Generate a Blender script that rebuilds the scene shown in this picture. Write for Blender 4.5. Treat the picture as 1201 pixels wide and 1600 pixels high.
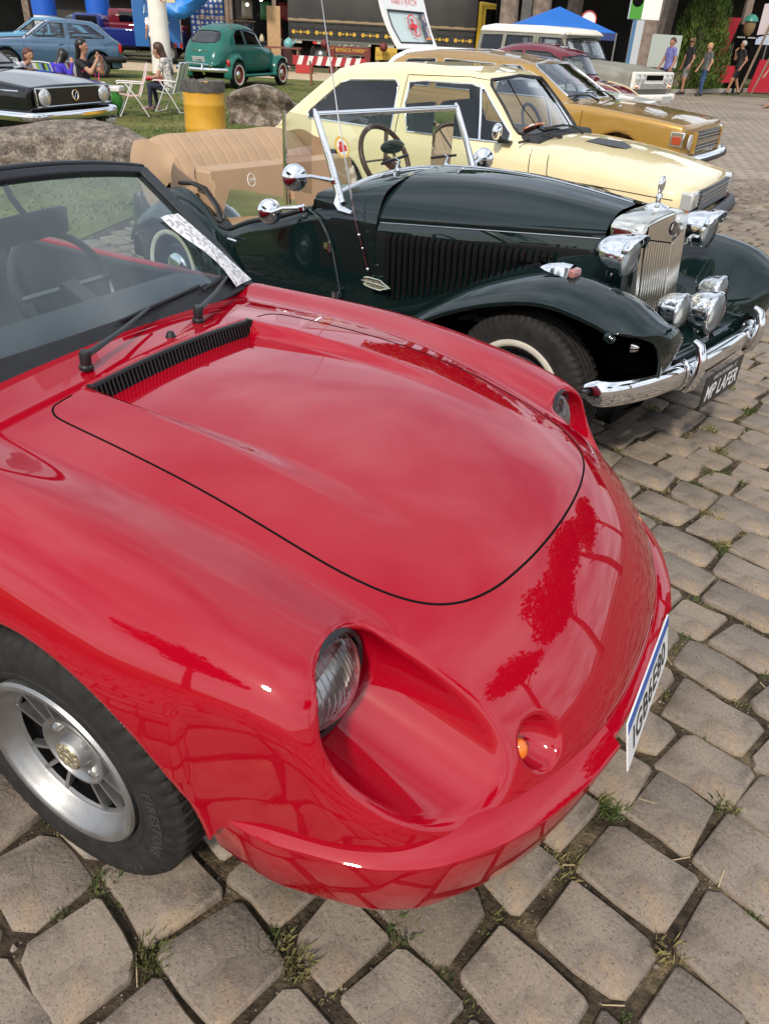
import bpy, bmesh, math, random
import numpy as np
from mathutils import Vector, Matrix
rad = math.radians
scene = bpy.context.scene
for _o in list(bpy.data.objects):
    bpy.data.objects.remove(_o)

# ------------------------------------------------------------------ camera
cam_data = bpy.data.cameras.new('camera')
cam = bpy.data.objects.new('camera', cam_data)
scene.collection.objects.link(cam)
scene.camera = cam
CAM_H, CAM_PITCH, CAM_ROLL, CAM_F = 1.58, 32.61, 3.2, 1180.0
_p, _r = rad(CAM_PITCH), rad(CAM_ROLL)
_fw = Vector((0, math.cos(_p), -math.sin(_p)))
_rt = Vector((1, 0, 0))
_up = _rt.cross(_fw)
_R = _rt * math.cos(_r) + _up * math.sin(_r)
_U = -_rt * math.sin(_r) + _up * math.cos(_r)
cam.matrix_world = Matrix(((_R.x, _U.x, -_fw.x, 0), (_R.y, _U.y, -_fw.y, 0), (_R.z, _U.z, -_fw.z, CAM_H), (0, 0, 0, 1)))
cam_data.sensor_fit = 'VERTICAL'
cam_data.sensor_height = 24.0
cam_data.lens = 24.0 * CAM_F / 1600.0
cam_data.clip_start = 0.05
cam_data.clip_end = 2000.0
cam_data.dof.use_dof = False

# ------------------------------------------------------------------ world and sun
SUN_AZ, SUN_EL = 197.0, 42.0          # compass azimuth in the xy plane (deg from +y, clockwise), elevation
world = bpy.data.worlds.new('World')
scene.world = world
world.use_nodes = True
_wn = world.node_tree.nodes
_wl = world.node_tree.links
_wn.clear()
_sky = _wn.new('ShaderNodeTexSky')
_sky.sky_type = 'NISHITA'
_sky.sun_disc = False
_sky.sun_elevation = rad(SUN_EL)
_sky.sun_rotation = rad(SUN_AZ)
_sky.air_density = 1.0
_sky.dust_density = 1.5
_bg = _wn.new('ShaderNodeBackground')
_bg.inputs['Strength'].default_value = 0.10
_out = _wn.new('ShaderNodeOutputWorld')
_tc = _wn.new('ShaderNodeTexCoord')
_sep = _wn.new('ShaderNodeSeparateXYZ')
_wl.new(_tc.outputs['Generated'], _sep.inputs[0])
_zc = _wn.new('ShaderNodeMath'); _zc.operation = 'MAXIMUM'; _zc.inputs[1].default_value = 0.0
_wl.new(_sep.outputs['Z'], _zc.inputs[0])
_za = _wn.new('ShaderNodeMath'); _za.operation = 'ADD'; _za.inputs[1].default_value = 0.22
_wl.new(_zc.outputs[0], _za.inputs[0])
_dx = _wn.new('ShaderNodeMath'); _dx.operation = 'DIVIDE'
_dy = _wn.new('ShaderNodeMath'); _dy.operation = 'DIVIDE'
_wl.new(_sep.outputs['X'], _dx.inputs[0]); _wl.new(_za.outputs[0], _dx.inputs[1])
_wl.new(_sep.outputs['Y'], _dy.inputs[0]); _wl.new(_za.outputs[0], _dy.inputs[1])
_cmb = _wn.new('ShaderNodeCombineXYZ')
_wl.new(_dx.outputs[0], _cmb.inputs[0]); _wl.new(_dy.outputs[0], _cmb.inputs[1])
_cn = _wn.new('ShaderNodeTexNoise')
_cn.inputs['Scale'].default_value = 1.5
_cn.inputs['Detail'].default_value = 6.0
_cn.inputs['Roughness'].default_value = 0.5
_cn.inputs['Distortion'].default_value = 0.3
_wl.new(_cmb.outputs[0], _cn.inputs['Vector'])
_cr = _wn.new('ShaderNodeValToRGB')
_cr.color_ramp.elements[0].position = 0.34; _cr.color_ramp.elements[0].color = (0.25, 0.25, 0.25, 1)
_cr.color_ramp.elements[1].position = 0.66; _cr.color_ramp.elements[1].color = (1, 1, 1, 1)
_wl.new(_cn.outputs['Fac'], _cr.inputs[0])
_mx = _wn.new('ShaderNodeMixRGB')
_mx.inputs[2].default_value = (10.0, 10.6, 11.6, 1)
_wl.new(_cr.outputs[0], _mx.inputs[0])
_wl.new(_sky.outputs[0], _mx.inputs[1])
_wl.new(_mx.outputs[0], _bg.inputs['Color'])
_wl.new(_bg.outputs[0], _out.inputs['Surface'])

sun_data = bpy.data.lights.new('sun', 'SUN')
sun_data.energy = 2.6
sun_data.angle = rad(5.0)
sun_data.color = (1.0, 0.90, 0.76)
sun = bpy.data.objects.new('sun', sun_data)
scene.collection.objects.link(sun)
_az, _el = rad(SUN_AZ), rad(SUN_EL)
_sd = Vector((math.sin(_az) * math.cos(_el), math.cos(_az) * math.cos(_el), math.sin(_el)))
sun.rotation_euler = _sd.to_track_quat('Z', 'Y').to_euler()
sun.location = (0, 0, 30)

scene.view_settings.view_transform = 'Standard'
scene.view_settings.look = 'None'
scene.view_settings.exposure = 0.30
scene.view_settings.gamma = 1.0
scene.view_settings.use_curve_mapping = False
scene.cycles.max_bounces = 10
scene.cycles.transparent_max_bounces = 16
scene.cycles.use_denoising = True
scene.cycles.sample_clamp_indirect = 6.0

# ================================================================== helpers
COL = scene.collection
RNG = random.Random(7)
NR = np.random.RandomState(5)

def lin(c):
    """sRGB 0..255 triple -> linear rgba"""
    o = []
    for v in c[:3]:
        v = v / 255.0
        o.append(v / 12.92 if v <= 0.04045 else ((v + 0.055) / 1.055) ** 2.4)
    return (o[0], o[1], o[2], 1.0)

MATS = {}
def mat(name, col, rough=0.5, metal=0.0, coat=0.0, coat_rough=0.03, var=0.0, vscale=8.0, col2=None, c2=(0.45, 0.62), c2scale=None,
        bump=0.0, bscale=40.0, spec=0.5, sheen=0.0, emit=None, emit_s=0.0, detail=5.0, rvar=0.0):
    """procedural principled material; col linear rgb"""
    if name in MATS:
        return MATS[name]
    m = bpy.data.materials.new(name)
    m.use_nodes = True
    nt = m.node_tree
    N, Lk = nt.nodes, nt.links
    b = N['Principled BSDF']
    col = tuple(col[:3]) + (1.0,)
    b.inputs['Base Color'].default_value = col
    b.inputs['Roughness'].default_value = rough
    b.inputs['Metallic'].default_value = metal
    b.inputs['Coat Weight'].default_value = coat
    b.inputs['Coat Roughness'].default_value = coat_rough
    b.inputs['Specular IOR Level'].default_value = spec
    if sheen:
        b.inputs['Sheen Weight'].default_value = sheen
    if emit:
        b.inputs['Emission Color'].default_value = tuple(emit[:3]) + (1,)
        b.inputs['Emission Strength'].default_value = emit_s
    tc = None
    if var or bump or col2 or rvar:
        tc = N.new('ShaderNodeTexCoord')
    cur = None
    if col2:
        n = N.new('ShaderNodeTexNoise'); n.inputs['Scale'].default_value = c2scale or vscale; n.inputs['Detail'].default_value = detail
        Lk.new(tc.outputs['Object'], n.inputs['Vector'])
        r = N.new('ShaderNodeValToRGB')
        r.color_ramp.elements[0].position = c2[0]; r.color_ramp.elements[0].color = col
        r.color_ramp.elements[1].position = c2[1]; r.color_ramp.elements[1].color = tuple(col2[:3]) + (1,)
        Lk.new(n.outputs['Fac'], r.inputs[0]); cur = r.outputs[0]
    if var:
        n = N.new('ShaderNodeTexNoise'); n.inputs['Scale'].default_value = vscale; n.inputs['Detail'].default_value = detail
        Lk.new(tc.outputs['Object'], n.inputs['Vector'])
        mr = N.new('ShaderNodeMapRange'); mr.inputs[1].default_value = 0.3; mr.inputs[2].default_value = 0.7
        mr.inputs[3].default_value = 1 - var; mr.inputs[4].default_value = 1 + var
        Lk.new(n.outputs['Fac'], mr.inputs[0])
        mm = N.new('ShaderNodeMixRGB'); mm.blend_type = 'MULTIPLY'; mm.inputs[0].default_value = 1.0
        if cur: Lk.new(cur, mm.inputs[1])
        else: mm.inputs[1].default_value = col
        Lk.new(mr.outputs[0], mm.inputs[2]); cur = mm.outputs[0]
    if cur:
        Lk.new(cur, b.inputs['Base Color'])
    if rvar:
        n = N.new('ShaderNodeTexNoise'); n.inputs['Scale'].default_value = vscale * 0.7; n.inputs['Detail'].default_value = 4
        Lk.new(tc.outputs['Object'], n.inputs['Vector'])
        mr = N.new('ShaderNodeMapRange'); mr.inputs[1].default_value = 0.35; mr.inputs[2].default_value = 0.7
        mr.inputs[3].default_value = max(0.0, rough - rvar); mr.inputs[4].default_value = rough + rvar
        Lk.new(n.outputs['Fac'], mr.inputs[0]); Lk.new(mr.outputs[0], b.inputs['Roughness'])
    if bump:
        n = N.new('ShaderNodeTexNoise'); n.inputs['Scale'].default_value = bscale; n.inputs['Detail'].default_value = 6
        Lk.new(tc.outputs['Object'], n.inputs['Vector'])
        bp = N.new('ShaderNodeBump'); bp.inputs['Strength'].default_value = min(1.0, bump); bp.inputs['Distance'].default_value = 0.01
        Lk.new(n.outputs['Fac'], bp.inputs['Height']); Lk.new(bp.outputs[0], b.inputs['Normal'])
    MATS[name] = m
    return m

def paint(name, col, flake=0.0, rough=0.42, coat=1.0, coat_rough=0.025, inside=(0.02, 0.02, 0.02), dirt=0.05):
    """car paint: clear coat over colour, plain dark liner on the inner face of the sheet metal"""
    m = mat(name, col, rough, flake, coat, coat_rough, var=dirt, vscale=2.5, spec=0.0 if not flake else .3)
    nt = m.node_tree
    N, Lk = nt.nodes, nt.links
    N['Principled BSDF'].inputs['Coat IOR'].default_value = 1.62
    if inside is not None:
        out = [n for n in N if n.type == 'OUTPUT_MATERIAL'][0]
        b = N['Principled BSDF']
        g = N.new('ShaderNodeNewGeometry')
        d = N.new('ShaderNodeBsdfDiffuse'); d.inputs['Color'].default_value = tuple(inside) + (1,)
        mx = N.new('ShaderNodeMixShader')
        Lk.new(g.outputs['Backfacing'], mx.inputs[0]); Lk.new(b.outputs[0], mx.inputs[1]); Lk.new(d.outputs[0], mx.inputs[2])
        Lk.new(mx.outputs[0], out.inputs['Surface'])
    return m

def glass(name, tint=(0.8, 0.85, 0.83), refl=1.0, rough=0.0, ior=1.5, sky_veil=0.0):
    """thin window pane: tinted see-through sheet with a mirror-like surface reflection"""
    if name in MATS:
        return MATS[name]
    m = bpy.data.materials.new(name); m.use_nodes = True
    nt = m.node_tree; N, Lk = nt.nodes, nt.links
    for n in list(N):
        if n.type == 'BSDF_PRINCIPLED': N.remove(n)
    out = [n for n in N if n.type == 'OUTPUT_MATERIAL'][0]
    t = N.new('ShaderNodeBsdfTransparent'); t.inputs[0].default_value = tuple(tint) + (1,)
    g = N.new('ShaderNodeBsdfGlossy'); g.inputs['Roughness'].default_value = rough; g.inputs[0].default_value = (refl, refl, refl, 1)
    f = N.new('ShaderNodeFresnel'); f.inputs['IOR'].default_value = ior
    mx = N.new('ShaderNodeMixShader')
    cl = N.new('ShaderNodeMath'); cl.operation = 'MULTIPLY'; cl.inputs[1].default_value = 1.6; cl.use_clamp = True
    Lk.new(f.outputs[0], cl.inputs[0]); Lk.new(cl.outputs[0], mx.inputs[0]); Lk.new(t.outputs[0], mx.inputs[1]); Lk.new(g.outputs[0], mx.inputs[2])
    last = mx
    if sky_veil:
        d = N.new('ShaderNodeBsdfDiffuse'); d.inputs['Color'].default_value = (0.26, 0.38, 0.40, 1)  # bluish diffuse veil painted in for sky reflection and tint on the pane
        m2 = N.new('ShaderNodeMixShader'); m2.inputs[0].default_value = sky_veil
        Lk.new(mx.outputs[0], m2.inputs[1]); Lk.new(d.outputs[0], m2.inputs[2]); last = m2
    Lk.new(last.outputs[0], out.inputs['Surface'])
    MATS[name] = m
    return m

# ---------------------------------------------------------------- objects
def link(o, parent=None):
    COL.objects.link(o)
    if parent is not None:
        o.parent = parent
    return o

def tag(o, label=None, cat=None, group=None, kind=None):
    if label: o['label'] = label
    if cat: o['category'] = cat
    if group: o['group'] = group
    if kind: o['kind'] = kind
    return o

def thing(name, label, cat, loc=(0, 0, 0), yaw=0.0, group=None, scale=1.0):
    o = bpy.data.objects.new(name, None)
    o.empty_display_size = 0.2
    link(o)
    o.location = loc
    o.rotation_euler = (0, 0, rad(yaw))
    o.scale = (scale,) * 3
    return tag(o, label, cat, group)

def mesh_from(name, V, Fc, mats, smooth=35, normals=None, mi=None):
    me = bpy.data.meshes.new(name)
    if isinstance(V, np.ndarray): V = V.tolist()
    me.from_pydata(V, [], Fc)
    for m in (mats if isinstance(mats, (list, tuple)) else [mats]):
        me.materials.append(m)
    if mi is not None:
        me.polygons.foreach_set('material_index', np.asarray(mi, dtype=np.int32))
    if smooth is not False:
        me.polygons.foreach_set('use_smooth', np.ones(len(me.polygons), dtype=bool))
        if normals is None and smooth < 179:
            me.set_sharp_from_angle(angle=rad(smooth))
    me.update()
    if normals is not None:
        me.normals_split_custom_set_from_vertices(normals)
    return me

class G:
    """collects geometry for ONE mesh object"""
    def __init__(s):
        s.v = []; s.f = []; s.m = []
        s.cm = 0
    def add(s, V, Fc):
        b = len(s.v)
        s.v.extend([tuple(p) for p in V])
        for f in Fc:
            s.f.append(tuple(i + b for i in f)); s.m.append(s.cm)
        return s
    def box(s, c, d, rz=0.0, ry=0.0, rx=0.0, taper=1.0):
        M = Matrix.Rotation(rz, 3, 'Z') @ Matrix.Rotation(ry, 3, 'Y') @ Matrix.Rotation(rx, 3, 'X')
        V = []
        for k in (-1, 1):
            for j in (-1, 1):
                for i in (-1, 1):
                    t = taper if k > 0 else 1.0
                    p = M @ Vector((i * d[0] / 2 * t, j * d[1] / 2 * t, k * d[2] / 2))
                    V.append((p.x + c[0], p.y + c[1], p.z + c[2]))
        return s.add(V, [(0, 2, 3, 1), (4, 5, 7, 6), (0, 1, 5, 4), (2, 6, 7, 3), (0, 4, 6, 2), (1, 3, 7, 5)])
    def bar(s, a, b, w, h=None, up=(0, 0, 1)):
        h = h or w
        a, b = Vector(a), Vector(b)
        d = (b - a).normalized(); u = Vector(up)
        if abs(d.dot(u)) > 0.98: u = Vector((1, 0, 0))
        sd = d.cross(u).normalized(); u = sd.cross(d)
        V = []
        for p in (a, b):
            for (i, j) in ((-1, -1), (1, -1), (1, 1), (-1, 1)):
                V.append(p + sd * (i * w / 2) + u * (j * h / 2))
        return s.add(V, [(0, 3, 2, 1), (4, 5, 6, 7), (0, 1, 5, 4), (1, 2, 6, 5), (2, 3, 7, 6), (3, 0, 4, 7)])
    def tube(s, path, r, n=8, caps=True, closed=False, flat=1.0, up=None):
        P = [Vector(p) for p in path]
        m = len(P)
        R = r if isinstance(r, (list, tuple, np.ndarray)) else [r] * m
        T = []
        for i in range(m):
            if closed: t = P[(i + 1) % m] - P[i - 1]
            else: t = P[min(i + 1, m - 1)] - P[max(i - 1, 0)]
            if t.length < 1e-9: t = Vector((0, 0, 1))
            T.append(t.normalized())
        u = Vector(up) if up else (Vector((0, 0, 1)) if abs(T[0].z) < 0.9 else Vector((1, 0, 0)))
        V = []; Fc = []
        for i in range(m):
            if up: u = Vector(up)
            sd = T[i].cross(u)
            if sd.length < 1e-6: sd = T[i].orthogonal()
            sd.normalize(); u = sd.cross(T[i]).normalized()
            for k in range(n):
                a = 2 * math.pi * k / n
                V.append(P[i] + sd * (math.cos(a) * R[i]) + u * (math.sin(a) * R[i] * flat))
        rng = m if closed else m - 1
        for i in range(rng):
            j = (i + 1) % m
            for k in range(n):
                k2 = (k + 1) % n
                Fc.append((i * n + k, i * n + k2, j * n + k2, j * n + k))
        if caps and not closed:
            Fc.append(tuple(range(n - 1, -1, -1)))
            Fc.append(tuple((m - 1) * n + k for k in range(n)))
        return s.add(V, Fc)
    def lathe(s, prof, o=(0, 0, 0), ax=(0, 0, 1), n=32, ref=None, a0=0.0, a1=2 * math.pi):
        """prof: (radius, height along ax)"""
        ax = Vector(ax).normalized(); o = Vector(o)
        u = Vector(ref) if ref else ax.orthogonal()
        u = (u - ax * u.dot(ax)).normalized(); w = ax.cross(u)
        full = abs(a1 - a0 - 2 * math.pi) < 1e-6
        nn = n if full else n + 1
        V = []; Fc = []
        m = len(prof)
        for k in range(nn):
            a = a0 + (a1 - a0) * k / n
            d = u * math.cos(a) + w * math.sin(a)
            for (r, h) in prof:
                V.append(o + ax * h + d * max(r, 1e-5))
        for k in range(n):
            k2 = (k + 1) % nn
            for i in range(m - 1):
                Fc.append((k * m + i, k2 * m + i, k2 * m + i + 1, k * m + i + 1))
        return s.add(V, Fc)
    def grid(s, P, closed_u=False):
        """P[i][j] points"""
        ni, nj = len(P), len(P[0])
        V = [p for row in P for p in row]
        Fc = []
        for i in range(ni - 1):
            for j in range(nj if closed_u else nj - 1):
                j2 = (j + 1) % nj
                Fc.append((i * nj + j, i * nj + j2, (i + 1) * nj + j2, (i + 1) * nj + j))
        return s.add(V, Fc)
    def prism(s, poly, fn, d0, d1):
        """poly 2D list, fn(u, v, d)->3D point"""
        n = len(poly)
        V = [fn(u, v, d0) for (u, v) in poly] + [fn(u, v, d1) for (u, v) in poly]
        Fc = [tuple(range(n - 1, -1, -1)), tuple(range(n, 2 * n))]
        for i in range(n):
            j = (i + 1) % n
            Fc.append((i, j, n + j, n + i))
        return s.add(V, Fc)
    def ball(s, c, r, n=12, m=8):
        if not isinstance(r, (list, tuple)): r = (r, r, r)
        V = []; Fc = []
        for i in range(m + 1):
            t = math.pi * i / m
            for k in range(n):
                a = 2 * math.pi * k / n
                V.append((c[0] + r[0] * math.sin(t) * math.cos(a), c[1] + r[1] * math.sin(t) * math.sin(a), c[2] + r[2] * math.cos(t)))
        for i in range(m):
            for k in range(n):
                k2 = (k + 1) % n
                Fc.append((i * n + k, (i + 1) * n + k, (i + 1) * n + k2, i * n + k2))
        return s.add(V, Fc)
    def text(s, txt, size, fn, depth=0.0, align='CENTER', space=1.0, bold=0.0):
        """lettering: fn(u, v, d) -> point"""
        cu = bpy.data.curves.new('t', 'FONT'); cu.body = txt; cu.size = size; cu.align_x = align; cu.align_y = 'CENTER'
        cu.space_character = space; cu.resolution_u = 2; cu.offset = bold
        if depth: cu.extrude = depth
        ob = bpy.data.objects.new('t', cu)
        me = ob.to_mesh()
        V = [fn(v.co.x, v.co.y, v.co.z) for v in me.vertices]
        Fc = [tuple(p.vertices) for p in me.polygons]
        ob.to_mesh_clear(); bpy.data.objects.remove(ob); bpy.data.curves.remove(cu)
        return s.add(V, Fc)
    def flip_if(s, c):
        if c: s.f = [f[::-1] for f in s.f]
        return s
    def orient(s, d):
        d = Vector(d); t = 0.0
        for f in s.f:
            a, b, c = (Vector(s.v[i]) for i in f[:3])
            t += (b - a).cross(c - a).dot(d)
        if t < 0: s.f = [f[::-1] for f in s.f]
    def build(s, name, m, parent=None, smooth=35, label=None, cat=None, group=None, kind=None, bevel=0.0, loc=None, out=None):
        if out is not None: s.orient(out)
        me = mesh_from(name, s.v, s.f, m, smooth, mi=s.m if isinstance(m, (list, tuple)) else None)
        o = bpy.data.objects.new(name, me)
        link(o, parent)
        if loc is not None: o.location = loc
        if bevel:
            bv = o.modifiers.new('bevel', 'BEVEL'); bv.width = bevel; bv.segments = 2; bv.limit_method = 'ANGLE'; bv.angle_limit = rad(40)
            bv.harden_normals = False
        return tag(o, label, cat, group, kind)

def copy_tree(o, parent=None):
    c = o.copy(); link(c)
    c.parent = parent
    for ch in list(o.children):
        copy_tree(ch, c)
    return c

# ---------------------------------------------------------------- curves and distance fields
def spline(xs, ys):
    """natural cubic spline through points, straight outside"""
    xs = np.asarray(xs, float); ys = np.asarray(ys, float)
    n = len(xs); h = np.diff(xs)
    A = np.zeros((n, n)); B = np.zeros(n)
    A[0, 0] = A[-1, -1] = 1
    for i in range(1, n - 1):
        A[i, i - 1] = h[i - 1]; A[i, i] = 2 * (h[i - 1] + h[i]); A[i, i + 1] = h[i]
        B[i] = 6 * ((ys[i + 1] - ys[i]) / h[i] - (ys[i] - ys[i - 1]) / h[i - 1])
    M = np.linalg.solve(A, B)
    def ev(x):
        x = np.asarray(x, float)
        xc = np.clip(x, xs[0], xs[-1])
        i = np.clip(np.searchsorted(xs, xc) - 1, 0, n - 2)
        t0 = xs[i + 1] - xc; t1 = xc - xs[i]; hh = h[i]
        r = M[i] * t0 ** 3 / (6 * hh) + M[i + 1] * t1 ** 3 / (6 * hh) + (ys[i] / hh - M[i] * hh / 6) * t0 + (ys[i + 1] / hh - M[i + 1] * hh / 6) * t1
        s0 = (ys[1] - ys[0]) / h[0] - h[0] * (2 * M[0] + M[1]) / 6
        s1 = (ys[-1] - ys[-2]) / h[-1] + h[-1] * (M[-2] + 2 * M[-1]) / 6
        return r + np.where(x < xs[0], (x - xs[0]) * s0, 0) + np.where(x > xs[-1], (x - xs[-1]) * s1, 0)
    return ev

def curve_pts(P, n, closed=False):
    """smooth resample of a 3D (or 2D) polyline (Catmull-Rom), n points per span"""
    P = [np.array(p, float) for p in P]
    m = len(P); out = []
    for i in range(m if closed else m - 1):
        if closed:
            a, b, c, d = P[i - 1], P[i], P[(i + 1) % m], P[(i + 2) % m]
        else:
            a, b, c, d = P[max(i - 1, 0)], P[i], P[i + 1], P[min(i + 2, m - 1)]
        for k in range(n):
            t = k / n
            out.append(0.5 * ((2 * b) + (c - a) * t + (2 * a - 5 * b + 4 * c - d) * t * t + (-a + 3 * b - 3 * c + d) * t ** 3))
    if not closed: out.append(P[-1])
    return out

def smin(a, b, k):
    h = np.maximum(k - np.abs(a - b), 0) / k
    return np.minimum(a, b) - h * h * k * 0.25
def smax(a, b, k):
    return -smin(-a, -b, k)
def sstep(a, b, x):
    t = np.clip((x - a) / (b - a), 0, 1)
    return t * t * (3 - 2 * t)
def poly_sd(px, py, poly):
    """signed distance to a closed 2D polygon (negative inside)"""
    d = np.full(np.shape(px), 1e9); s = np.ones(np.shape(px))
    n = len(poly)
    for i in range(n):
        ax, ay = poly[i]; bx, by = poly[i - 1]
        ex, ey = bx - ax, by - ay
        wx, wy = px - ax, py - ay
        t = np.clip((wx * ex + wy * ey) / (ex * ex + ey * ey + 1e-12), 0, 1)
        d = np.minimum(d, (wx - ex * t) ** 2 + (wy - ey * t) ** 2)
        c1 = py >= ay; c2 = py < by; c3 = ex * wy > ey * wx
        flip = (c1 & c2 & c3) | (~c1 & ~c2 & ~c3)
        s = np.where(flip, -s, s)
    return s * np.sqrt(d)
def capsule(p, a, b, ra, rb):
    a = np.asarray(a, float); b = np.asarray(b, float)
    ba = b - a
    t = np.clip(((p[0] - a[0]) * ba[0] + (p[1] - a[1]) * ba[1] + (p[2] - a[2]) * ba[2]) / (ba @ ba + 1e-12), 0, 1)
    return np.sqrt((p[0] - a[0] - ba[0] * t) ** 2 + (p[1] - a[1] - ba[1] * t) ** 2 + (p[2] - a[2] - ba[2] * t) ** 2) - (ra + (rb - ra) * t)
def ellip(x, y, z, c, r):
    k = np.sqrt(((x - c[0]) / r[0]) ** 2 + ((y - c[1]) / r[1]) ** 2 + ((z - c[2]) / r[2]) ** 2)
    return (k - 1) * min(r)

def sdf_grad(fn, V, e=0.0015):
    g = np.empty_like(V)
    for i in range(3):
        a = V.copy(); b = V.copy(); a[:, i] += e; b[:, i] -= e
        g[:, i] = (fn(a[:, 0], a[:, 1], a[:, 2]) - fn(b[:, 0], b[:, 1], b[:, 2])) / (2 * e)
    return g
def sdf_project(fn, V, it=3, lim=0.02):
    for _ in range(it):
        f = fn(V[:, 0], V[:, 1], V[:, 2]); g = sdf_grad(fn, V)
        st = g * (f / np.maximum((g * g).sum(1), 1e-4))[:, None]
        ln = np.linalg.norm(st, axis=1)
        st *= np.minimum(1, lim / np.maximum(ln, 1e-9))[:, None]
        V = V - st
    return V
def sdf_normals(fn, V, e=0.002):
    g = sdf_grad(fn, V, e)
    return g / np.maximum(np.linalg.norm(g, axis=1), 1e-9)[:, None]

def nets(fn, lo, hi, h):
    """naive surface nets of fn<0 on a grid of step h; returns verts, quads"""
    n = [int(math.ceil((hi[i] - lo[i]) / h)) + 1 for i in range(3)]
    ax = [lo[i] + h * np.arange(n[i]) for i in range(3)]
    X, Y, Z = np.meshgrid(*ax, indexing='ij', sparse=True)
    D = np.asarray(fn(X, Y, Z), dtype=np.float32)
    D = np.broadcast_to(D, n)
    S = D < 0
    cs = [D[i:n[0] - 1 + i, j:n[1] - 1 + j, k:n[2] - 1 + k] for i in (0, 1) for j in (0, 1) for k in (0, 1)]
    cnt = sum((c < 0).astype(np.int8) for c in cs)
    act = (cnt > 0) & (cnt < 8)
    idx = np.full(act.shape, -1, dtype=np.int64)
    I = np.argwhere(act)
    idx[act] = np.arange(len(I))
    cv = np.stack([c[act] for c in cs], 1)
    off = np.array([(i, j, k) for i in (0, 1) for j in (0, 1) for k in (0, 1)], float)
    acc = np.zeros((len(I), 3)); num = np.zeros(len(I))
    for a in range(8):
        for b in range(a + 1, 8):
            if np.abs(off[a] - off[b]).sum() != 1: continue
            da, db = cv[:, a], cv[:, b]
            cr = (da < 0) != (db < 0)
            t = np.where(cr, da / np.where(cr, da - db, 1), 0)
            acc += np.where(cr[:, None], off[a] + (off[b] - off[a]) * t[:, None], 0); num += cr
    V = (I + acc / num[:, None]) * h + np.array(lo)
    Q = []
    for axis in range(3):
        o = [x for x in range(3) if x != axis]
        sl0 = [slice(1, n[i] - 1) for i in range(3)]; sl1 = list(sl0)
        sl0[axis] = slice(0, n[axis] - 1); sl1[axis] = slice(1, n[axis])
        s0 = S[tuple(sl0)]; s1 = S[tuple(sl1)]
        E = np.argwhere(s0 != s1)
        if len(E) == 0: continue
        fl = s0[tuple(E.T)]
        base = E.copy(); base[:, o[0]] += 1; base[:, o[1]] += 1
        q = []
        for (p, r) in ((-1, -1), (0, -1), (0, 0), (-1, 0)):
            c = base.copy(); c[:, o[0]] += p; c[:, o[1]] += r
            q.append(idx[tuple(c.T)])
        q = np.stack(q, 1)
        sw = fl if axis != 1 else ~fl
        q[~sw] = q[~sw][:, ::-1]
        Q.append(q)
    Q = np.concatenate(Q)
    Q = Q[(Q >= 0).all(1)]
    return V, Q

def sub_mesh(V, N, Fc, sel):
    """keep faces with sel; compact verts"""
    Fs = [f for f, s in zip(Fc, sel) if s]
    used = sorted({i for f in Fs for i in f})
    mp = {u: i for i, u in enumerate(used)}
    return V[used], (N[used] if N is not None else None), [tuple(mp[i] for i in f) for f in Fs]

def sdf_part(name, V, N, Fc, m, parent, mi=None):
    me = mesh_from(name, V, Fc, m, 180, normals=N, mi=mi)
    o = bpy.data.objects.new(name, me)
    return link(o, parent)

def refine(V, Q, near, levels):
    """subdivide faces whose vertices satisfy near(V, level)->bool"""
    bm = bmesh.new()
    vs = [bm.verts.new(v) for v in V]
    for q in Q:
        try: bm.faces.new([vs[i] for i in q])
        except ValueError: pass
    for lv in range(levels):
        bm.verts.ensure_lookup_table(); bm.verts.index_update()
        P = np.array([v.co for v in bm.verts])
        nr = near(P, lv)
        ed = [e for e in bm.edges if nr[e.verts[0].index] or nr[e.verts[1].index]]
        bmesh.ops.subdivide_edges(bm, edges=ed, cuts=1, use_grid_fill=True)
    bmesh.ops.triangulate(bm, faces=[f for f in bm.faces if len(f.verts) > 4])
    bm.verts.ensure_lookup_table(); bm.verts.index_update()
    P = np.array([v.co for v in bm.verts])
    Fc = [tuple(v.index for v in f.verts) for f in bm.faces]
    bm.free()
    return P, Fc

class Frame:
    """local frame of a parked car"""
    def __init__(s, o, yaw):
        y = rad(yaw); s.o = Vector((o[0], o[1], 0)); s.yaw = yaw
        s.f = Vector((math.cos(y), math.sin(y), 0)); s.l = Vector((-math.sin(y), math.cos(y), 0))
    def w(s, x, y, z=0.0):
        return s.o + s.f * x + s.l * y + Vector((0, 0, z))

# ================================================================== shared materials
M_RUBBER = mat('tyre rubber', (0.018, 0.017, 0.016), 0.72, var=0.35, vscale=30, bump=0.15, bscale=120, spec=0.3)
M_BLACK = mat('black rubber trim', (0.016, 0.017, 0.019), 0.5, var=0.2, vscale=20, spec=0.4)
M_BLACKPL = mat('black plastic', (0.012, 0.012, 0.013), 0.38, var=0.15, vscale=30)
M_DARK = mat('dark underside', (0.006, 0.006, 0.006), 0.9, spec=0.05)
M_CHROME = mat('chrome', (0.86, 0.87, 0.88), 0.06, 1.0, rvar=0.04, vscale=6)
M_CHROME_OLD = mat('worn chrome', (0.72, 0.72, 0.70), 0.16, 1.0, rvar=0.08, vscale=12)
M_NICKEL = mat('polished nickel', (0.80, 0.78, 0.70), 0.13, 1.0, rvar=0.07, vscale=9)
M_ALU = mat('cast aluminium', (0.36, 0.36, 0.36), 0.46, 0.9, var=0.18, vscale=14, rvar=0.12, bump=0.05, bscale=200)
M_WHITE = mat('white enamel', (0.78, 0.77, 0.74), 0.4, var=0.06, vscale=6)
M_GLASS = glass('car window glass', (0.74, 0.79, 0.78))
M_GLASS_C = glass('clear windscreen glass', (0.76, 0.84, 0.78), sky_veil=.03)
M_GLASS_D = glass('dark window glass', (0.30, 0.34, 0.36))
M_LENS = glass('lamp lens glass', (0.88, 0.90, 0.90), ior=1.35)
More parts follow.
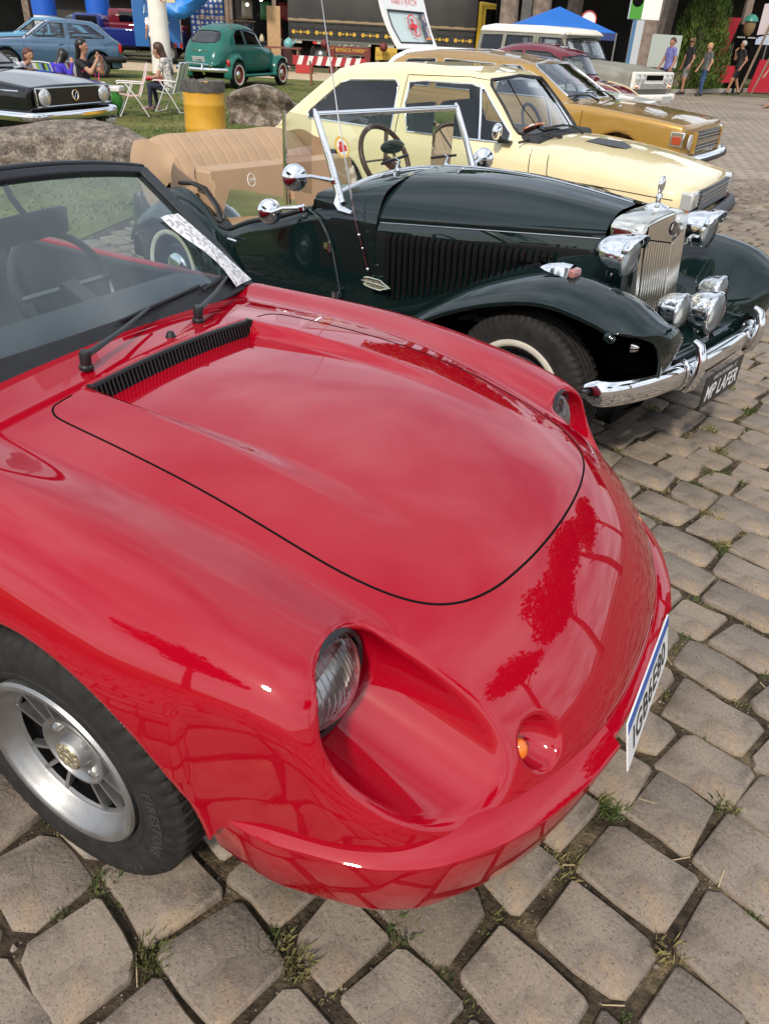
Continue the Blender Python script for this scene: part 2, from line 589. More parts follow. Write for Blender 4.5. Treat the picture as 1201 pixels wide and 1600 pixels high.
M_AMBER = mat('amber lens', (0.75, 0.16, 0.01), 0.15, coat=1.0)
M_REDLENS = mat('red lens', (0.45, 0.01, 0.01), 0.15, coat=1.0)
M_REFLECT = mat('lamp reflector', (0.86, 0.86, 0.85), 0.30, 0.45)
M_SEAT = mat('dark seat cloth', (0.022, 0.024, 0.028), 0.8, var=0.2, vscale=15)

# ================================================================== wheels
def tyre(g, c, ax, R, w, rr, n=72, blocks=0, prof=None):
    ax = Vector(ax).normalized(); c = Vector(c)
    u = Vector((0, 0, 1)); v = ax.cross(u)
    hw = w / 2
    if prof is None:
        prof = [(rr, -hw * .72), (rr + .012, -hw * .86), (rr + .45 * (R - rr), -hw * 1.0), (R - .035, -hw * .97), (R - .012, -hw * .88), (R - .002, -hw * .74),
                (R, -hw * .5), (R, -hw * .36), (R - .006, -hw * .34), (R - .006, -hw * .28), (R, -hw * .26), (R, -hw * .04), (R - .006, -hw * .02), (R - .006, hw * .04),
                (R, hw * .06), (R, hw * .28), (R - .006, hw * .30), (R - .006, hw * .36), (R, hw * .38), (R, hw * .5), (R - .002, hw * .74), (R - .012, hw * .88), (R - .035, hw * .97),
                (rr + .45 * (R - rr), hw * 1.0), (rr + .03, hw * .93), (rr + .026, hw * .95), (rr + .012, hw * .90), (rr, hw * .74)]
    m = len(prof)
    V = []; Fc = []
    nn = n * 4 if blocks else n
    for k in range(nn):
        a = 2 * math.pi * k / nn
        d = u * math.cos(a) + v * math.sin(a)
        for i, (r, h) in enumerate(prof):
            if blocks and abs(h) > hw * .37 and r > R - .04:
                ph = k % 4
                if ph == 0: r -= .007 if abs(h) < hw * .95 else .004
                elif ph == 2 and abs(h) < hw * .7: r -= .003
            elif blocks and r > R - .004 and k % 4 == 2: r -= .004
            V.append(c + ax * h + d * r)
    for k in range(nn):
        k2 = (k + 1) % nn
        for i in range(m - 1):
            Fc.append((k * m + i, k2 * m + i, k2 * m + i + 1, k * m + i + 1))
    g.add(V, Fc)

def plain_wheel(parent, c, side, R=.31, w=.17, rr=.19, white=0.0, rim_mat=None, cap_mat=None, style='steel', n=40, blocks=0):
    ax = (0, side, 0)
    wh = bpy.data.objects.new('wheel', None); link(wh, parent); wh.location = c
    g = G(); tyre(g, (0, 0, 0), ax, R, w, rr, n, blocks); g.build('tyre', M_RUBBER, wh, 40)
    rim_mat = rim_mat or M_ALU; cap_mat = cap_mat or M_CHROME
    hw = w / 2
    if white:
        g = G(); g.lathe([(rr + .004, hw * .93), (rr + .008, hw * 1.0), (rr + white * .6, hw * 1.06), (rr + white, hw * 1.045), (rr + white + .003, hw * .9)], (0, 0, 0), ax, n)
        g.build('whitewall', mat('whitewall rubber', (0.62, 0.58, 0.50), 0.6, var=.1, vscale=20), wh, 60)
    g = G()
    g.lathe([(rr + .003, hw * .70), (rr + .004, hw * .86), (rr - .006, hw * .88), (rr - .012, hw * .7), (rr - .03, hw * .45), (rr * .78, hw * .40), (rr * .70, hw * .52), (rr * .5, hw * .55), (rr * .42, hw * .42), (0.0, hw * .42)], (0, 0, 0), ax, n)
    g.build('rim', rim_mat, wh, 40)
    if style == 'steel':
        g = G(); g.lathe([(rr * .52, hw * .45), (rr * .50, hw * .66), (rr * .40, hw * .80), (rr * .2, hw * .88), (0, hw * .90)], (0, 0, 0), ax, n)
        g.build('hub_cap', cap_mat, wh, 60)
    else:
        # spoked alloy: crossing thin spokes in front of a dark dish
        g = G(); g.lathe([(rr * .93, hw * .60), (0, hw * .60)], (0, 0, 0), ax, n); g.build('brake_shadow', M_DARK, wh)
        g = G(); u = Vector((0, 0, 1)); A = Vector(ax); v = A.cross(u)
        for k in range(18):
            for sgn in (-1, 1):
                a = 2 * math.pi * k / 18; b = a + sgn * .32
                p = A * hw * .86 + (u * math.cos(a) + v * math.sin(a)) * rr * .25
                q = A * hw * .74 + (u * math.cos(b) + v * math.sin(b)) * rr * .95
                g.bar(p, q, .010, .012, up=A)
        g.lathe([(rr * .3, hw * .7), (rr * .3, hw * .9), (rr * .2, hw * .98), (0, hw * .98)], (0, 0, 0), ax, 20)
        g.build('spokes', M_ALU, wh)
    return wh

# ================================================================== ground
def project(P):
    q = Vector(P) - Vector((0, 0, CAM_H))
    w = q.dot(_fw)
    if w < .05: return None
    return (600.5 + CAM_F * q.dot(_R) / w, 800 - CAM_F * q.dot(_U) / w, w)

def stone_material():
    m = bpy.data.materials.new('basalt sett'); m.use_nodes = True
    N, Lk = m.node_tree.nodes, m.node_tree.links
    b = N['Principled BSDF']; b.inputs['Roughness'].default_value = .82; b.inputs['Specular IOR Level'].default_value = .3
    tc = N.new('ShaderNodeTexCoord'); geo = N.new('ShaderNodeNewGeometry')
    r = N.new('ShaderNodeValToRGB'); e = r.color_ramp.elements
    e[0].position = 0; e[0].color = (.175, .140, .108, 1); e[1].position = 1; e[1].color = (.345, .283, .222, 1)
    k = e.new(.5); k.color = (.265, .216, .170, 1); k = e.new(.78); k.color = (.245, .208, .176, 1)
    Lk.new(geo.outputs['Random Per Island'], r.inputs[0])
    def noise(scale, det=6, rgh=.6):
        n = N.new('ShaderNodeTexNoise'); n.inputs['Scale'].default_value = scale; n.inputs['Detail'].default_value = det; n.inputs['Roughness'].default_value = rgh
        Lk.new(tc.outputs['Object'], n.inputs['Vector']); return n.outputs['Fac']
    def mixc(fac, a, b_, mode='MIX'):
        x = N.new('ShaderNodeMixRGB'); x.blend_type = mode
        if isinstance(fac, float): x.inputs[0].default_value = fac
        else: Lk.new(fac, x.inputs[0])
        for i, v in ((1, a), (2, b_)):
            if isinstance(v, tuple): x.inputs[i].default_value = v
            else: Lk.new(v, x.inputs[i])
        return x.outputs[0]
    def ramp(v, a, b_):
        x = N.new('ShaderNodeMapRange'); x.inputs[1].default_value = a; x.inputs[2].default_value = b_; Lk.new(v, x.inputs[0]); return x.outputs[0]
    c = mixc(ramp(noise(8), .50, .68), r.outputs[0], (.135, .108, .090, 1))       # dark mineral staining
    c = mixc(ramp(noise(4.3, 4), .58, .70), c, (.37, .275, .18, 1))              # sandy patches
    sp = noise(170, 3, .8)
    c = mixc(ramp(sp, .56, .68), c, (.085, .070, .060, 1))
    c = mixc(ramp(sp, .40, .30), c, (.36, .32, .28, 1))
    Lk.new(c, b.inputs['Base Color'])
    bp = N.new('ShaderNodeBump'); bp.inputs['Strength'].default_value = .8; bp.inputs['Distance'].default_value = .005
    Lk.new(noise(70, 8, .7), bp.inputs['Height'])
    bp2 = N.new('ShaderNodeBump'); bp2.inputs['Strength'].default_value = .6; bp2.inputs['Distance'].default_value = .012
    Lk.new(noise(14, 5, .55), bp2.inputs['Height']); Lk.new(bp.outputs[0], bp2.inputs['Normal'])
    Lk.new(bp2.outputs[0], b.inputs['Normal'])
    return m
M_STONE = stone_material()
M_SOIL = mat('joint soil', (.050, .038, .026), .95, var=.5, vscale=45, col2=(.15, .115, .07), c2=(.50, .66), c2scale=7, bump=1.0, bscale=110, spec=.2)

def road_material():
    """cobbles too far off to tell apart: rows of setts as a procedural brick pattern"""
    m = bpy.data.materials.new('far setts'); m.use_nodes = True
    N, Lk = m.node_tree.nodes, m.node_tree.links
    b = N['Principled BSDF']; b.inputs['Roughness'].default_value = .85
    tc = N.new('ShaderNodeTexCoord'); mp = N.new('ShaderNodeMapping'); mp.inputs['Rotation'].default_value = (0, 0, rad(43))
    Lk.new(tc.outputs['Object'], mp.inputs[0])
    nz = N.new('ShaderNodeTexNoise'); nz.inputs['Scale'].default_value = 3; Lk.new(tc.outputs['Object'], nz.inputs['Vector'])
    ad = N.new('ShaderNodeMixRGB'); ad.inputs[0].default_value = .06; Lk.new(mp.outputs[0], ad.inputs[1]); Lk.new(nz.outputs['Color'], ad.inputs[2])
    br = N.new('ShaderNodeTexBrick'); br.inputs['Scale'].default_value = 1.0
    br.inputs['Brick Width'].default_value = .21; br.inputs['Row Height'].default_value = .193; br.inputs['Mortar Size'].default_value = .014; br.inputs['Mortar Smooth'].default_value = .3
    br.inputs['Color1'].default_value = (.25, .205, .162, 1); br.inputs['Color2'].default_value = (.335, .275, .218, 1); br.inputs['Mortar'].default_value = (.12, .095, .063, 1); br.inputs['Bias'].default_value = 0
    Lk.new(ad.outputs[0], br.inputs['Vector'])
    n2 = N.new('ShaderNodeTexNoise'); n2.inputs['Scale'].default_value = .5; n2.inputs['Detail'].default_value = 5; Lk.new(tc.outputs['Object'], n2.inputs['Vector'])
    mr = N.new('ShaderNodeMapRange'); mr.inputs[1].default_value = .35; mr.inputs[2].default_value = .65; mr.inputs[3].default_value = .85; mr.inputs[4].default_value = 1.15; Lk.new(n2.outputs[0], mr.inputs[0])
    mu = N.new('ShaderNodeMixRGB'); mu.blend_type = 'MULTIPLY'; mu.inputs[0].default_value = 1; Lk.new(br.outputs['Color'], mu.inputs[1]); Lk.new(mr.outputs[0], mu.inputs[2])
    Lk.new(mu.outputs[0], b.inputs['Base Color'])
    return m
M_GRASS_G = mat('lawn', (.085, .105, .028), .95, var=.35, vscale=1.2, col2=(.15, .145, .05), c2=(.42, .62), c2scale=.45, bump=.6, bscale=60, spec=.1)
def border_x(y): return -2.7 + .16 * (y - 6)

g = G(); g.box((0, 60, -.30), (900, 900, .5)); o = g.build('ground', M_SOIL, None, False); tag(o, kind='structure')
# lawn left of the border, cobbled yard right of it
g = G()
pts = [(border_x(y), y) for y in np.linspace(-30, 29, 12)]
V = [(x, y, -.006) for x, y in pts] + [(-90, y, -.006) for x, y in pts]; n = len(pts)
g.add(V, [(i, i + 1, n + i + 1, n + i) for i in range(n - 1)]); o = g.build('lawn', M_GRASS_G, None, False, out=(0, 0, 1)); tag(o, kind='structure')
g = G()
pts = [(border_x(y), y) for y in np.linspace(11.5, 34, 8)]; n = len(pts)
V = [(x, y, -.010) for x, y in pts] + [(80, y, -.010) for x, y in pts]
g.add(V, [(i, i + 1, n + i + 1, n + i) for i in range(n - 1)])
o = g.build('cobbled_road', road_material(), None, False, out=(0, 0, 1)); tag(o, kind='structure')
g = G(); g.add([(12.0, -40, -.010), (80, -40, -.010), (80, 11.5, -.010), (12.0, 11.5, -.010)], [(0, 1, 2, 3)]); g.add([(-60, -60, -.012), (12, -60, -.012), (12, -3.2, -.012), (-60, -3.2, -.012)], [(0, 1, 2, 3)])
o = g.build('yard_paving', road_material(), None, False, out=(0, 0, 1)); tag(o, kind='structure')
g = G(); g.add([(-80, 29, -.004), (border_x(29) + 3.5, 29, -.004), (border_x(29) + 3.5, 34, -.004), (-80, 33.5, -.004)], [(0, 1, 2, 3)]); o = g.build('sand_path', mat('pale sand', (.47, .36, .23), .95, var=.15, vscale=2, bump=.3, bscale=30), None, False, out=(0, 0, 1)); tag(o, kind='structure')
g = G(); g.add([(-80, 33.5, -.008), (90, 34, -.008), (90, 120, -.008), (-80, 120, -.008)], [(0, 1, 2, 3)]); o = g.build('far_grass', mat('dry far grass', (.10, .095, .04), .95, var=.3, vscale=.8), None, False, out=(0, 0, 1)); tag(o, kind='structure')

# ---- setts
pave = G(); pave.add([(-12, -3, -.014), (12.2, -3, -.014), (12.2, 12, -.014), (-12, 12, -.014)], [(0, 1, 2, 3)])
pave = pave.build('pavement', M_SOIL, None, False, out=(0, 0, 1)); tag(pave, kind='structure')
def sett(cx, cy, a, L, W, rg):
    """outline of one worn block as 10 points, then a domed top"""
    ca, sa = math.cos(a), math.sin(a)
    hl, hw = L / 2, W / 2
    r = min(hl, hw)
    j = lambda s: rg.uniform(-s, s)
    cut = [rg.choice((rg.uniform(.05, .16), rg.uniform(.05, .16), rg.uniform(.18, .34))) for _ in range(4)]
    C = [(hl + j(.014), hw + j(.012)), (-hl + j(.014), hw + j(.012)), (-hl + j(.014), -hw + j(.012)), (hl + j(.014), -hw + j(.012))]
    out = []
    for i in range(4):
        p, q, nx = C[i - 1], C[i], C[(i + 1) % 4]
        def tow(t, f): return (q[0] + (t[0] - q[0]) * f, q[1] + (t[1] - q[1]) * f)
        out += [tow(p, cut[i] * .55), tow(nx, cut[i] * .55)]
        if i % 2 == 0:
            m_ = ((q[0] + nx[0]) / 2 + j(.006), (q[1] + nx[1]) / 2 + j(.008)); out.append(m_)
    tx, ty = j(.028), j(.028); z0 = j(.005)
    V = []
    n = len(out)
    for (f, dz) in ((.945, .0), (.99, -.006), (1.0, -.045)):
        for (x, y) in out:
            x2, y2 = x * f, y * f
            V.append((x2 * ca - y2 * sa, x2 * sa + y2 * ca, z0 + dz + (tx * x + ty * y) * (1 if dz > -.04 else 0) + (j(.0015) if f < .96 else 0)))
    top = (0.0, 0.0, z0 + .004)
    Fc = [tuple(range(n))]
    for k in range(2):
        for i in range(n):
            i2 = (i + 1) % n
            Fc.append((k * n + i, (k + 1) * n + i, (k + 1) * n + i2, k * n + i2))
    return V, Fc
rg = random.Random(11)
A1 = rad(-43.0); E1 = Vector((math.cos(A1), math.sin(A1))); E2 = Vector((-math.sin(A1), math.cos(A1)))
setts = []
v = -9.0
while v < 16.0:
    W = rg.uniform(.178, .208)
    u = -13.0 + rg.uniform(0, .3)
    drift = rg.uniform(-.01, .01)
    while u < 13.0:
        L = rg.uniform(.155, .265)
        c = E1 * (u + L / 2) + E2 * (v + W / 2 + drift + rg.uniform(-.008, .008))
        u += L
        if c.y < -2.6 or c.y > 11.9 or c.x > 12 or c.x < border_x(c.y) + .1: continue
        gap = rg.uniform(.012, .026)
        setts.append((c.x, c.y, A1 + rg.uniform(-.05, .05), L - gap, W - gap))
    v += W
def under_red(x, y):
    qx, qy = x + .2566, y - 1.6852
    a = rad(-27.3); lx = qx * math.cos(a) + qy * math.sin(a); ly = -qx * math.sin(a) + qy * math.cos(a)
    return -3.1 < lx < .78 and abs(ly) < .55 or (-3.2 < lx < .2 and ly > -.8 and ly < .9)
seen = []
for i, (x, y, a, L, W) in enumerate(setts):
    p = project((x, y, 0))
    if p and -60 < p[0] < 1261 and 60 < p[1] < 1660 and not under_red(x, y):
        # hidden behind the two front cars
        if (p[0] < 900 and p[1] < 1240): continue
        seen.append((p[2], i))
seen.sort()
single = {i for _, i in seen[:298]}
far = G()
for i, (x, y, a, L, W) in enumerate(setts):
    if i in single:
        V, Fc = sett(x, y, a, L, W, rg)
        me = mesh_from('cobblestone', V, Fc, M_STONE, 50)
        o = bpy.data.objects.new('cobblestone', me); link(o, pave); o.location = (x, y, 0)
    else:
        V, Fc = sett(x, y, a, L, W, rg)
        far.add([(p[0] + x, p[1] + y, p[2]) for p in V], Fc)
o = far.build('cobblestones', M_STONE, pave, 50); tag(o, kind='stuff')

# ---- grass in the joints, chips of stone
M_BLADE = mat('grass blades', (.055, .085, .018), .8, var=.5, vscale=6, col2=(.22, .18, .07), c2=(.45, .60), c2scale=5)
def joint_point(rg, i):
    x, y, a, L, W = setts[i]
    ca, sa = math.cos(a), math.sin(a)
    if rg.random() < .55: dx, dy = rg.uniform(-.5, .5) * L, (W / 2 + .011) * rg.choice((-1, 1))
    else: dx, dy = (L / 2 + .012) * rg.choice((-1, 1)), rg.uniform(-.5, .5) * W
    if rg.random() < .35: dx, dy = (L / 2 + .01) * rg.choice((-1, 1)), (W / 2 + .01) * rg.choice((-1, 1))
    return x + dx * ca - dy * sa, y + dx * sa + dy * ca
near_ids = [i for d_, i in seen if d_ < 7.5]
gb = G(); rg2 = random.Random(3)
def tuft(x, y, n, hgt, spread):
    for _ in range(n):
        a = rg2.uniform(0, 6.28); r = spread * math.sqrt(rg2.random())
        bx, by = x + r * math.cos(a), y + r * math.sin(a)
        h_ = hgt * rg2.uniform(.5, 1.2); le = rg2.uniform(.2, .9) * h_; a2 = rg2.uniform(0, 6.28); w_ = rg2.uniform(.0011, .0022)
        px_, py_ = math.cos(a2 + 1.57) * w_, math.sin(a2 + 1.57) * w_
        gb.add([(bx - px_, by - py_, -.016), (bx + px_, by + py_, -.016), (bx + math.cos(a2) * le * .4 + px_ * .7, by + math.sin(a2) * le * .4 + py_ * .7, -.016 + h_ * .65), (bx + math.cos(a2) * le, by + math.sin(a2) * le, -.016 + h_)], [(0, 1, 2), (0, 2, 3)])
for k in range(700):
    i = rg2.choice(near_ids); x, y = joint_point(rg2, i)
    big = rg2.random() < .10
    tuft(x, y, 60 if big else rg2.randint(10, 26), .034 if big else rg2.uniform(.010, .022), .036 if big else .020)
for (x, y, n_) in ((-0.63, 0.96, 60), (-0.40, 0.76, 120), (-0.12, 0.69, 140), (-0.22, 0.87, 60), (0.10, 0.77, 40), (0.62, 1.10, 70), (0.87, 1.15, 40), (0.57, 1.18, 50), (0.42, 0.95, 30), (0.12, 0.94, 25), (-0.47, 0.83, 20), (0.63, 0.80, 40)):
    # root the tuft at the nearest block corner
    q = min(setts, key=lambda s: (s[0] - x) ** 2 + (s[1] - y) ** 2)
    best = min(((q[0] + i * (q[3] / 2 + .012) * math.cos(q[2]) - j * (q[4] / 2 + .012) * math.sin(q[2]), q[1] + i * (q[3] / 2 + .012) * math.sin(q[2]) + j * (q[4] / 2 + .012) * math.cos(q[2])) for i in (-1, 1) for j in (-1, 1)), key=lambda p: (p[0] - x) ** 2 + (p[1] - y) ** 2)
    tuft(best[0], best[1], n_, .034, .032)
o = gb.build('joint_grass', M_BLADE, None, False, kind='stuff')
gp = G(); M_CHIP = mat('stone chips', (.20, .165, .135), .9, var=.5, vscale=25)
for k in range(4200):
    i = rg2.choice(near_ids); x, y = joint_point(rg2, i); x += rg2.gauss(0, .006); y += rg2.gauss(0, .006)
    s_ = rg2.uniform(.0018, .0055) if rg2.random() < .95 else rg2.uniform(.006, .011)
    V = [(x + rg2.uniform(.6, 1) * s_ * math.cos(q), y + rg2.uniform(.6, 1) * s_ * math.sin(q), -.015) for q in (0, 1.25, 2.5, 3.77, 5.0)] + [(x + rg2.gauss(0, .2) * s_, y + rg2.gauss(0, .2) * s_, -.015 + s_ * rg2.uniform(.6, 1.2))]
    gp.add(V, [(0, 1, 5), (1, 2, 5), (2, 3, 5), (3, 4, 5), (4, 0, 5)])
gp.build('stone_chips', M_CHIP, None, False, kind='stuff')
gs = G()
for k in range(150):
    i = rg2.choice(near_ids); x, y = joint_point(rg2, i); a = rg2.uniform(0, 6.28); l_ = rg2.uniform(.02, .07)
    gs.bar((x, y, -.018 + rg2.uniform(0, .02)), (x + math.cos(a) * l_, y + math.sin(a) * l_, -.014 + rg2.uniform(0, .02)), .0018)
gs.build('dry_straw', mat('dry straw', (.50, .40, .24), .9), None, False, kind='stuff')
# lawn blades
gl = G(); nb = 42000
rr = NR.rand(nb, 6)
ys = 5.0 + 21.0 * rr[:, 0] ** 1.3
xs_ = border_x(ys) - .1 - (7.5 + .35 * ys) * rr[:, 1]
for k in range(nb):
    x, y = xs_[k], ys[k]; h_ = .012 + .022 * rr[k, 2]; a = rr[k, 3] * 6.28; w_ = .004 + .007 * rr[k, 4]; c_, s_ = math.cos(a), math.sin(a); le = h_ * 1.8
    gl.v += [(x - s_ * w_, y + c_ * w_, -.006), (x + s_ * w_, y - c_ * w_, -.006), (x + c_ * le, y + s_ * le, h_)]
    b_ = 3 * k; gl.f.append((b_, b_ + 1, b_ + 2)); gl.m.append(0)
gl.build('lawn_grass', mat('lawn blades', (.10, .15, .028), .8, var=.4, vscale=2.5, col2=(.21, .20, .07), c2=(.45, .65), c2scale=.8), None, False, kind='stuff')

# ================================================================== red sports car
RC = Frame((-0.2566, 1.6852), -27.3)
red = thing('red_sports_car', 'glossy red open-top sports car with sunken headlights', 'car', RC.o, RC.yaw)
M_RED = paint('red car paint', (0.33, 0.0012, 0.011), rough=.38, coat=1.0, coat_rough=.03, inside=(0.02, 0.005, 0.005), dirt=.03)
_xo = spline([-.85, -.775, -.73, -.665, -.545, -.465, -.36, -.235, 0, .235, .36, .465, .545, .665, .73, .775, .85],
             [.25, .474, .67, .775, .863, .904, .942, .972, .988, .972, .942, .904, .863, .775, .67, .474, .25])
def red_xo(ay): return _xo(np.clip(ay, -.79, .79))
_zc = spline([-3.3, -3.1, -2.7, -2.2, -1.2, -.6, -.3, 0, .2, .4, .55, .66, .72, .78, .84, .89, .93, .97],
             [.35, .62, .80, .86, .872, .872, .876, .868, .850, .815, .778, .742, .715, .675, .622, .56, .50, .43])
_zf = spline([-3.3, -3.0, -2.5, -1.8, -.8, -.3, -.1, .13, .34, .47, .54, .575, .61, .65, .70, .76, .82],
             [.35, .60, .80, .85, .848, .848, .844, .825, .790, .757, .733, .705, .645, .580, .522, .468, .42])
_yc = spline([-3.3, -1, -.1, .13, .34, .486, .56, .8], [.645, .65, .65, .64, .625, .612, .603, .58])
_ww = spline([-3.2, -2.9, -2.3, -1.8, -1.2, -.6, -.35, 0, .2, .36, .474, .6, .70, .80],
             [.66, .76, .825, .80, .79, .795, .808, .826, .822, .800, .776, .745, .70, .64])
SC_P = np.array([.50, .600, .652]); SC_D = np.array([1, 0, -.30]); SC_D = SC_D / np.linalg.norm(SC_D)
def red_trough(x, ay):
    t = np.clip((x + .33) / .95, 0, 1)
    dep = .042 * (1 - t) ** 1.3 * sstep(-.345, -.325, x)
    sw = .012 + .055 * t
    return dep * (1 - sstep(.275 - sw * .4, .285 + sw, ay))
LID = [(-.335, .0), (-.335, .28), (-.335, .375), (-.315, .41), (-.27, .425), (-.1, .440), (.1, .452), (.3, .458), (.45, .452), (.56, .425), (.63, .375), (.675, .295), (.70, .19), (.711, .09), (.714, 0)]
LIDP = [tuple(p) for p in curve_pts(LID[3:], 5)]
LIDP = [(-.335, 0.0), (-.335, .28), (-.335, .37), (-.330, .395)] + LIDP
LIDP = LIDP + [(x, -y) for (x, y) in LIDP[::-1]]
LIDP = [p for i, p in enumerate(LIDP) if abs(p[0] - LIDP[i - 1][0]) + abs(p[1] - LIDP[i - 1][1]) > 1e-5]
def red_base(x, y, z):
    ay = np.sqrt(y * y + 1e-6)
    xp = x + (.988 - red_xo(ay)) * sstep(-.2, .55, x)
    Hh = _zc(xp) - .15 * ay * ay - red_trough(x, ay)
    dy = ay - _yc(x)
    Ff = _zf(x + .5 * np.maximum(ay - .66, 0) * sstep(.3, .6, x)) - np.where(dy < 0, 3.2, .7) * dy * dy
    T = smax(Hh, Ff, .045)
    d1 = (z - T) * .8
    lean = np.maximum(z - .52, 0)
    ds = ay - (_ww(x) - .55 * lean * lean - .10 * np.maximum(.5 - z, 0))
    d = smax(d1, ds, .13 - .065 * sstep(.2, .52, x))
    d = smax(d, (x - red_xo(ay) + .040) * .6, .03)
    return d, ay
def red_carve(d, x, ay, z):
    # headlight scoop: tilted round tunnel opening forward
    qx, qy, qz = x - SC_P[0], ay - SC_P[1], z - SC_P[2]
    t = qx * SC_D[0] + qz * SC_D[2]
    rx, rz = qx - SC_D[0] * t, qz - SC_D[2] * t
    rr = np.sqrt(rx * rx + (qy * .93) ** 2 + rz * rz)
    c = smax(rr - (.101 + .05 * np.maximum(t - .05, 0)), -(t + .016), .05)
    d = smax(d, -c, .020)
    # indicator dimple
    e = ellip(x, ay, z, (.862, .415, .512), (.075, .047, .052))
    d = smax(d, -e, .010)
    return d
def red_body(x, y, z):
    d, ay = red_base(x, y, z)
    d = red_carve(d, x, ay, z)
    for wx, wr in ((0.0, .362), (-2.33, .365)):
        c = np.maximum(np.sqrt((x - wx) ** 2 + (z - .31) ** 2) - wr, .42 - ay)
        d = smax(d, -c, .018)
    c = np.maximum(np.maximum(x - .42 + .3 * (z - .3), -(x - .1)), np.maximum(.42 - ay, z - .31))
    d = np.maximum(d, -c)
    cav = np.maximum(np.maximum(x + .60, -(x + 2.0)), np.maximum(ay - .665 + .05 * (z - .6), .32 - z))
    d = smax(d, -cav, .03)
    return np.maximum(d, .20 - z + .19 * sstep(.30, .42, x))
_V, _Q = nets(red_body, (-3.35, -.9, .15), (-.60, .9, .95), .022)
# finer grid for the nose, which faces the viewer
_Vn, _Qn = nets(red_body, (-.72, -.9, .15), (1.05, .9, .95), .0115)
_Vn = sdf_project(red_body, _Vn, 3)
_c = _V[_Q].mean(1)
_Vr = sdf_project(red_body, _V, 3)
_Vrr, _, _Fr = sub_mesh(_Vr, None, [tuple(q) for q in _Q], _c[:, 0] < -.66)
_Qn = _Qn[_Vn[_Qn].mean(1)[:, 0] > -.675]
def _near(P, lv):
    r = (np.abs(np.hypot(P[:, 0], P[:, 2] - .31) - .366) < .03) & (np.abs(P[:, 1]) > .70)
    # rims of the lamp tunnels and of the dimples
    return r | ((P[:, 0] > .46) & (np.abs(P[:, 1]) > .36) & (P[:, 2] > .43))
_Vn, _Fn = refine(_Vn, _Qn, _near, 1)
_sdn = np.full(len(_Vn), 9.0)
_i = np.where((_Vn[:, 0] > -.40) & (_Vn[:, 0] < .78) & (np.abs(_Vn[:, 1]) < .52) & (_Vn[:, 2] > .55))[0]
_sdn[_i] = poly_sd(_Vn[_i, 0], _Vn[_i, 1], LIDP)
_Vn = sdf_project(red_body, _Vn, 3); _Nn = sdf_normals(red_body, _Vn, .002)
_fs = np.array([np.mean(_sdn[list(f)]) for f in _Fn])
_a = sub_mesh(_Vn, _Nn, _Fn, _fs > 0)
_b = sub_mesh(_Vn, _Nn, _Fn, _fs <= 0)
_Nr = sdf_normals(red_body, _Vrr, .002)
_off = len(_a[0])
sdf_part('body_shell', np.vstack([_a[0], _Vrr]), np.vstack([_a[1], _Nr]), _a[2] + [tuple(i + _off for i in f) for f in _Fr], M_RED, red)
lid = sdf_part('luggage_lid', *_b, M_RED, red)
# dark tube drawn round the lid in place of the shaded gap
def red_top(x, y, z0=.7):
    p = np.array([[x, y, z0]])
    for _ in range(12):
        f = red_body(p[:, 0], p[:, 1], p[:, 2]); p[:, 2] -= np.clip(f, -.03, .03)
    return float(p[0, 2])
_lp = np.array([tuple(p) for p in curve_pts(LIDP, 2, True)]); _lz = np.full(len(_lp), .85)
for _ in range(20): _lz = _lz - np.clip(red_body(_lp[:, 0], _lp[:, 1], _lz), -.03, .03)
g = G(); g.tube([(p[0], p[1], z - .0014) for p, z in zip(_lp, _lz)], .0030, 8, closed=True); g.build('lid_gap_line', M_DARK, red, 60)

# front bumper with step, notch for the plate
BP = [tuple(p) for p in curve_pts([(.345, -.768), (.474, -.776), (.57, -.757), (.67, -.728), (.73, -.695), (.775, -.66), (.825, -.60), (.863, -.545), (.904, -.465), (.942, -.36), (.968, -.25)], 5)]
def bump_mesh(g, pts, inset=0.0):
    S = []
    for i, (x, y) in enumerate(pts):
        a, b = pts[max(i - 1, 0)], pts[min(i + 1, len(pts) - 1)]
        t = Vector((b[0] - a[0], b[1] - a[1], 0)).normalized(); n = Vector((t.y, -t.x, 0)); o = Vector((x, y, 0))
        pr = [(-.085, .448), (-.05, .446), (-.006, .419), (0, .414), (.001, .408), (-.036, .236), (-.041, .224), (-.050, .217), (-.085, .216)]
        S.append([o + n * min(k[0], -inset if inset else 9) + Vector((0, 0, k[1])) for k in pr])
    g.grid(S, closed_u=True)
    m = len(S[0]); n = len(S)
    b = len(g.v) - n * m
    g.f.append(tuple(b + i for i in range(m - 1, -1, -1))); g.m.append(g.cm)
    g.f.append(tuple(b + (n - 1) * m + i for i in range(m))); g.m.append(g.cm)
g = G()
bump_mesh(g, BP); bump_mesh(g, [(x, -y) for x, y in BP[::-1]])
bump_mesh(g, [(.968 + .018 * (1 - (y / .25) ** 2), y) for y in np.linspace(-.2499, .2499, 24)], .016)
g.build('front_bumper', M_RED, red, 40)

# number plate
PT = (.966, .425); PN = Vector((.976, 0, .218)); PU = Vector((-.218, 0, .976))      # top edge, facing, up
def plate(u, v, d): # v measured down from the top edge
    return (PT[0] - PU.x * v + PN.x * d, u, PT[1] - PU.z * v + PN.z * d)
g = G(); g.prism([(-.2, 0), (.2, 0), (.2, .13), (-.2, .13)], plate, -.002, .002); pl = g.build('number_plate', mat('plate white', (.74, .75, .74), .45, var=.05, vscale=20), red, bevel=.001)
g = G(); g.prism([(-.199, .002), (.199, .002), (.199, .028), (-.199, .028)], plate, .0022, .0032); g.build('blue_band', mat('plate blue', (.02, .10, .42), .4), pl)
g = G(); g.text('IGB6E80', .088, lambda u, v, d: plate(u, .078 - v, .0034), space=1.05, bold=.0008); g.build('plate_letters', mat('plate lettering', (.01, .01, .012), .5), pl, False)

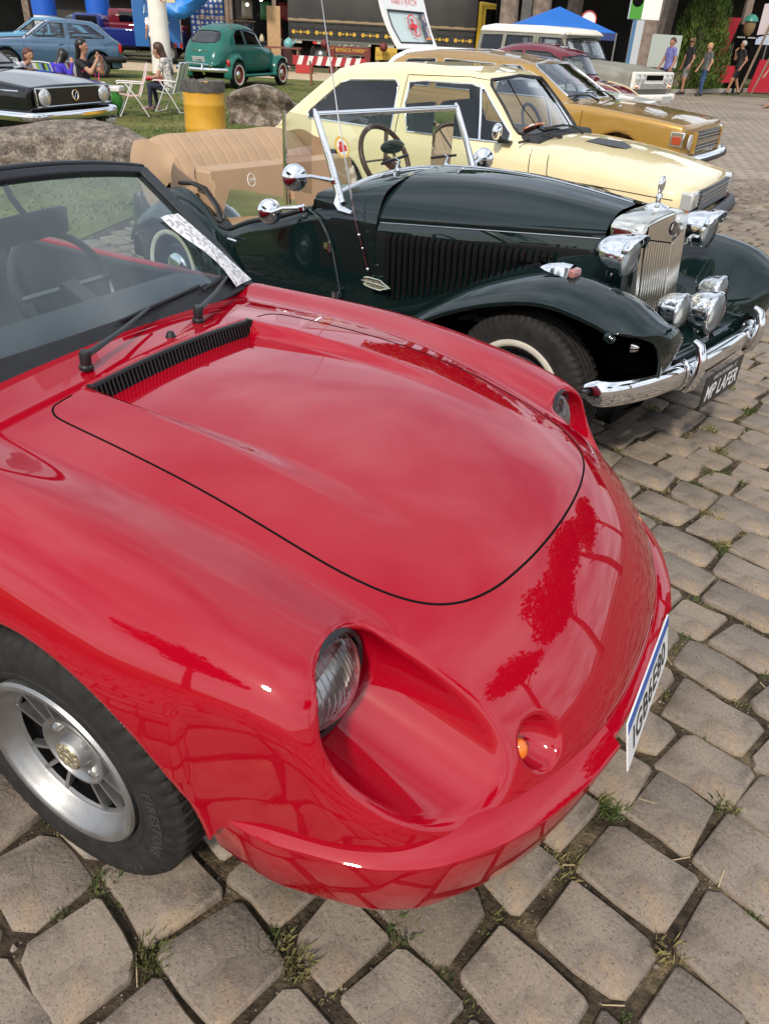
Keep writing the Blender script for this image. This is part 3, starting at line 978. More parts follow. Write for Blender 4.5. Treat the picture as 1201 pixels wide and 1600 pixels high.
# headlights: bowl, lens with flutes, rubber ring
def red_lamp(s):
    c = Vector((.508, s * .602, .646)); ax = Vector((.985, 0, .06)).normalized()
    g = G(); g.lathe([(.0, -.06), (.05, -.045), (.085, -.012), (.088, 0)], c, ax, 40); h = g.build('headlight', M_REFLECT, red, 60)
    g = G(); g.lathe([(.088, .0), (.078, .018), (.055, .034), (.028, .043), (0, .046)], c, ax, 40); g.build('lens', M_LENS, h, 60)
    g = G(); u = ax.cross(Vector((0, 1, 0))).normalized(); v = ax.cross(u)
    for k in range(-7, 8):
        yy = k * .0105; L = math.sqrt(max(.083 ** 2 - yy * yy, 0))
        pts = []
        for q in range(9):
            t = (-1 + 2 * q / 8) * L; rr2 = math.hypot(yy, t)
            pts.append(c + ax * (.046 * (1 - (rr2 / .088) ** 2) - .002) + v * yy + u * t)
        g.tube(pts, .0016, 4)
    g.build('lens_flutes', glass('fluted lens', (.55, .57, .56), ior=1.6), h)
    g = G(); g.lathe([(.0875, -.03), (.098, -.03), (.0985, .010), (.094, .015), (.0885, .010)], c, ax, 48); g.build('rubber_ring', M_BLACK, h, 50)
for s in (-1, 1): red_lamp(s)
for s in (-1, 1):
    g = G(); g.ball((.812, s * .440, .500), (.018, .018, .024), 16, 10); g.build('indicator_lens', M_AMBER, red, 60)

# black ventilation grille across the cowl
g = G()
def gz(y): return red_top(-.36, y, .9)
n = 26
ysg = np.linspace(-.288, .288, n)
for top in (0, 1):
    pts = []
    for y in ysg:
        zt = gz(y)
        pts.append((-.330, y, zt - .004) if top else (-.318, y, zt - .046))
    g.tube(pts, .0065 if top else .004, 6)
P = [[(-.3345, y, gz(y) - .004) for y in ysg], [(-.326, y, gz(y) - .046) for y in ysg]]
g.box((-.328, -.2885, gz(.288) - .022), (.022, .007, .05)); g.box((-.328, .2885, gz(.288) - .022), (.022, .007, .05))
gr = g.build('cowl_grille', M_BLACKPL, red)
g = G(); g.grid(P); g.build('grille_back', M_DARK, gr)
for k in range(46):
    y = -.279 + .558 * k / 45; zt = gz(y)
    if k == 0:
        g = G(); g.bar((-.328, 0, -.005), (-.318, 0, -.045), .0042, .010, up=(1, 0, 0)); sl0 = g.build('grille_slat', M_BLACKPL, gr); sl0.location = (0, y, zt)
    else:
        s_ = sl0.copy(); link(s_, gr); s_.location = (0, y, zt)

# windscreen
def ws_pt(u, v, off=0.0):
    """u -1..1 across, v 0..1 up"""
    hw = .615 + (.525 - .615) * v
    y = u * hw
    bx, bz = -.515 - .10 * u * u * .9, .868 - .02 * u * u
    tx, tz = -.885 - .03 * u * u, 1.205 - .045 * u * u
    x = bx + (tx - bx) * v; z = bz + (tz - bz) * v + .012 * math.sin(math.pi * v)
    return (x + off * .67, y, z + off * .74)
g = G(); g.grid([[ws_pt(-1 + 2 * i / 16, j / 8) for i in range(17)] for j in range(9)])
M_WS = glass('tinted windscreen', (.60, .74, .72), ior=1.7, sky_veil=.05)
g.build('windscreen', M_WS, red, 180)
def strip(g, fa, fb, th, n=24):
    """flat moulding between curves fa(t) and fb(t), th thick along the pane normal"""
    S = []
    for i in range(n + 1):
        t = i / n
        a, b = fa(t), fb(t)
        S.append([fa(t, -th), fb(t, -th), fb(t, th), fa(t, th)])
    g.grid(S, closed_u=True)
g = G(); strip(g, lambda t, o=0: ws_pt(-1.04 + 2.08 * t, -.05, o), lambda t, o=0: ws_pt(-1.0 + 2.0 * t, .07, o * .8), .009); g.build('lower_seal', M_BLACK, red, 50, bevel=.003)
M_FRAME = mat('screen frame black', (.012, .014, .018), .45, var=.15, vscale=12)
for s in (-1, 1):
    g = G(); strip(g, lambda t, o=0: ws_pt(s * (1.06 - .0 * t), -.06 + 1.09 * t, o), lambda t, o=0: ws_pt(s * .955, -.03 + 1.03 * t, o), .014)
    g.build('screen_pillar', M_FRAME, red, 50, bevel=.004)
g = G(); strip(g, lambda t, o=0: ws_pt(-1.06 + 2.12 * t, 1.025, o * 1.2), lambda t, o=0: ws_pt(-1.03 + 2.06 * t, .965, o), .013); g.build('header_rail', M_FRAME, red, 50, bevel=.005)
# folded soft-top front bow just behind the header
g = G(); strip(g, lambda t, o=0: ws_pt(-1.05 + 2.1 * t, 1.065, o * 1.1), lambda t, o=0: ws_pt(-1.05 + 2.1 * t, 1.03, o * 1.1), .013); g.build('roof_bow', M_FRAME, red, 50, bevel=.006)

# wipers
def wiper(base, tip, blade_len):
    b = Vector(base)
    g = G(); g.lathe([(.0, .034), (.011, .033), (.014, .026), (.013, .0), (.017, -.004), (.017, -.012)], b, (.1, 0, 1), 14); w = g.build('wiper', M_BLACKPL, red, 40)
    t = Vector(tip)
    m_ = b.lerp(t, .45) + Vector((.02, 0, .022))
    g = G(); g.tube([b + Vector((0, 0, .02)), b.lerp(m_, .35) + Vector((0, 0, .012)), m_, t + Vector((.012, 0, .012))], [.0125, .011, .008, .005], 6, flat=.6); g.build('wiper_arm', M_BLACKPL, w)
    return w
def ws_at(y, v, off=.012):
    hw = .615 + (.525 - .615) * v
    return Vector(ws_pt(y / hw, v, off))
w1 = wiper((-.398, -.235, .884), ws_at(.10, .055), .45)
g = G(); g.tube([ws_at(.0, .05, .016), ws_at(.10, .06, .018), ws_at(.36, .082, .014)], [.005, .007, .005], 6); g.tube([ws_at(-.02, .04, .006), ws_at(.15, .056, .006), ws_at(.41, .078, .006)], .004, 6); g.build('wiper_blade', M_BLACKPL, w1)
w2 = wiper((-.412, .175, .884), ws_at(.50, .06), .45)
g = G(); g.tube([ws_at(.36, .05, .016), ws_at(.50, .07, .018), ws_at(.60, .10, .016)], [.005, .007, .005], 6); g.tube([ws_at(.34, .04, .006), ws_at(.50, .065, .006), ws_at(.61, .105, .010)], .004, 6); g.build('wiper_blade', M_BLACKPL, w2)
g = G(); g.lathe([(0, .016), (.008, .014), (.011, .006), (.014, .0), (.014, -.006)], (-.385, .035, red_top(-.385, .035, .9)), (0, 0, 1), 12); g.build('washer_nozzle', M_BLACKPL, red)
# leaflet under the far wiper
g = G()
S = []
for j in range(13):
    v = -.02 + .60 * j / 12; t = j / 12; row = []
    for i in range(5):
        u = (.855 - .10 * t) + (.205 - .05 * t) * i / 4
        row.append(ws_pt(u, v, .020 + .014 * math.sin(t * 5.2) * (1 - i / 4) + .004 * math.sin(i * 1.3)))
    S.append(row)
g.grid(S)
lf = g.build('paper_leaflet', mat('printed leaflet paper', (.80, .80, .80), .7, col2=(.42, .42, .45), c2=(.50, .56), c2scale=70), None, 180)
lf.matrix_world = Matrix.Translation(RC.o) @ Matrix.Rotation(rad(RC.yaw), 4, 'Z')
tag(lf, 'white printed paper leaflet tucked along the windscreen edge of the red car', 'leaflet')

# cabin
for s in (1, -1):
    g = G(); g.box((-1.25, s * .645, .60), (1.3, .03, .44)); g.build('door_panel', mat('door card', (.012, .013, .015), .6), red, bevel=.008)
g = G(); S = []
for i in range(13):
    y = -.64 + 1.28 * i / 12
    S.append([(-.54, y, .82), (-.62, y, .845), (-.80, y, .845 - .015 * math.cos(i)), (-.92, y, .82), (-.97, y, .76), (-.95, y, .62)])
g.grid(S); g.build('dashboard', mat('dash vinyl', (.035, .038, .042), .6, bump=.1, bscale=300), red, 60)
g = G(); ang = rad(28); cc = Vector((-1.12, .33, .80)); R_ = .185
pts = [cc + Vector((math.cos(a) * R_ * -math.sin(ang) * 1, math.sin(a) * R_, math.cos(a) * R_ * math.cos(ang))) for a in np.linspace(0, 2 * math.pi, 40, endpoint=False)]
g.tube(pts, .013, 8, closed=True)
for a in (1.57, -1.57, 3.14): g.bar(cc, cc + Vector((-math.cos(a) * R_ * math.sin(ang), math.sin(a) * R_, math.cos(a) * R_ * math.cos(ang))), .03, .012)
g.bar(cc, (-.93, .33, .72), .06); g.build('steering_wheel', M_BLACKPL, red)
for s in (-1, 1):
    g = G()
    def seat_sd(x, y, z, s=s):
        yy = y - s * .33
        b = np.maximum(np.maximum(np.abs(x + 1.45) - .26, np.abs(yy) - .23), np.abs(z - .42) - .10)
        xx = x + 1.78 + .28 * (z - .5)
        k = np.maximum(np.maximum(np.abs(xx) - .08, np.abs(yy) - .24 + .25 * np.maximum(z - .75, 0)), np.abs(z - .68) - .30)
        return smin(b, k, .08) - .03
    v, q = nets(seat_sd, (-2.2, s * .33 - .35, .25), (-1.1, s * .33 + .35, 1.1), .03)
    v = sdf_project(seat_sd, v, 2)
    sdf_part('seat', v, sdf_normals(seat_sd, v, .01), [tuple(f) for f in q], M_SEAT, red)
g = G(); g.box((0, 0, 0), (.03, .26, .075)); rm = g.build('rear_view_mirror', M_FRAME, red, bevel=.012); rm.location = (-.845, .03, 1.085); rm.rotation_euler = (0, .1, .1)
g = G(); g.tube([(-.845, .03, 1.10), (-.86, 0, 1.16), (-.875, 0, 1.19)], .009, 6); g.build('mirror_stalk', M_FRAME, red)
g = G(); g.box((-1.3, 0, .30), (1.4, 1.28, .03)); g.box((-1.4, 0, .38), (1.1, .22, .16)); g.build('cabin_floor', M_SEAT, red)

# near wheels
def turbine_wheel(parent, c, side):
    ax = Vector((0, side, 0)); R = .313; rr = .196
    wh = bpy.data.objects.new('wheel', None); link(wh, parent); wh.location = c
    g = G(); tyre(g, (0, 0, 0), ax, R, .20, rr, 64, 1); ty = g.build('tyre', M_RUBBER, wh, 35)
    u = Vector((0, 0, 1)); v = ax.cross(u) * -1   # reading direction when seen from outside
    def on_tyre(a0):
        def fn(p, q, d):
            a = a0 + p / .262; r = .262 + q
            h = .0995 - .05 * abs(r - .25) + .0006
            return ax * (h + d) + (u * math.cos(a) + v * math.sin(a)) * r
        return fn
    for tx, sz, an in (('FIRESTONE', .030, 92), ('F-560', .024, 140), ('FIRESTONE', .030, -62)):
        g = G(); g.text(tx, sz, on_tyre(rad(an)), .0009, space=1.35, bold=.0008); g.build('tyre_lettering', mat('tyre lettering rubber', (.035, .034, .033), .5), wh, False)
    g = G()
    g.lathe([(rr - .004, .03), (rr + .003, .088), (rr + .005, .094), (rr + .001, .100), (rr - .008, .1005), (rr - .015, .096), (rr - .019, .088), (.168, .070), (.161, .066), (.158, .060), (.154, .0595), (.152, .053)], (0, 0, 0), ax, 72)
    rim = g.build('rim', M_ALU, wh, 40)
    g = G(); g.lathe([(.1518, .0535), (.1525, .034), (0, .034)], (0, 0, 0), ax, 32); g.build('spoke_shade', M_DARK, wh)  # black disc and sleeve painted as the shade between the spokes
    g = G(); g.lathe([(.084, .02), (.085, .056), (.083, .060), (.078, .060), (.070, .050), (.05, .044), (.042, .046), (.037, .066), (.0355, .070), (.034, .071)], (0, 0, 0), ax, 48)
    for q in range(4):
        for d_ in (8, 31, 54):
            a = rad(q * 90 + d_ + 12)
            dd = u * math.cos(a) + v * math.sin(a)
            g.bar(ax * .049 + dd * .080, ax * .052 + dd * .157, .0085, .018, up=ax)
    g.build('spokes', M_ALU, wh, 40)
    g = G(); g.lathe([(.034, .0705), (.032, .073), (0, .0735)], (0, 0, 0), ax, 32); cap = g.build('hub_cap', mat('hub cap brass', (.45, .40, .27), .4, .8, col2=(.06, .055, .04), c2=(.5, .6), c2scale=55), wh, 50)
    g = G()
    for k in range(9):
        a = 2 * math.pi * k / 9; g.lathe([(.0075, .072), (.0065, .0755), (0, .076)], (u * math.cos(a) + v * math.sin(a)) * .023, ax, 10)
    g.lathe([(.0135, .073), (.0125, .0755), (.0105, .0755), (.010, .073)], (0, 0, 0), ax, 20)
    g.build('cap_emblem', mat('emblem brass', (.55, .50, .36), .35, .8), wh, 50)
    for k in range(4):
        a = rad(45 + 90 * k); g = G(); g.lathe([(.011, .042), (.011, .056), (.006, .06), (0, .06)], (u * math.cos(a) + v * math.sin(a)) * .060, ax, 6); g.build('wheel_nut', M_CHROME_OLD, wh, 20)
    return wh
turbine_wheel(red, (0, -.70, .313), -1)
for (wx, sd) in ((0, 1), (-2.33, 1), (-2.33, -1)):
    plain_wheel(red, (wx, sd * .70, .313), sd, .313, .2, .196)
g = G(); g.box((-1.1, 0, .26), (3.6, 1.0, .10)); g.box((.3, 0, .28), (1.1, .9, .14)); g.build('underbody', M_DARK, red)

# ================================================================== dark green vintage roadster
LC = Frame((1.43, 3.13), -40.3)
laf = thing('vintage_roadster', 'dark green vintage open roadster with chrome radiator and beige seats', 'car', LC.o, LC.yaw)
M_GREEN = paint('dark green paint', (0.004, 0.0125, 0.0125), rough=.3, coat=1.0, coat_rough=.015, inside=(.01, .01, .01), dirt=.1)
def hood_sec(x):
    t = (x + .55) / (-1.62 + .55)
    hw = .225 + .265 * t; zt = .993 + .040 * math.sin(min(t, 1) * math.pi * .88) ; zs = .880 - .085 * t
    zcr = .945 - .035 * t
    P = [(x, hw + .004, zs), (x, hw, zs + .035), (x, hw - .025 - .03 * t, zcr), (x, hw * .60, zcr + (zt - zcr) * .72), (x, hw * .25, zt - .006), (x, 0, zt)]
    P = P + [(a, -b, c) for (a, b, c) in P[-2::-1]]
    return [tuple(p) for p in curve_pts(P, 5)]
g = G(); g.grid([hood_sec(-.555 - 1.045 * i / 16) for i in range(17)]); g.build('bonnet', M_GREEN, laf, 60, out=(0, 0, 1))
g = G(); g.tube([(x, 0, hood_sec(x)[25][2] + .002) for x in np.linspace(-.57, -1.6, 14)], .005, 6); g.build('bonnet_hinge', M_CHROME, laf)
for s in (-1, 1):
    g = G(); g.tube([(x, s * (.2255 + .265 * ((x + .55) / -1.07) + .006), .880 - .085 * (x + .55) / -1.07) for x in np.linspace(-.57, -1.6, 14)], .0028, 6); g.build('bonnet_seam', M_CHROME_OLD, laf)
    g = G()
    P = []
    for x in np.linspace(-.45, -1.66, 14):
        t = (x + .55) / -1.07; y = .222 + .265 * t
        P.append([(x, s * (y + .006), .876 - .085 * t), (x, s * (y + .018), .80 - .05 * t), (x, s * (y + .025), .55), (x, s * (y + .02), .32)])
    g.grid(P); g.build('engine_side', M_GREEN, laf, 50, out=(0, s, 0))
    for k in range(26):
        t = k / 25
        x = -1.515 + t * .77; tt = (x + .55) / -1.07; y = .222 + .265 * tt + .030
        zt = .757 + .035 * t; zb = .455 + .33 * t ** 1.35
        pts = [(0, -s * .004, .004), (0, s * .010, -.002), (0, s * .018, -.016), (0, s * .018, -.04), (0, s * .014, -(zt - zb) * .6), (0, s * .006, -(zt - zb))]
        g = G(); g.tube(pts, [.006, .0135, .0148, .0145, .0135, .006], 8, flat=.8, up=(0, s, .2)); lv = g.build('louver', M_GREEN, laf, 60)
        lv.location = (x, s * y, zt)

# radiator shell
def rad_y(t): return t
g = G()
def shell_sec(x, grow=0.0):
    P = [(.205, .50), (.212, .70), (.222, .90), (.214, .945), (.175, .968), (.09, .985), (0, .992)]
    Q = curve_pts([(a + grow, b + (grow if b > .9 else 0)) for a, b in P], 4)
    L = [(-x_, z_) for (x_, z_) in Q] + [(x_, z_) for (x_, z_) in Q[-2::-1]]
    return L
S = []
for (dx, gr) in ((-.145, -.002), (-.135, .003), (-.05, .004), (-.006, .002), (0, -.004), (0, -.018), (-.012, -.024)):
    S.append([(-.40 + dx + .10 * (.95 - z) * .9 + .028 * (1 - abs(y) / .21), y, z) for (y, z) in shell_sec(0, gr)])
g.grid(S); g.build('radiator_shell', M_NICKEL, laf, 50)
g = G(); S = []
for z in (.50, .9, .93):
    S.append([(-.418 + .10 * (.95 - z) * .9 + .028 * (1 - abs(y) / .21), y, z) for y in np.linspace(-.2, .2, 11)])
g.grid(S); g.build('radiator_core', M_DARK, laf)
for k in range(21):
    y = -.185 + .37 * k / 20
    if k == 10: w_ = .011
    else: w_ = .006
    zt = .90 - .035 * (1 - abs(y) / .2)
    x0 = lambda z: -.400 + .09 * (.95 - z) + .028 * (1 - abs(y) / .21)
    g = G(); g.tube([(x0(.50), 0, .50), (x0(.7), 0, .70), (x0(zt), 0, zt)], w_, 8, flat=1.3); sl = g.build('radiator_slat', M_NICKEL, laf, 60); sl.location = (0, y, 0)
g = G()
for s in (-1, 1):
    P = [[(-.396 + .09 * (.95 - z) + .028 * (1 - abs(y) / .21), y, z) for z in (.985 - .22 * abs(y) ** 1.2 - .004, .905 - .035 * (1 - abs(y) / .2))] for y in np.linspace(0, s * .19, 8)]
    g.grid(P)
g.build('radiator_header', M_NICKEL, laf, 60)
g = G(); g.lathe([(.030, 0), (.028, .005), (0, .0065)], (-.366, 0, .925), (1, 0, .05), 8); eb = g.build('radiator_badge', mat('badge enamel', (.05, .045, .05), .3), laf, 30)
g = G(); g.text('LM', .030, lambda u, v, d: (-.3585, u, .925 + v)); g.build('badge_letters', M_CHROME, eb, False)
g = G(); g.lathe([(.052, 0), (.05, .01), (.03, .018), (.012, .024), (.010, .045), (.016, .052), (.012, .06)], (-.46, 0, .990), (0, 0, 1), 20)
g.ball((-.46, 0, 1.085), (.012, .026, .036), 14, 10); g.build('radiator_mascot', M_CHROME, laf, 50)

# headlamps with visors
def bowl_lamp(name, c, r, dep, visor=False, ax=(1, 0, -.02)):
    c = Vector(c); ax = Vector(ax).normalized()
    g = G(); g.lathe([(0, -dep), (r * .45, -dep * .93), (r * .8, -dep * .6), (r * .97, -dep * .2), (r, 0), (r * 1.05, .006), (r * 1.04, .018), (r * .96, .022)], c, ax, 28); h = g.build(name, M_CHROME, laf, 60)
    g = G(); g.lathe([(r * .97, .018), (r * .7, .034), (r * .35, .042), (0, .044)], c, ax, 28); g.build('lens', M_LENS, h, 60)
    g = G(); g.lathe([(r * .94, .015), (r * .6, -dep * .35), (0, -dep * .5)], c, ax, 24); g.build('reflector', M_REFLECT, h, 60)
    if visor:
        u = Vector((0, 0, 1)); v = ax.cross(u)
        S = []
        for i in range(15):
            a = -1.3 + 2.6 * i / 14
            d = u * math.cos(a) + v * math.sin(a)
            L = .004 + .050 * max(0, math.cos(a)) ** .8
            S.append([c + ax * .012 + d * r * 1.075, c + ax * (.012 + L) + d * r * (1.06 + .02)])
        g = G(); g.grid(S); o = g.build('visor', M_CHROME, h, 60)
        sm = o.modifiers.new('s', 'SOLIDIFY'); sm.thickness = .003
    return h
for s in (-1, 1):
    bowl_lamp('headlight', (-.37, s * .395, .872), .080, .135, True)
    bowl_lamp('fog_lamp', (-.185, s * .205, .66), .072, .09)
    g = G(); g.tube([(-.46, s * .22, .80), (-.43, s * .395, .79), (-.43, s * .395, .81)], .014, 8); g.build('lamp_bracket', M_CHROME, laf)
    g = G(); g.tube([(-.22, s * .205, .60), (-.22, s * .18, .50)], .010, 6); g.build('lamp_bracket', M_CHROME, laf)
bowl_lamp('spot_lamp', (-.115, 0, .628), .088, .13)
g = G(); g.tube([(-.16, 0, .54), (-.16, 0, .42)], .012, 8); g.build('lamp_bracket', M_CHROME, laf)

# front fenders
FX = [-1.62, -1.40, -1.23, -1.02, -.83, -.626, -.458, -.292, -.155, -.07, -.03, -.02]
FZ = [.34, .40, .485, .625, .718, .790, .818, .802, .762, .722, .690, .660]
_fz = spline(FX, FZ)
def fender_sec(x, s, drop=0.0):
    k = min(1, max(0, (x + .34) / .32))
    t = (x + .55) / -1.07; yi = max(.222 + .265 * t + .03, .26) - .02
    kk = max(0, min(1, (x + .75) / .35))
    P = [(yi, .105 + .15 * kk), (yi + .06, .075 + .10 * kk), (.50 + .04 * max(t, 0), .018 + .022 * kk), (.615, 0), (.70, .012), (.765, .045), (.795, .080), (.790, .098)]
    out = []
    for (y, dz) in curve_pts(P, 4):
        sh = .17 * k * k * (max(0, y - .62) / .18) ** 2 + .16 * k * k * (max(0, .56 - y) / .25) ** 2
        xe = x - sh
        out.append((xe, s * y, float(_fz(xe)) - dz - drop * (1 - .6 * min(1, abs(y - .60) / .2))))
    return out
for s in (-1, 1):
    xs = list(np.linspace(-1.62, -.12, 26)) + [-.09, -.065, -.045, -.03, -.022]
    S = [fender_sec(x, s) for x in xs]
    last = S[-1]
    for j in range(1, 7):
        row = []
        for p in last:
            w_ = min(1.0, max(0.0, (.735 - abs(p[1])) / .20)) ** 1.3
            row.append((p[0] + .004 * math.sin(j * 1.2) - .012 * j * w_ - (.004 * j if w_ < .05 else 0), p[1] - s * .010 * j * w_, p[2] - (.042 * j) * w_ - .002 * j))
        S.append(row)
    g = G(); g.grid(S)
    o = g.build('front_fender', M_GREEN, laf, 60, out=(0, 0, 1))
    sm = o.modifiers.new('s', 'SOLIDIFY'); sm.thickness = .012; sm.offset = -1
    g = G(); g.lathe([(.0, .03), (.022, .028), (.03, .012), (.032, -.004)], (-.215, s * .50, .575), (1, -.15 * s, 0), 18); g.build('horn_trumpet', M_CHROME_OLD, laf)
    hn = laf.children[-1]
    g = G()
    for k in range(-2, 3): g.box((-.182, s * .50, .575 + k * .010), (.004, .05 - abs(k) * .008, .004))
    g.build('horn_bars', M_DARK, hn)
    # side indicator on the crest of the fender
    g = G()
    P = [(-.075, .004, .0), (-.03, .024, .022), (.03, .030, .034), (.062, .026, .036)]
    def ind_sec(q, w, h): return [(q, -w, 0), (q, -w * .8, h * .75), (q, 0, h), (q, w * .8, h * .75), (q, w, 0)]
    g.grid([ind_sec(-.085, .004, .006), ind_sec(-.05, .022, .028), ind_sec(.0, .030, .042), ind_sec(.05, .032, .046)])
    it = g.build('fender_indicator', M_CHROME, laf, 50); it.location = (-.515, s * .64, .815); it.rotation_euler = (0, .05, 0)
    g = G(); g.box((.062, 0, .018), (.03, .06, .034)); g.build('indicator_lens', mat('clear red lens', (.34, .15, .14), .15, coat=1), it, bevel=.008)

# valance between the fenders, tub, cowl
g = G(); S = []
for y in np.linspace(-.52, .52, 13):
    S.append([(-.42, y, .55), (-.25, y, .575 - .02 * (y / .5) ** 2), (-.12, y, .52), (-.09, y, .44), (-.12, y, .36), (-.2, y, .30)])
g.grid(S); g.build('front_valance', M_GREEN, laf, 60, out=(1, 0, 1))
g = G(); g.box((-.85, 0, .30), (1.2, .95, .18)); g.box((-2.6, 0, .30), (2.2, 1.1, .12)); g.box((-.45, 0, .42), (.5, .7, .2)); g.build('chassis', M_DARK, laf)
_ty = spline([-1.60, -1.75, -2.0, -2.6, -3.0, -3.4, -3.7, -3.85][::-1], [.497, .545, .60, .635, .635, .60, .52, .42][::-1])
_tz = spline([-3.9, -3.7, -3.45, -3.2, -3.0, -2.9, -2.80, -2.72, -2.66, -2.45, -2.2, -1.97, -1.8, -1.6], [.50, .60, .68, .725, .762, .755, .705, .645, .610, .655, .728, .805, .835, .842])
xs = np.linspace(-1.60, -3.85, 60)
for s in (-1, 1):
    S = []
    for x in xs:
        y = float(_ty(x)); zt = float(_tz(x))
        row = [(x, s * (y - .03), .28), (x, s * (y + .005), .36), (x, s * (y + .012), .5), (x, s * (y + .006), zt - .06), (x, s * y, zt - .012), (x, s * (y - .012), zt), (x, s * (y - .03), zt - .008), (x, s * (y - .04), zt - .05), (x, s * (y - .045), .35)]
        S.append(row)
    g = G(); g.grid(S); g.flip_if(s > 0).build('tub_side', M_GREEN, laf, 60)
    pts = [(x, s * (float(_ty(x)) - .012), float(_tz(x)) + .004) for x in np.linspace(-1.95, -2.66, 16)]
    g = G(); g.tube(pts, .014, 8); g.build('door_top_roll', mat('black leather roll', (.008, .009, .010), .4), laf, 60)
    pts = [(-1.955, s * .598, .81), (-1.90, s * .594, .785), (-1.855, s * .588, .735), (-1.815, s * .582, .66), (-1.78, s * .58, .55), (-1.75, s * .575, .42)]
    g = G(); g.tube([tuple(p) for p in curve_pts([(a, b + s * .010, c) for a, b, c in pts], 4)], .0055, 6); g.build('door_shut_line', mat('door edge', (.03, .05, .05), .2, coat=1), laf)
    for (hx, hz) in ((-1.822, .655), (-1.762, .425)):
        g = G(); g.tube([(hx, s * .60, hz - .024), (hx, s * .60, hz + .024)], .010, 8); g.box((hx - .012, s * .596, hz), (.05, .01, .030)); g.build('door_hinge', M_CHROME, laf)
    g = G(); g.tube([(-2.70, s * .648, .60), (-2.68, s * .650, .45), (-2.66, s * .648, .33)], .004, 6); g.build('door_rear_line', M_DARK, laf)
    g = G(); g.tube([(-2.55, s * .655, .575), (-2.53, s * .672, .573), (-2.46, s * .670, .570)], [.008, .008, .006], 8); g.build('door_handle', M_CHROME, laf)
    # oval side vent with mesh
    g = G(); P = [(-.075, .0), (-.06, .020), (.03, .024), (.06, .014), (.095, 0), (.06, -.014), (.03, -.024), (-.06, -.020)]
    yv = float(_ty(-1.70)) + .019
    pts = [(-1.575 + a, s * yv, .515 + b) for a, b in [tuple(q) for q in curve_pts(P, 4, True)]]
    yv2 = .222 + .265 * ((-1.57 + .55) / -1.07) + .030
    yv2 += .016
    pts = [(a, s * (yv2 + .006), c) for a, b, c in pts]
    g.tube(pts, .0045, 6, closed=True); g.tube([(-1.67, s * (yv2 + .006), .515), (-1.47, s * (yv2 + .006), .515)], .0035, 6)
    vn = g.build('side_vent', mat('pale gilt', (.75, .72, .55), .2, 1.0), laf)
    g = G(); g.add([(a, s * (yv2 + .003), c) for a, b, c in pts], [tuple(range(len(pts)))]); g.build('vent_mesh', mat('vent mesh', (.10, .10, .075), .5, .6, col2=(.5, .48, .36), c2=(.48, .52), c2scale=220), vn)
# rear panel
g = G(); g.grid([[(-3.82, y, z) for y in np.linspace(-.44, .44, 7)] for z in (.28, .4, .52)]); g.grid([[(x, y, .52 + (-3.82 - x) * -.35) for y in np.linspace(-.5, .5, 7)] for x in (-3.82, -3.5, -3.3)]); g.build('tail_panel', M_GREEN, laf, out=(-1, 0, 1))
# cowl
S = []
for x in np.linspace(-1.598, -1.93, 9):
    t = (x + 1.598) / -.332
    hw = .494 + .095 * t; zt = 1.007 - .078 * t; zs = .795 + .030 * t; zcr = .91 - .035 * t
    P = [(x, hw, zs), (x, hw - .005, zs + .05), (x, hw - .055, zcr + .02), (x, hw * .62, zcr + (zt - zcr) * .70), (x, hw * .28, zt - .008), (x, 0, zt)]
    S.append([tuple(p) for p in curve_pts(P + [(a, -b, c) for a, b, c in P[-2::-1]], 4)])
g = G(); g.grid(S); g.build('scuttle', M_GREEN, laf, 60, out=(0, 0, 1))
g = G(); g.tube([(p[0] + .004, p[1] * 1.004, p[2] + .001) for p in S[0]], .003, 5); g.build('bonnet_rear_gap', M_DARK, laf)
g = G()
for i in range(9):
    y = -.5 + i / 8
    pass
g.grid([[(-1.93, y, .926 - .16 * y * y), (-1.97, y, .90 - .16 * y * y), (-1.98, y, .80), (-1.96, y, .70)] for y in np.linspace(-.56, .56, 13)]); g.build('dashboard', mat('walnut dash', (.05, .022, .01), .35, coat=.6), laf, 50)

# windscreen: flat pane in a chrome frame, folding posts
def wsl(y, v):
    zb = .958 - .20 * y * y; zt = 1.222 - .0 * y * y
    z = zb + (zt - zb) * v
    return (-1.775 - .50 * (z - .83), y, z)
g = G(); g.grid([[wsl(y, v) for y in np.linspace(-.535, .535, 15)] for v in (0, .5, 1)]); wsg = g.build('windscreen', M_GLASS_C, laf, 180)
g = G(); g.tube([wsl(y, 0) for y in np.linspace(-.54, .54, 20)], .013, 8, flat=1.3); g.build('screen_bottom_rail', M_CHROME, laf, 60)
g = G(); g.tube([wsl(y, 1.0) for y in np.linspace(-.545, .545, 10)], .012, 8, flat=1.2); g.build('screen_top_rail', M_CHROME, laf, 60)
for s in (-1, 1):
    g = G(); g.tube([(-1.79, s * .55, .86), (-1.87, s * .548, 1.03), wsl(s * .545, 1.0), (wsl(s * .545, 1)[0] - .012, s * .545, 1.245)], [.022, .016, .014, .006], 8, flat=1.2)
    g.build('screen_post', M_CHROME, laf, 60)
    g = G(); g.tube([(-1.80, s * .555, .905), (-1.80, s * .562, .855), (-1.77, s * .568, .835), (-1.71, s * .556, .828)], [.018, .030, .026, .016], 8, flat=.7); g.build('post_bracket', M_CHROME, laf, 60)
    # wing panes behind the posts
    g = G(); g.grid([[(-1.99 - .16 * u, s * (.555 + .03 * u), .87 + (.345 + .01 * u) * v) for u in (0, .5, 1)] for v in (0, .5, 1)]); wp = g.build('wind_wing', M_GLASS, laf, 180)
    g = G(); g.bar((-2.15, s * .586, .80), (-2.15, s * .586, 1.225), .008, .020, up=(1, 0, 0)); g.build('wing_rail', M_CHROME, wp)
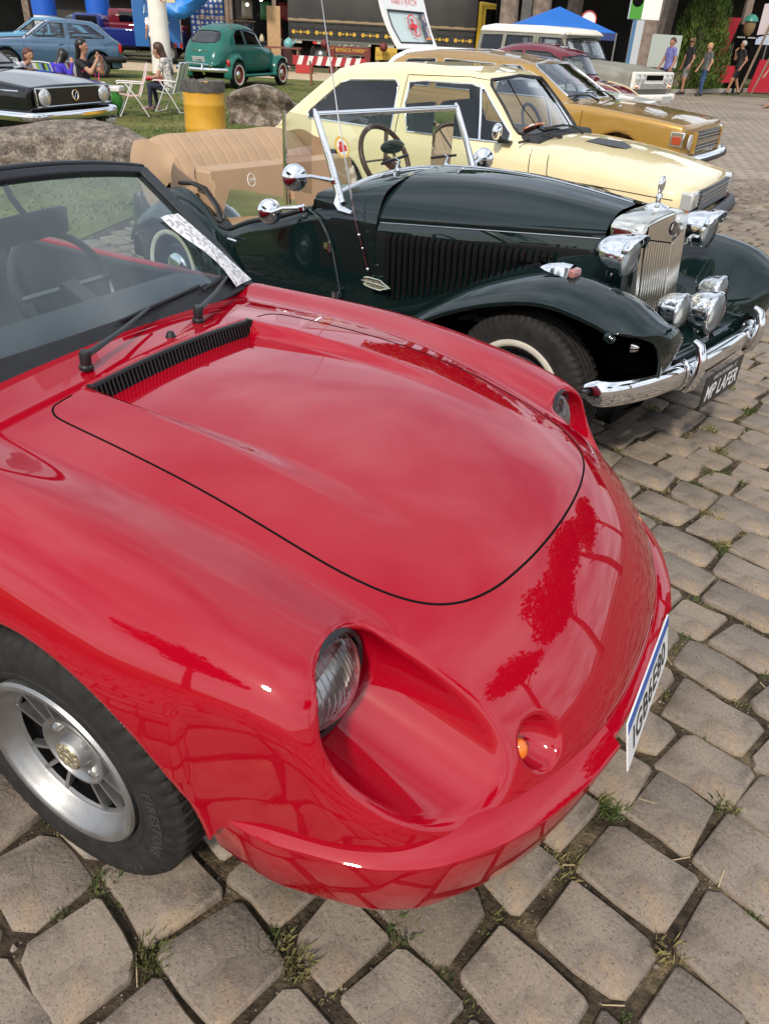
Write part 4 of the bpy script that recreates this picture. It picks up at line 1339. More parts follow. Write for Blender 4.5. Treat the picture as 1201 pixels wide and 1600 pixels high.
    # wipers
for (yb, dy) in ((-.17, .16), (.23, .16)):
    b = Vector((-1.775, yb, .972 - .25 * yb * yb)); t_ = Vector(wsl(yb + dy * .40, .22)) + Vector((.02, 0, .01))
    g = G(); g.lathe([(.016, -.01), (.015, .018), (.008, .026), (0, .027)], b, (.3, 0, 1), 12); w = g.build('wiper', M_CHROME, laf)
    g = G(); g.tube([b + Vector((0, 0, .02)), b.lerp(t_, .5) + Vector((.02, 0, .02)), t_], [.011, .007, .004], 6); g.build('wiper_arm', M_CHROME, w)
    p1 = Vector(wsl(yb - .04, .17)) + Vector((.012, 0, .006)); p2 = Vector(wsl(yb + .18, .24)) + Vector((.012, 0, .006))
    g = G(); g.bar(p1, p2, .008, .012); g.build('wiper_blade', M_BLACKPL, w)
# club sticker and shield sticker inside the glass
def on_ws(cy, cv, s=1.0):
    def fn(u, v, d):
        p = wsl(cy + u * s, cv); return (p[0] + .004 - .50 * v * s / 1.0 + d, p[1], p[2] + v * s)
    return fn
for (nm, rr, col, dd) in (('sticker_ring', .046, (.70, .42, .05), .0), ('sticker_field', .036, (.75, .72, .62), .0008)):
    f = on_ws(-.44, .55); g = G(); n_ = 24; g.add([f(math.cos(a) * rr, math.sin(a) * rr, dd) for a in np.linspace(0, 2 * math.pi, n_, endpoint=False)], [tuple(range(n_))]); g.build(nm, mat(nm, col, .4), wsg)
f = on_ws(-.44, .55); g = G(); g.add([f(a, b, .0016) for a, b in ((-.026, -.018), (.026, -.018), (.028, .004), (.016, .008), (.014, .024), (-.014, .024), (-.016, .008), (-.028, .004))], [tuple(range(8))]); g.build('sticker_car', mat('sticker red', (.55, .03, .02), .4), wsg)
f = on_ws(-.43, .13); g = G(); g.add([f(a, b, .0004) for a, b in ((-.03, .045), (0, .035), (.03, .045), (.03, -.01), (.018, -.035), (0, -.05), (-.018, -.035), (-.03, -.01))], [tuple(range(8))]); g.build('shield_sticker', mat('shield sticker', (.30, .24, .15), .4, col2=(.55, .5, .42), c2=(.45, .55), c2scale=40), wsg)
# interior mirror, steering wheel
g = G(); g.ball((-1.96, .0, 1.055), (.020, .095, .034), 18, 10); g.tube([(-1.95, 0, 1.03), (-1.93, 0, .99)], .006, 6); g.build('interior_mirror', mat('mirror housing', (.02, .028, .028), .2, coat=1), laf, 60)
g = G(); cc = Vector((-2.30, .33, .93)); pts = [cc + Vector((-math.cos(a) * .19 * .5, math.sin(a) * .19, math.cos(a) * .19 * .87)) for a in np.linspace(0, 2 * math.pi, 32, endpoint=False)]
g.tube(pts, .015, 8, closed=True)
for a in (0.5, 2.6, 4.7): g.bar(cc, cc + Vector((-math.cos(a) * .19 * .5, math.sin(a) * .19, math.cos(a) * .19 * .87)), .025, .006)
g.bar(cc, (-1.98, .33, .78), .04); g.build('steering_wheel', mat('wood rim', (.06, .022, .012), .4), laf, 60)

# seats and folded hood
M_BEIGE = mat('beige leatherette', (.42, .28, .17), .62, var=.08, vscale=5, bump=.06, bscale=90)
def rear_cover(u, v):
    """u across -1..1, v 0 front bottom .. 1 over the top and down behind"""
    y = u * .60
    prof = [(-3.10, .70), (-3.16, .80), (-3.24, .89), (-3.34, .965), (-3.39, .990), (-3.43, .975), (-3.46, .90), (-3.475, .76), (-3.48, .60)]
    q = v * (len(prof) - 1); i = min(int(q), len(prof) - 2); f = q - i
    x = prof[i][0] * (1 - f) + prof[i + 1][0] * f; z = prof[i][1] * (1 - f) + prof[i + 1][1] * f
    e = abs(u) ** 6
    z -= .05 * e * min(1, v * 3)
    rib = -.006 * math.exp(-(((u * 7.0) % 1.0 - .5) / .07) ** 2) if .12 < v < .5 and abs(u) < .95 else 0.0
    return (x + rib * .8, y, z + rib * .5 + .004 * math.sin(u * 9 + v * 5))
g = G(); g.grid([[rear_cover(-1 + 2 * i / 140, j / 40) for j in range(41)] for i in range(141)])
rc = g.build('rear_seat_cover', M_BEIGE, laf, 60)
for s in (-1, 1):      # side flap of the folded hood cover
    S = []
    for j in range(9):
        t = j / 8
        S.append([(-3.47 + .40 * i / 10, s * (.605 + .03 * math.sin(t * 2.4) + .008 * math.sin(i * 1.7 + t * 3)), .975 - .10 * abs(i / 10 - .35) ** 1.2 * (1 - t) - t * (.20 + .20 * max(0, 1 - abs(i / 10 - .42) / .45))) for i in range(11)])
    g = G(); g.grid(S); fl = g.build('cover_flap', M_BEIGE, laf, 60)
    if s < 0:
        g = G(); g.lathe([(.010, 0), (.009, .006), (0, .007)], (-3.33, -.645, .80), (0, -1, 0), 12); g.build('snap_button', M_CHROME, fl)
def fseat(s):
    y0 = s * .285
    def sd(x, y, z):
        yy = y - y0
        k1 = np.maximum(np.maximum(np.abs(x + 2.45) - .24, np.abs(yy) - .25), np.abs(z - .46) - .07)
        xx = x + 2.80 + .22 * (z - .5)
        k2 = np.maximum(np.maximum(np.abs(xx) - .05, np.abs(yy) - .25), np.abs(z - .65) - .19)
        return smin(k1, k2, .06) - .03
    v, q = nets(sd, (-3.2, y0 - .33, .33), (-2.1, y0 + .33, .95), .022)
    v = sdf_project(sd, v, 2)
    return sdf_part('seat', v, sdf_normals(sd, v, .008), [tuple(f) for f in q], M_BEIGE, laf)
for s in (-1, 1):
    st = fseat(s)
    if s < 0:
        g = G(); c0 = Vector((-2.778, -.285, .80))
        g.tube([c0 + Vector((-.008 - .2 * math.sin(a) * .035, math.cos(a) * .028, math.sin(a) * .035)) for a in np.linspace(0, 2 * math.pi, 8, endpoint=False)], .003, 5, closed=True)
        g.text('MP', .03, lambda u, v, d: (-2.780 - .2 * v, -.285 + u, .80 + v)); g.build('seat_emblem', M_WHITE, st)
# side curtain pane at the near door, tinted
g = G(); P = [(-2.70, .64), (-2.62, .80), (-2.52, .815), (-2.10, .83), (-2.06, .80), (-2.06, .77)]
g.add([(x, -.575, z) for x, z in P], [tuple(range(len(P)))]); g.build('side_curtain', glass('yellowed side curtain', (.66, .66, .50), sky_veil=.06), laf)
g = G(); g.tube([(-2.70, -.577, .62), (-2.74, -.58, .70), (-2.83, -.585, .775), (-2.93, -.59, .79), (-3.05, -.59, .775)], .02, 8, flat=.6); g.build('hood_frame', mat('hood frame black', (.012, .012, .013), .5), laf)

# mirrors on door and post
def disc_mirror(c, a, r=.060):
    c = Vector(c); ax = Vector((.75, -.62, .1)).normalized()
    g = G(); g.lathe([(0, .028), (r * .3, .024), (r * .8, .010), (r, .002), (r * 1.02, -.006), (r * .96, -.010), (0, -.008)], c, ax, 28); m_ = g.build('door_mirror', M_CHROME, laf, 60)
    g = G(); g.tube([c + ax * .034, c.lerp(Vector(a), .4) + Vector((.01, -.01, .012)), Vector(a)], [.012, .009, .011], 8); g.lathe([(.022, -.008), (.018, .010), (.006, .016)], a, (0, -.3, 1), 14); g.build('mirror_arm', M_CHROME, m_)
disc_mirror((-2.12, -.72, .785), (-1.99, -.625, .815))
disc_mirror((-1.965, -.69, .962), (-1.83, -.56, .955))
disc_mirror((-1.86, .70, .962), (-1.83, .56, .945))
# aerial
g = G(); P = [(-1.60, -.553, .585), (-1.63, -.562, .68), (-1.665, -.58, .80), (-1.76, -.60, 1.20), (-1.87, -.61, 1.68), (-1.95, -.62, 2.05)]
g.tube(P, [.005, .005, .004, .0032, .0025, .002], 6); g.ball(P[0], .010, 10, 6); g.ball(P[1], .007, 8, 6); g.ball((-1.648, -.57, .74), .009, 10, 6); g.build('aerial', M_CHROME_OLD, laf, 50)

# bumper, overriders, plate
P = [(-.24, -.800), (-.165, -.775), (-.10, -.62), (-.055, -.40), (-.040, -.20), (-.036, 0)]
P = P + [(a, -b) for a, b in P[-2::-1]]
S = []
for q in [tuple(p) for p in curve_pts(P, 5)]:
    S.append(q)
g = G()
secs = []
for i, (x, y) in enumerate(S):
    a = S[max(i - 1, 0)]; b = S[min(i + 1, len(S) - 1)]
    t = Vector((b[0] - a[0], b[1] - a[1], 0)).normalized(); n_ = Vector((t.y, -t.x, 0))
    end = min(1.0, .55 + .45 * min(i, len(S) - 1 - i) / 3)
    row = []
    for k in range(12):
        a_ = 2 * math.pi * k / 12
        row.append(Vector((x, y, .468)) + n_ * (math.cos(a_) * .030) + Vector((0, 0, math.sin(a_) * .056 * end)))
    secs.append(row)
g.grid(secs, closed_u=True); m_ = len(secs[0]); g.f.append(tuple(range(m_))); g.m.append(0); g.f.append(tuple((len(secs) - 1) * m_ + i for i in range(m_ - 1, -1, -1))); g.m.append(0)
g.build('front_bumper', M_CHROME, laf, 60)
for s in (-1, 1):
    g = G(); g.tube([(-.035, s * .335, .40), (-.012, s * .335, .42), (.004, s * .335, .48), (.002, s * .335, .54), (-.016, s * .335, .585), (-.045, s * .335, .60)], [.020, .026, .028, .027, .022, .014], 10, flat=.8); g.build('overrider', M_CHROME, laf, 60)
    g = G(); g.tube([(p[0], s * .375, p[1]) for p in [(-.052 + .034 * math.cos(a), .468 + .061 * math.sin(a)) for a in np.linspace(0, 2 * math.pi, 16, endpoint=False)]], .006, 6, closed=True); g.build('bumper_clamp', M_CHROME, laf)
    g = G(); g.bar((-.06, s * .42, .50), (-.35, s * .42, .46), .02, .07); g.build('bumper_iron', M_DARK, laf)
g = G(); g.box((.006, 0, .355), (.005, .42, .145)); pl = g.build('number_plate', mat('plate black', (.010, .010, .011), .35), laf, bevel=.002)
g = G(); g.text('MP LAFER', .100, lambda u, v, d: (.0095, u * .84, .340 + v), bold=.0015); g.build('plate_name', mat('plate white letters', (.8, .8, .8), .5), pl, False)
g = G(); g.text('SANTA CATARINA - SC', .028, lambda u, v, d: (.0095, u * .9, .405 + v)); g.build('plate_town', mat('plate white letters', (.8, .8, .8), .5), pl, False)
# wheels, rear fenders
for s in (-1, 1):
    plain_wheel(laf, (-.585, s * .665, .325), s, .325, .165, .190, white=.030, rim_mat=mat('black rim', (.01, .01, .011), .3), n=64, blocks=1 if s < 0 else 0)
    plain_wheel(laf, (-2.98, s * .665, .325), s, .325, .165, .190, white=.030, rim_mat=mat('black rim', (.01, .01, .011), .3), n=48)
    S = []
    for a in np.linspace(-.25, 2.75, 22):
        r_ = .42 + .05 * max(0, a - 2.0)
        x = -2.98 + math.cos(a) * r_; z = .30 + math.sin(a) * r_ * (.98 if a < 2 else .95)
        d = Vector((math.cos(a), 0, math.sin(a)))
        row = []
        for (y, dr) in ((.50, -.02), (.58, .0), (.68, .0), (.75, -.025), (.785, -.07), (.79, -.10)):
            row.append((x + d.x * dr, s * y, z + d.z * dr))
        S.append(row)
    g = G(); g.grid(S); g.build('rear_fender', M_GREEN, laf, 60, out=(0, 0, 1))
    g = G(); g.box((-1.9, s * .66, .30), (1.4, .22, .03)); g.build('running_board', M_BLACK, laf, bevel=.008)

# ================================================================== saloon cars by distance field
def car_sdf(S):
    top = spline(*zip(*S['top'])); hw = spline(*zip(*S['hw']))
    cr = S.get('crown', .06); zb = S.get('bot', .24); kk = S.get('k', .09)
    gp = [tuple(p) for p in S['roof']]
    zs = [p[1] for p in gp]; z0, z1 = S.get('belt', min(zs)), max(zs)
    gb, gt = S['gw']; wc = S.get('wcurve', .10); xm = sum(p[0] for p in gp) / len(gp)
    bul = S.get('bulge', .30); zm = S.get('zmid', .58)
    def fn(x, y, z):
        ay = np.sqrt(y * y + 1e-6)
        T = top(x) - cr * ay * ay
        side = ay - (hw(x) - bul * (z - zm) ** 2)
        d = smax((z - T) * .9, side, kk)
        d = smax(d, x - S['x0'] + S.get('fcurve', .05) * (ay / .7) ** 3 + S.get('flean', 0.0) * (z - .6), S.get('kf', .06))
        d = smax(d, S['x1'] - x + .05 * (ay / .7) ** 3, .08)
        if S.get('groove'):
            for gz_ in S['groove']:
                d = d + .010 * np.exp(-((z - gz_) / .012) ** 2) * (ay > .55)
        sx = np.where(x > xm, x + wc * (ay / .6) ** 2, x - wc * .5 * (ay / .6) ** 2)
        gh = poly_sd(sx, z, gp)
        gside = ay - (gb - (gb - gt) * np.clip((z - z0) / (z1 - z0), -.3, 1.2))
        gh = smax(gh, gside, S.get('kg', .09))
        d = smin(d, gh, S.get('kj', .03))
        for ex in S.get('extra', ()):
            d = ex(d, x, ay, z)
        d = np.maximum(d, zb - z)
        for wx in S['axles']:
            c = np.maximum(np.sqrt((x - wx) ** 2 + (z - S['R'] - .02) ** 2) - S['arch'], .45 - ay)
            d = smax(d, -c, .015)
        return d
    return fn

def in_poly(px, pz, poly):
    return poly_sd(px, pz, poly) < 0

def ray_y(fn, x, z, s):
    x = np.atleast_1d(np.asarray(x, float)); z = np.atleast_1d(np.asarray(z, float))
    y = np.full(x.shape, s * 1.1)
    for _ in range(26):
        y = y - s * np.clip(fn(x, y, z), -.08, .08)
    return y if len(y) > 1 else float(y[0])
def ray_x(fn, y, z, s, start):
    y = np.atleast_1d(np.asarray(y, float)); z = np.atleast_1d(np.asarray(z, float))
    x = np.full(y.shape, float(start))
    for _ in range(60):
        x = x - s * np.clip(fn(x, y, z), -.08, .08)
    return x if len(x) > 1 else float(x[0])
def along(P, n, closed=True):
    o = []
    m = len(P)
    for i in range(m if closed else m - 1):
        a, b = P[i], P[(i + 1) % m]
        for q in range(n): o.append((a[0] + (b[0] - a[0]) * q / n, a[1] + (b[1] - a[1]) * q / n))
    if not closed: o.append(P[-1])
    return np.array(o)

def saloon(name, label, fr, S, pm, h=.03, trim=None, gm=None, z=0.0, group=None):
    """builds shell, panes, trims, wheels and seats; returns (thing, fn)"""
    t = thing(name, label, 'car', (fr.o.x, fr.o.y, z), fr.yaw, group)
    fn = car_sdf(S)
    V, Q = nets(fn, (S['x1'] - .1, -1.05, .1), (S['x0'] + .12, 1.05, max(p[1] for p in S['roof']) + .12), h)
    V = sdf_project(fn, V, 3); N = sdf_normals(fn, V, .004)
    C = V[Q].mean(1); nf = N[Q].mean(1)
    own = np.zeros(len(Q), int)
    panes = []
    sw = S.get('side', [])
    k = 1
    for poly in sw:
        ins = in_poly(C[:, 0], C[:, 2], poly) & (np.abs(nf[:, 1]) > .55)
        for s in (-1, 1):
            own[ins & (C[:, 1] * s > 0)] = k; panes.append((k, 'side_window')); k += 1
    xm = sum(p[0] for p in S['roof']) / len(S['roof'])
    if S.get('front'):
        ins = in_poly(np.abs(C[:, 1]), C[:, 2], S['front']) & (nf[:, 0] > .3) & (C[:, 0] > xm) & (C[:, 2] > S.get('belt', .85) - .05)
        own[ins] = k; panes.append((k, 'windscreen')); k += 1
    if S.get('rear'):
        ins = in_poly(np.abs(C[:, 1]), C[:, 2], S['rear']) & (nf[:, 0] < -.25) & (C[:, 0] < xm)
        own[ins] = k; panes.append((k, 'rear_window')); k += 1
    dz = S.get('roof_mat')
    Fc = [tuple(f) for f in Q]
    if dz:
        own[(own == 0) & (C[:, 2] > S['roof_z']) & (nf[:, 2] > .1)] = k
    body = sub_mesh(V, N, Fc, own == 0)
    sdf_part('body_shell', *body, pm, t)
    for (i, nm) in panes:
        if (own == i).any():
            sdf_part(nm, *sub_mesh(V, N, Fc, own == i), gm or M_GLASS, t)
    if dz: sdf_part('roof_panel', *sub_mesh(V, N, Fc, own == k), dz, t)
    # rubber and bright trims round the panes
    tm = trim or M_CHROME
    tr = S.get('trim_r', .010)
    for poly in sw:
        A = along(poly, 5)
        y = ray_y(fn, A[:, 0], A[:, 1], 1)
        for s in (-1, 1):
            g = G(); g.tube([(p[0], s * (yy + .002), p[1]) for p, yy in zip(A, y)], tr, 6, closed=True); g.build('window_trim', tm, t, 60)
    for key, nm, s, st in (('front', 'windscreen_seal', 1, S['x0'] + .1), ('rear', 'rear_window_seal', -1, S['x1'] - .1)):
        if not S.get(key): continue
        poly = S[key]; full = poly + [(-a, b) for a, b in poly[::-1]]
        full = [p for i, p in enumerate(full) if abs(p[0] - full[i - 1][0]) + abs(p[1] - full[i - 1][1]) > .01]
        A = along(full, 6); x = ray_x(fn, A[:, 0], A[:, 1], s, st)
        g = G(); g.tube([(xx + s * .003, p[0], p[1]) for p, xx in zip(A, x)], S.get('seal_r', .012), 6, closed=True); g.build(nm, S.get('seal_m', M_BLACK), t, 60)
    # shut lines
    for ln in S.get('lines', []):
        A = along(ln, 6, False); y = ray_y(fn, A[:, 0], A[:, 1], 1)
        for s in (-1, 1):
            g = G(); g.tube([(p[0], s * yy, p[1]) for p, yy in zip(A, y)], .0035, 5); g.build('panel_gap', M_DARK, t)
    for wx in S['axles']:
        for s in (-1, 1):
            plain_wheel(t, (wx, s * S['track'], S['R']), s, S['R'], .17, S.get('rr', .185), white=S.get('white', 0), rim_mat=S.get('rim'), style=S.get('wheel', 'steel'), n=32)
    g = G(); g.box(((S['x0'] + S['x1']) / 2, 0, .28), (S['x0'] - S['x1'] - .25, 1.0, .14)); g.build('underbody', M_DARK, t)
    if S.get('seats'):
        for (sx, sy, w) in S['seats']:
            g = G(); g.box((sx, sy, .50), (.50, w, .20)); g.box((sx - .30, sy, .78), (.14, w, .55), ry=-.22); g.build('seat', S.get('seat_m', M_SEAT), t, bevel=.04)
        a, b, c_ = S['dash']; g = G(); g.box((a, 0, c_), (.35, 2 * b, .16)); g.build('dashboard', M_SEAT, t, bevel=.04)
        g = G(); cc = Vector((a - .30, .36, c_ + .06)); g.tube([cc + Vector((-math.cos(q) * .19 * .45, math.sin(q) * .19, math.cos(q) * .19 * .9)) for q in np.linspace(0, 2 * math.pi, 20, endpoint=False)], .014, 6, closed=True); g.bar(cc, (a, .36, c_), .04); g.bar(cc - Vector((0, .18, 0)), cc + Vector((0, .18, 0)), .03); g.build('steering_wheel', M_BLACKPL, t)
    return t, fn

def bumper_bar(t, pts, w, h, m, name='bumper'):
    g = G(); S_ = []
    P = [tuple(p) for p in curve_pts(pts, 4)]
    for i, (x, y, z) in enumerate(P):
        a, b = P[max(i - 1, 0)], P[min(i + 1, len(P) - 1)]
        d = Vector((b[0] - a[0], b[1] - a[1], 0)).normalized(); n = Vector((d.y, -d.x, 0))
        S_.append([Vector((x, y, z)) + n * (math.cos(q) * w) + Vector((0, 0, math.sin(q) * h)) for q in np.linspace(0, 2 * math.pi, 12, endpoint=False)])
    g.grid(S_, closed_u=True); m_ = 12
    g.f.append(tuple(range(m_))); g.m.append(0); g.f.append(tuple((len(S_) - 1) * m_ + i for i in range(m_ - 1, -1, -1))); g.m.append(0)
    return g.build(name, m, t, 60)

def mirror2(pts): return pts + [(a, -b, c) for a, b, c in pts[-2::-1]]

# ---- cream hatchback
CC = Frame((2.427, 6.43), -31)
M_CREAM = paint('cream paint', (.80, .69, .42), rough=.4, coat_rough=.03, inside=(.03, .03, .03))
CS = dict(x0=0, x1=-3.98, top=[(-4.0, .70), (-3.8, .83), (-3.3, .90), (-2.4, .90), (-1.4, .905), (-1.15, .900), (-.8, .872), (-.4, .815), (-.15, .765), (-.05, .74), (.1, .68)],
          hw=[(-4.1, .60), (-3.9, .70), (-3.4, .775), (-2.4, .79), (-1.2, .785), (-.5, .765), (-.15, .74), (0, .70), (.1, .64)], crown=.075, fcurve=.06, flean=-.10,
          roof=[(-1.17, .80), (-1.30, .905), (-1.50, 1.10), (-1.70, 1.275), (-1.80, 1.318), (-2.1, 1.348), (-2.6, 1.352), (-3.0, 1.325), (-3.25, 1.27), (-3.55, 1.05), (-3.80, .86), (-3.85, .78)], gw=(.745, .585), belt=.86, wcurve=.10, kg=.10,
          side=[[(-2.375, .865), (-2.445, 1.06), (-2.44, 1.215), (-2.30, 1.232), (-1.87, 1.238), (-1.77, 1.215), (-1.47, .93), (-1.45, .865)],
                [(-2.53, .865), (-2.54, 1.19), (-2.58, 1.222), (-3.02, 1.195), (-3.12, 1.165), (-3.42, .92), (-3.40, .875)]],
          front=[(0, .925), (.56, .915), (.615, .935), (.62, .97), (.545, 1.24), (.50, 1.275), (0, 1.300)], rear=[(0, .93), (.50, .93), (.56, 1.0), (.50, 1.20), (0, 1.23)],
          lines=[[(-2.47, 1.27), (-2.49, .9), (-2.47, .6), (-2.42, .30)], [(-1.72, 1.275), (-1.38, .955), (-1.25, .88), (-1.235, .66), (-1.26, .30)], [(-2.46, 1.268), (-1.9, 1.287), (-1.74, 1.268)], [(-1.10, .825), (-1.085, .69), (-1.05, .672), (-.6, .655), (-.12, .632)]],
          axles=(-.70, -3.10), R=.295, arch=.335, track=.68, trim_r=.009, seats=[(-2.15, .36, .50), (-2.15, -.36, .50), (-3.0, 0, 1.2)], dash=(-1.42, .62, .84), seal_r=.013)
cream, _cf = saloon('cream_hatchback', 'pale cream two-door hatchback parked beside the green roadster', CC, CS, M_CREAM, h=.022)
def on_top(fn, x, y, z=1.5):
    for _ in range(60):
        f = fn(np.array([x]), np.array([y]), np.array([z])); z -= float(np.clip(f[0], -.05, .05))
    return z
# vent window divider, mirror, bonnet scoop, lamps, grille, bumper, wipers
for s in (-1, 1):
    pts = [(-1.79, 1.215), (-1.74, 1.05), (-1.70, .87)]
    g = G(); g.tube([(x, ray_y(_cf, x, z, s) + s * .004, z) for x, z in pts], .010, 6); g.build('vent_divider', M_CHROME, cream)
for (mx, my) in ((-1.50, -.86),):
    g = G(); g.ball((mx, my, .955), (.035, .062, .06), 16, 10); mm_ = g.build('door_mirror', M_CHROME, cream, 60)
    g = G(); g.tube([(mx, my + .02, .91), (mx + .03, my + .09, .885)], .012, 6); g.box((mx + .03, my + .10, .880), (.10, .06, .02)); g.build('mirror_foot', M_BLACKPL, mm_)
g = G()
zz = on_top(_cf, -.86, -.12)
g.add([(-1.02, -.22, on_top(_cf, -1.02, -.22) + .003), (-.78, -.22, on_top(_cf, -.78, -.22) + .012), (-.70, -.14, on_top(_cf, -.70, -.14) + .004), (-.70, .02, on_top(_cf, -.70, .02) + .004), (-.80, .10, on_top(_cf, -.80, .10) + .016), (-1.02, .10, on_top(_cf, -1.02, .10) + .003)], [(0, 1, 2, 3, 4, 5)])
g.build('bonnet_sticker', mat('dark bonnet decal', (.05, .05, .055), .5), cream)
for s in (-1, 1):
    g = G(); g.box((-.035, s * .60, .625), (.10, .20, .125)); hl = g.build('headlight', mat('clear lamp glass', (.55, .56, .55), .12, .3, coat=1), cream, bevel=.015)
    g = G(); g.box((-.06, s * .655, .535), (.12, .10, .055)); g.build('indicator', M_AMBER, cream, bevel=.01)
g = G(); g.box((-.01, 0, .60), (.06, 1.0, .16)); gr = g.build('grille', M_BLACKPL, cream, bevel=.01)
for k in range(5):
    g = G(); g.box((.026, 0, .545 + .028 * k), (.012, .98, .008)); g.build('grille_bar', M_CHROME_OLD, gr)
bumper_bar(cream, mirror2([(-.35, -.80, .47), (-.08, -.775, .47), (.04, -.62, .47), (.07, -.3, .47), (.075, 0, .47)]), .05, .065, mat('black bumper', (.02, .02, .022), .45))
for (yb, l) in ((-.28, .42), (.22, .42)):
    b = Vector((-1.20, yb, on_top(_cf, -1.20, yb) + .01))
    p2 = Vector((-1.345, yb - .34, 0)); p2.z = on_top(_cf, p2.x, p2.y) + .02
    g = G(); g.tube([b, b.lerp(p2, .5) + Vector((.01, 0, .03)), p2], [.014, .009, .006], 6); g.bar(p2 + Vector((0, -.16, -.01)), p2 + Vector((.02, .2, 0)), .012, .016); g.build('wiper', M_BLACKPL, cream)
g = G(); g.box((-1.46, -.38, .945), (.20, .26, .012), ry=-.5); g.build('dash_papers', mat('printed papers', (.60, .16, .06), .6, col2=(.72, .70, .66), c2=(.46, .54), c2scale=14), cream)

# ---- gold saloon
GC = Frame((3.57, 10.12), -33)
M_GOLD = paint('gold metallic paint', (.42, .24, .045), flake=.35, rough=.38, coat_rough=.03, inside=(.03, .03, .03))
M_GOLDR = paint('gold brown roof paint', (.30, .19, .07), flake=.2, rough=.45, coat_rough=.06, inside=(.03, .03, .03))
GS = dict(x0=0, x1=-4.62, top=[(-4.7, .80), (-4.4, .93), (-3.8, .95), (-1.5, .95), (-1.2, .945), (-.7, .905), (-.2, .855), (-.05, .835), (.1, .82)],
          hw=[(-4.8, .70), (-4.4, .84), (-3, .88), (-1.5, .87), (-.5, .85), (-.1, .82), (0, .80), (.1, .77)], crown=.03, k=.05, fcurve=.03, flean=.05, kf=.03, bulge=.25, zmid=.62,
          roof=[(-1.22, .85), (-1.34, .95), (-1.75, 1.17), (-2.0, 1.30), (-2.2, 1.345), (-2.8, 1.392), (-3.5, 1.39), (-3.95, 1.33), (-4.15, 1.24), (-4.40, .98), (-4.45, .85)], gw=(.80, .60), belt=.93, wcurve=.10, kg=.10,
          side=[[(-2.45, .97), (-2.48, 1.265), (-2.22, 1.27), (-1.72, 1.0), (-1.72, .97)], [(-2.56, .97), (-2.56, 1.27), (-3.3, 1.285), (-3.33, .97)], [(-3.43, .97), (-3.42, 1.28), (-3.85, 1.255), (-4.15, 1.0), (-4.13, .97)]],
          front=[(0, .975), (.62, .965), (.665, 1.0), (.57, 1.27), (.53, 1.30), (0, 1.335)], rear=[(0, 1.0), (.52, 1.0), (.5, 1.24), (0, 1.27)],
          lines=[[(-2.5, 1.3), (-2.52, .4)], [(-1.25, .88), (-1.25, .4)]], axles=(-.78, -3.45), R=.31, arch=.355, track=.70, seats=[(-2.4, .38, .55), (-2.4, -.38, .55)], dash=(-1.6, .68, .90),
          roof_mat=M_GOLDR, roof_z=1.29, seal_m=M_CHROME_OLD)
gold, _gf = saloon('gold_estate_car', 'gold metallic estate car with brown roof beyond the cream hatchback', GC, GS, M_GOLD, h=.03)
g = G(); g.box((.0, .02, .64), (.06, 1.02, .21)); gr = g.build('grille', M_BLACKPL, gold, bevel=.01)
for k in range(6):
    g = G(); g.box((.035, .02, .555 + .034 * k), (.014, 1.0, .009)); g.build('grille_bar', M_CHROME_OLD, gr)
g = G(); g.box((.04, .02, .64), (.012, 1.0, .014)); g.build('grille_centre_bar', M_GOLD, gr)
for s in (-1, 1):
    g = G(); g.lathe([(.085, 0), (.083, .02), (0, .03)], (.0, s * .66, .65), (1, 0, 0), 20); g.build('headlight', mat('clear lamp glass', (.55, .56, .55), .12, .3, coat=1), gold, 50)
    g = G(); g.box((-.10, s * .815, .68), (.15, .05, .15)); il = g.build('corner_lamp', M_CHROME, gold, bevel=.008)
    g = G(); g.box((-.10, s * .835, .67), (.10, .03, .085)); g.build('corner_lens', M_AMBER if s > 0 else mat('orange red lens', (.40, .06, .02), .15, coat=1), il, bevel=.006)
    g = G(); g.box((.02, s * .545, .64), (.06, .02, .22)); g.build('grille_frame', M_GOLD, gold)
bumper_bar(gold, mirror2([(-.5, -.90, .46), (-.1, -.88, .46), (.07, -.76, .46), (.10, -.4, .46), (.105, 0, .46)]), .045, .065, M_CHROME)
bumper_bar(gold, mirror2([(-.3, -.945, .46), (-.08, -.925, .46), (.10, -.78, .46), (.145, -.4, .46), (.15, 0, .46)]), .012, .025, M_BLACK, 'bumper_strip')
for yb in (-.25, .3):
    b = Vector((-1.30, yb, on_top(_gf, -1.30, yb) + .01)); p2 = Vector((-1.50, yb - .32, 0)); p2.z = on_top(_gf, p2.x, p2.y) + .02
    g = G(); g.tube([b, b.lerp(p2, .5) + Vector((.01, 0, .03)), p2], [.014, .009, .006], 6); g.bar(p2 + Vector((0, -.16, -.01)), p2 + Vector((.02, .2, 0)), .012, .016); g.build('wiper', M_BLACKPL, gold)

# ---- white estate used as an ambulance, tailgate up
AC = Frame((3.6, 13.0), -30)
M_AMB = paint('ambulance white paint', (.80, .80, .78), rough=.35, inside=(.2, .2, .2))
AS = dict(GS); AS.update(lines=[], roof_mat=None, seats=[], roof=[(x, z - .02 if z > 1.1 else z) for x, z in GS['roof']], seal_m=M_BLACK)
amb, _af = saloon('white_estate_car', 'white ambulance estate car with its tailgate raised high', AC, AS, M_AMB, h=.045)
gt = bpy.data.objects.new('tailgate', None); link(gt, amb); gt.location = (-4.02, 0, 1.30); gt.rotation_euler = (0, rad(-27), 0)
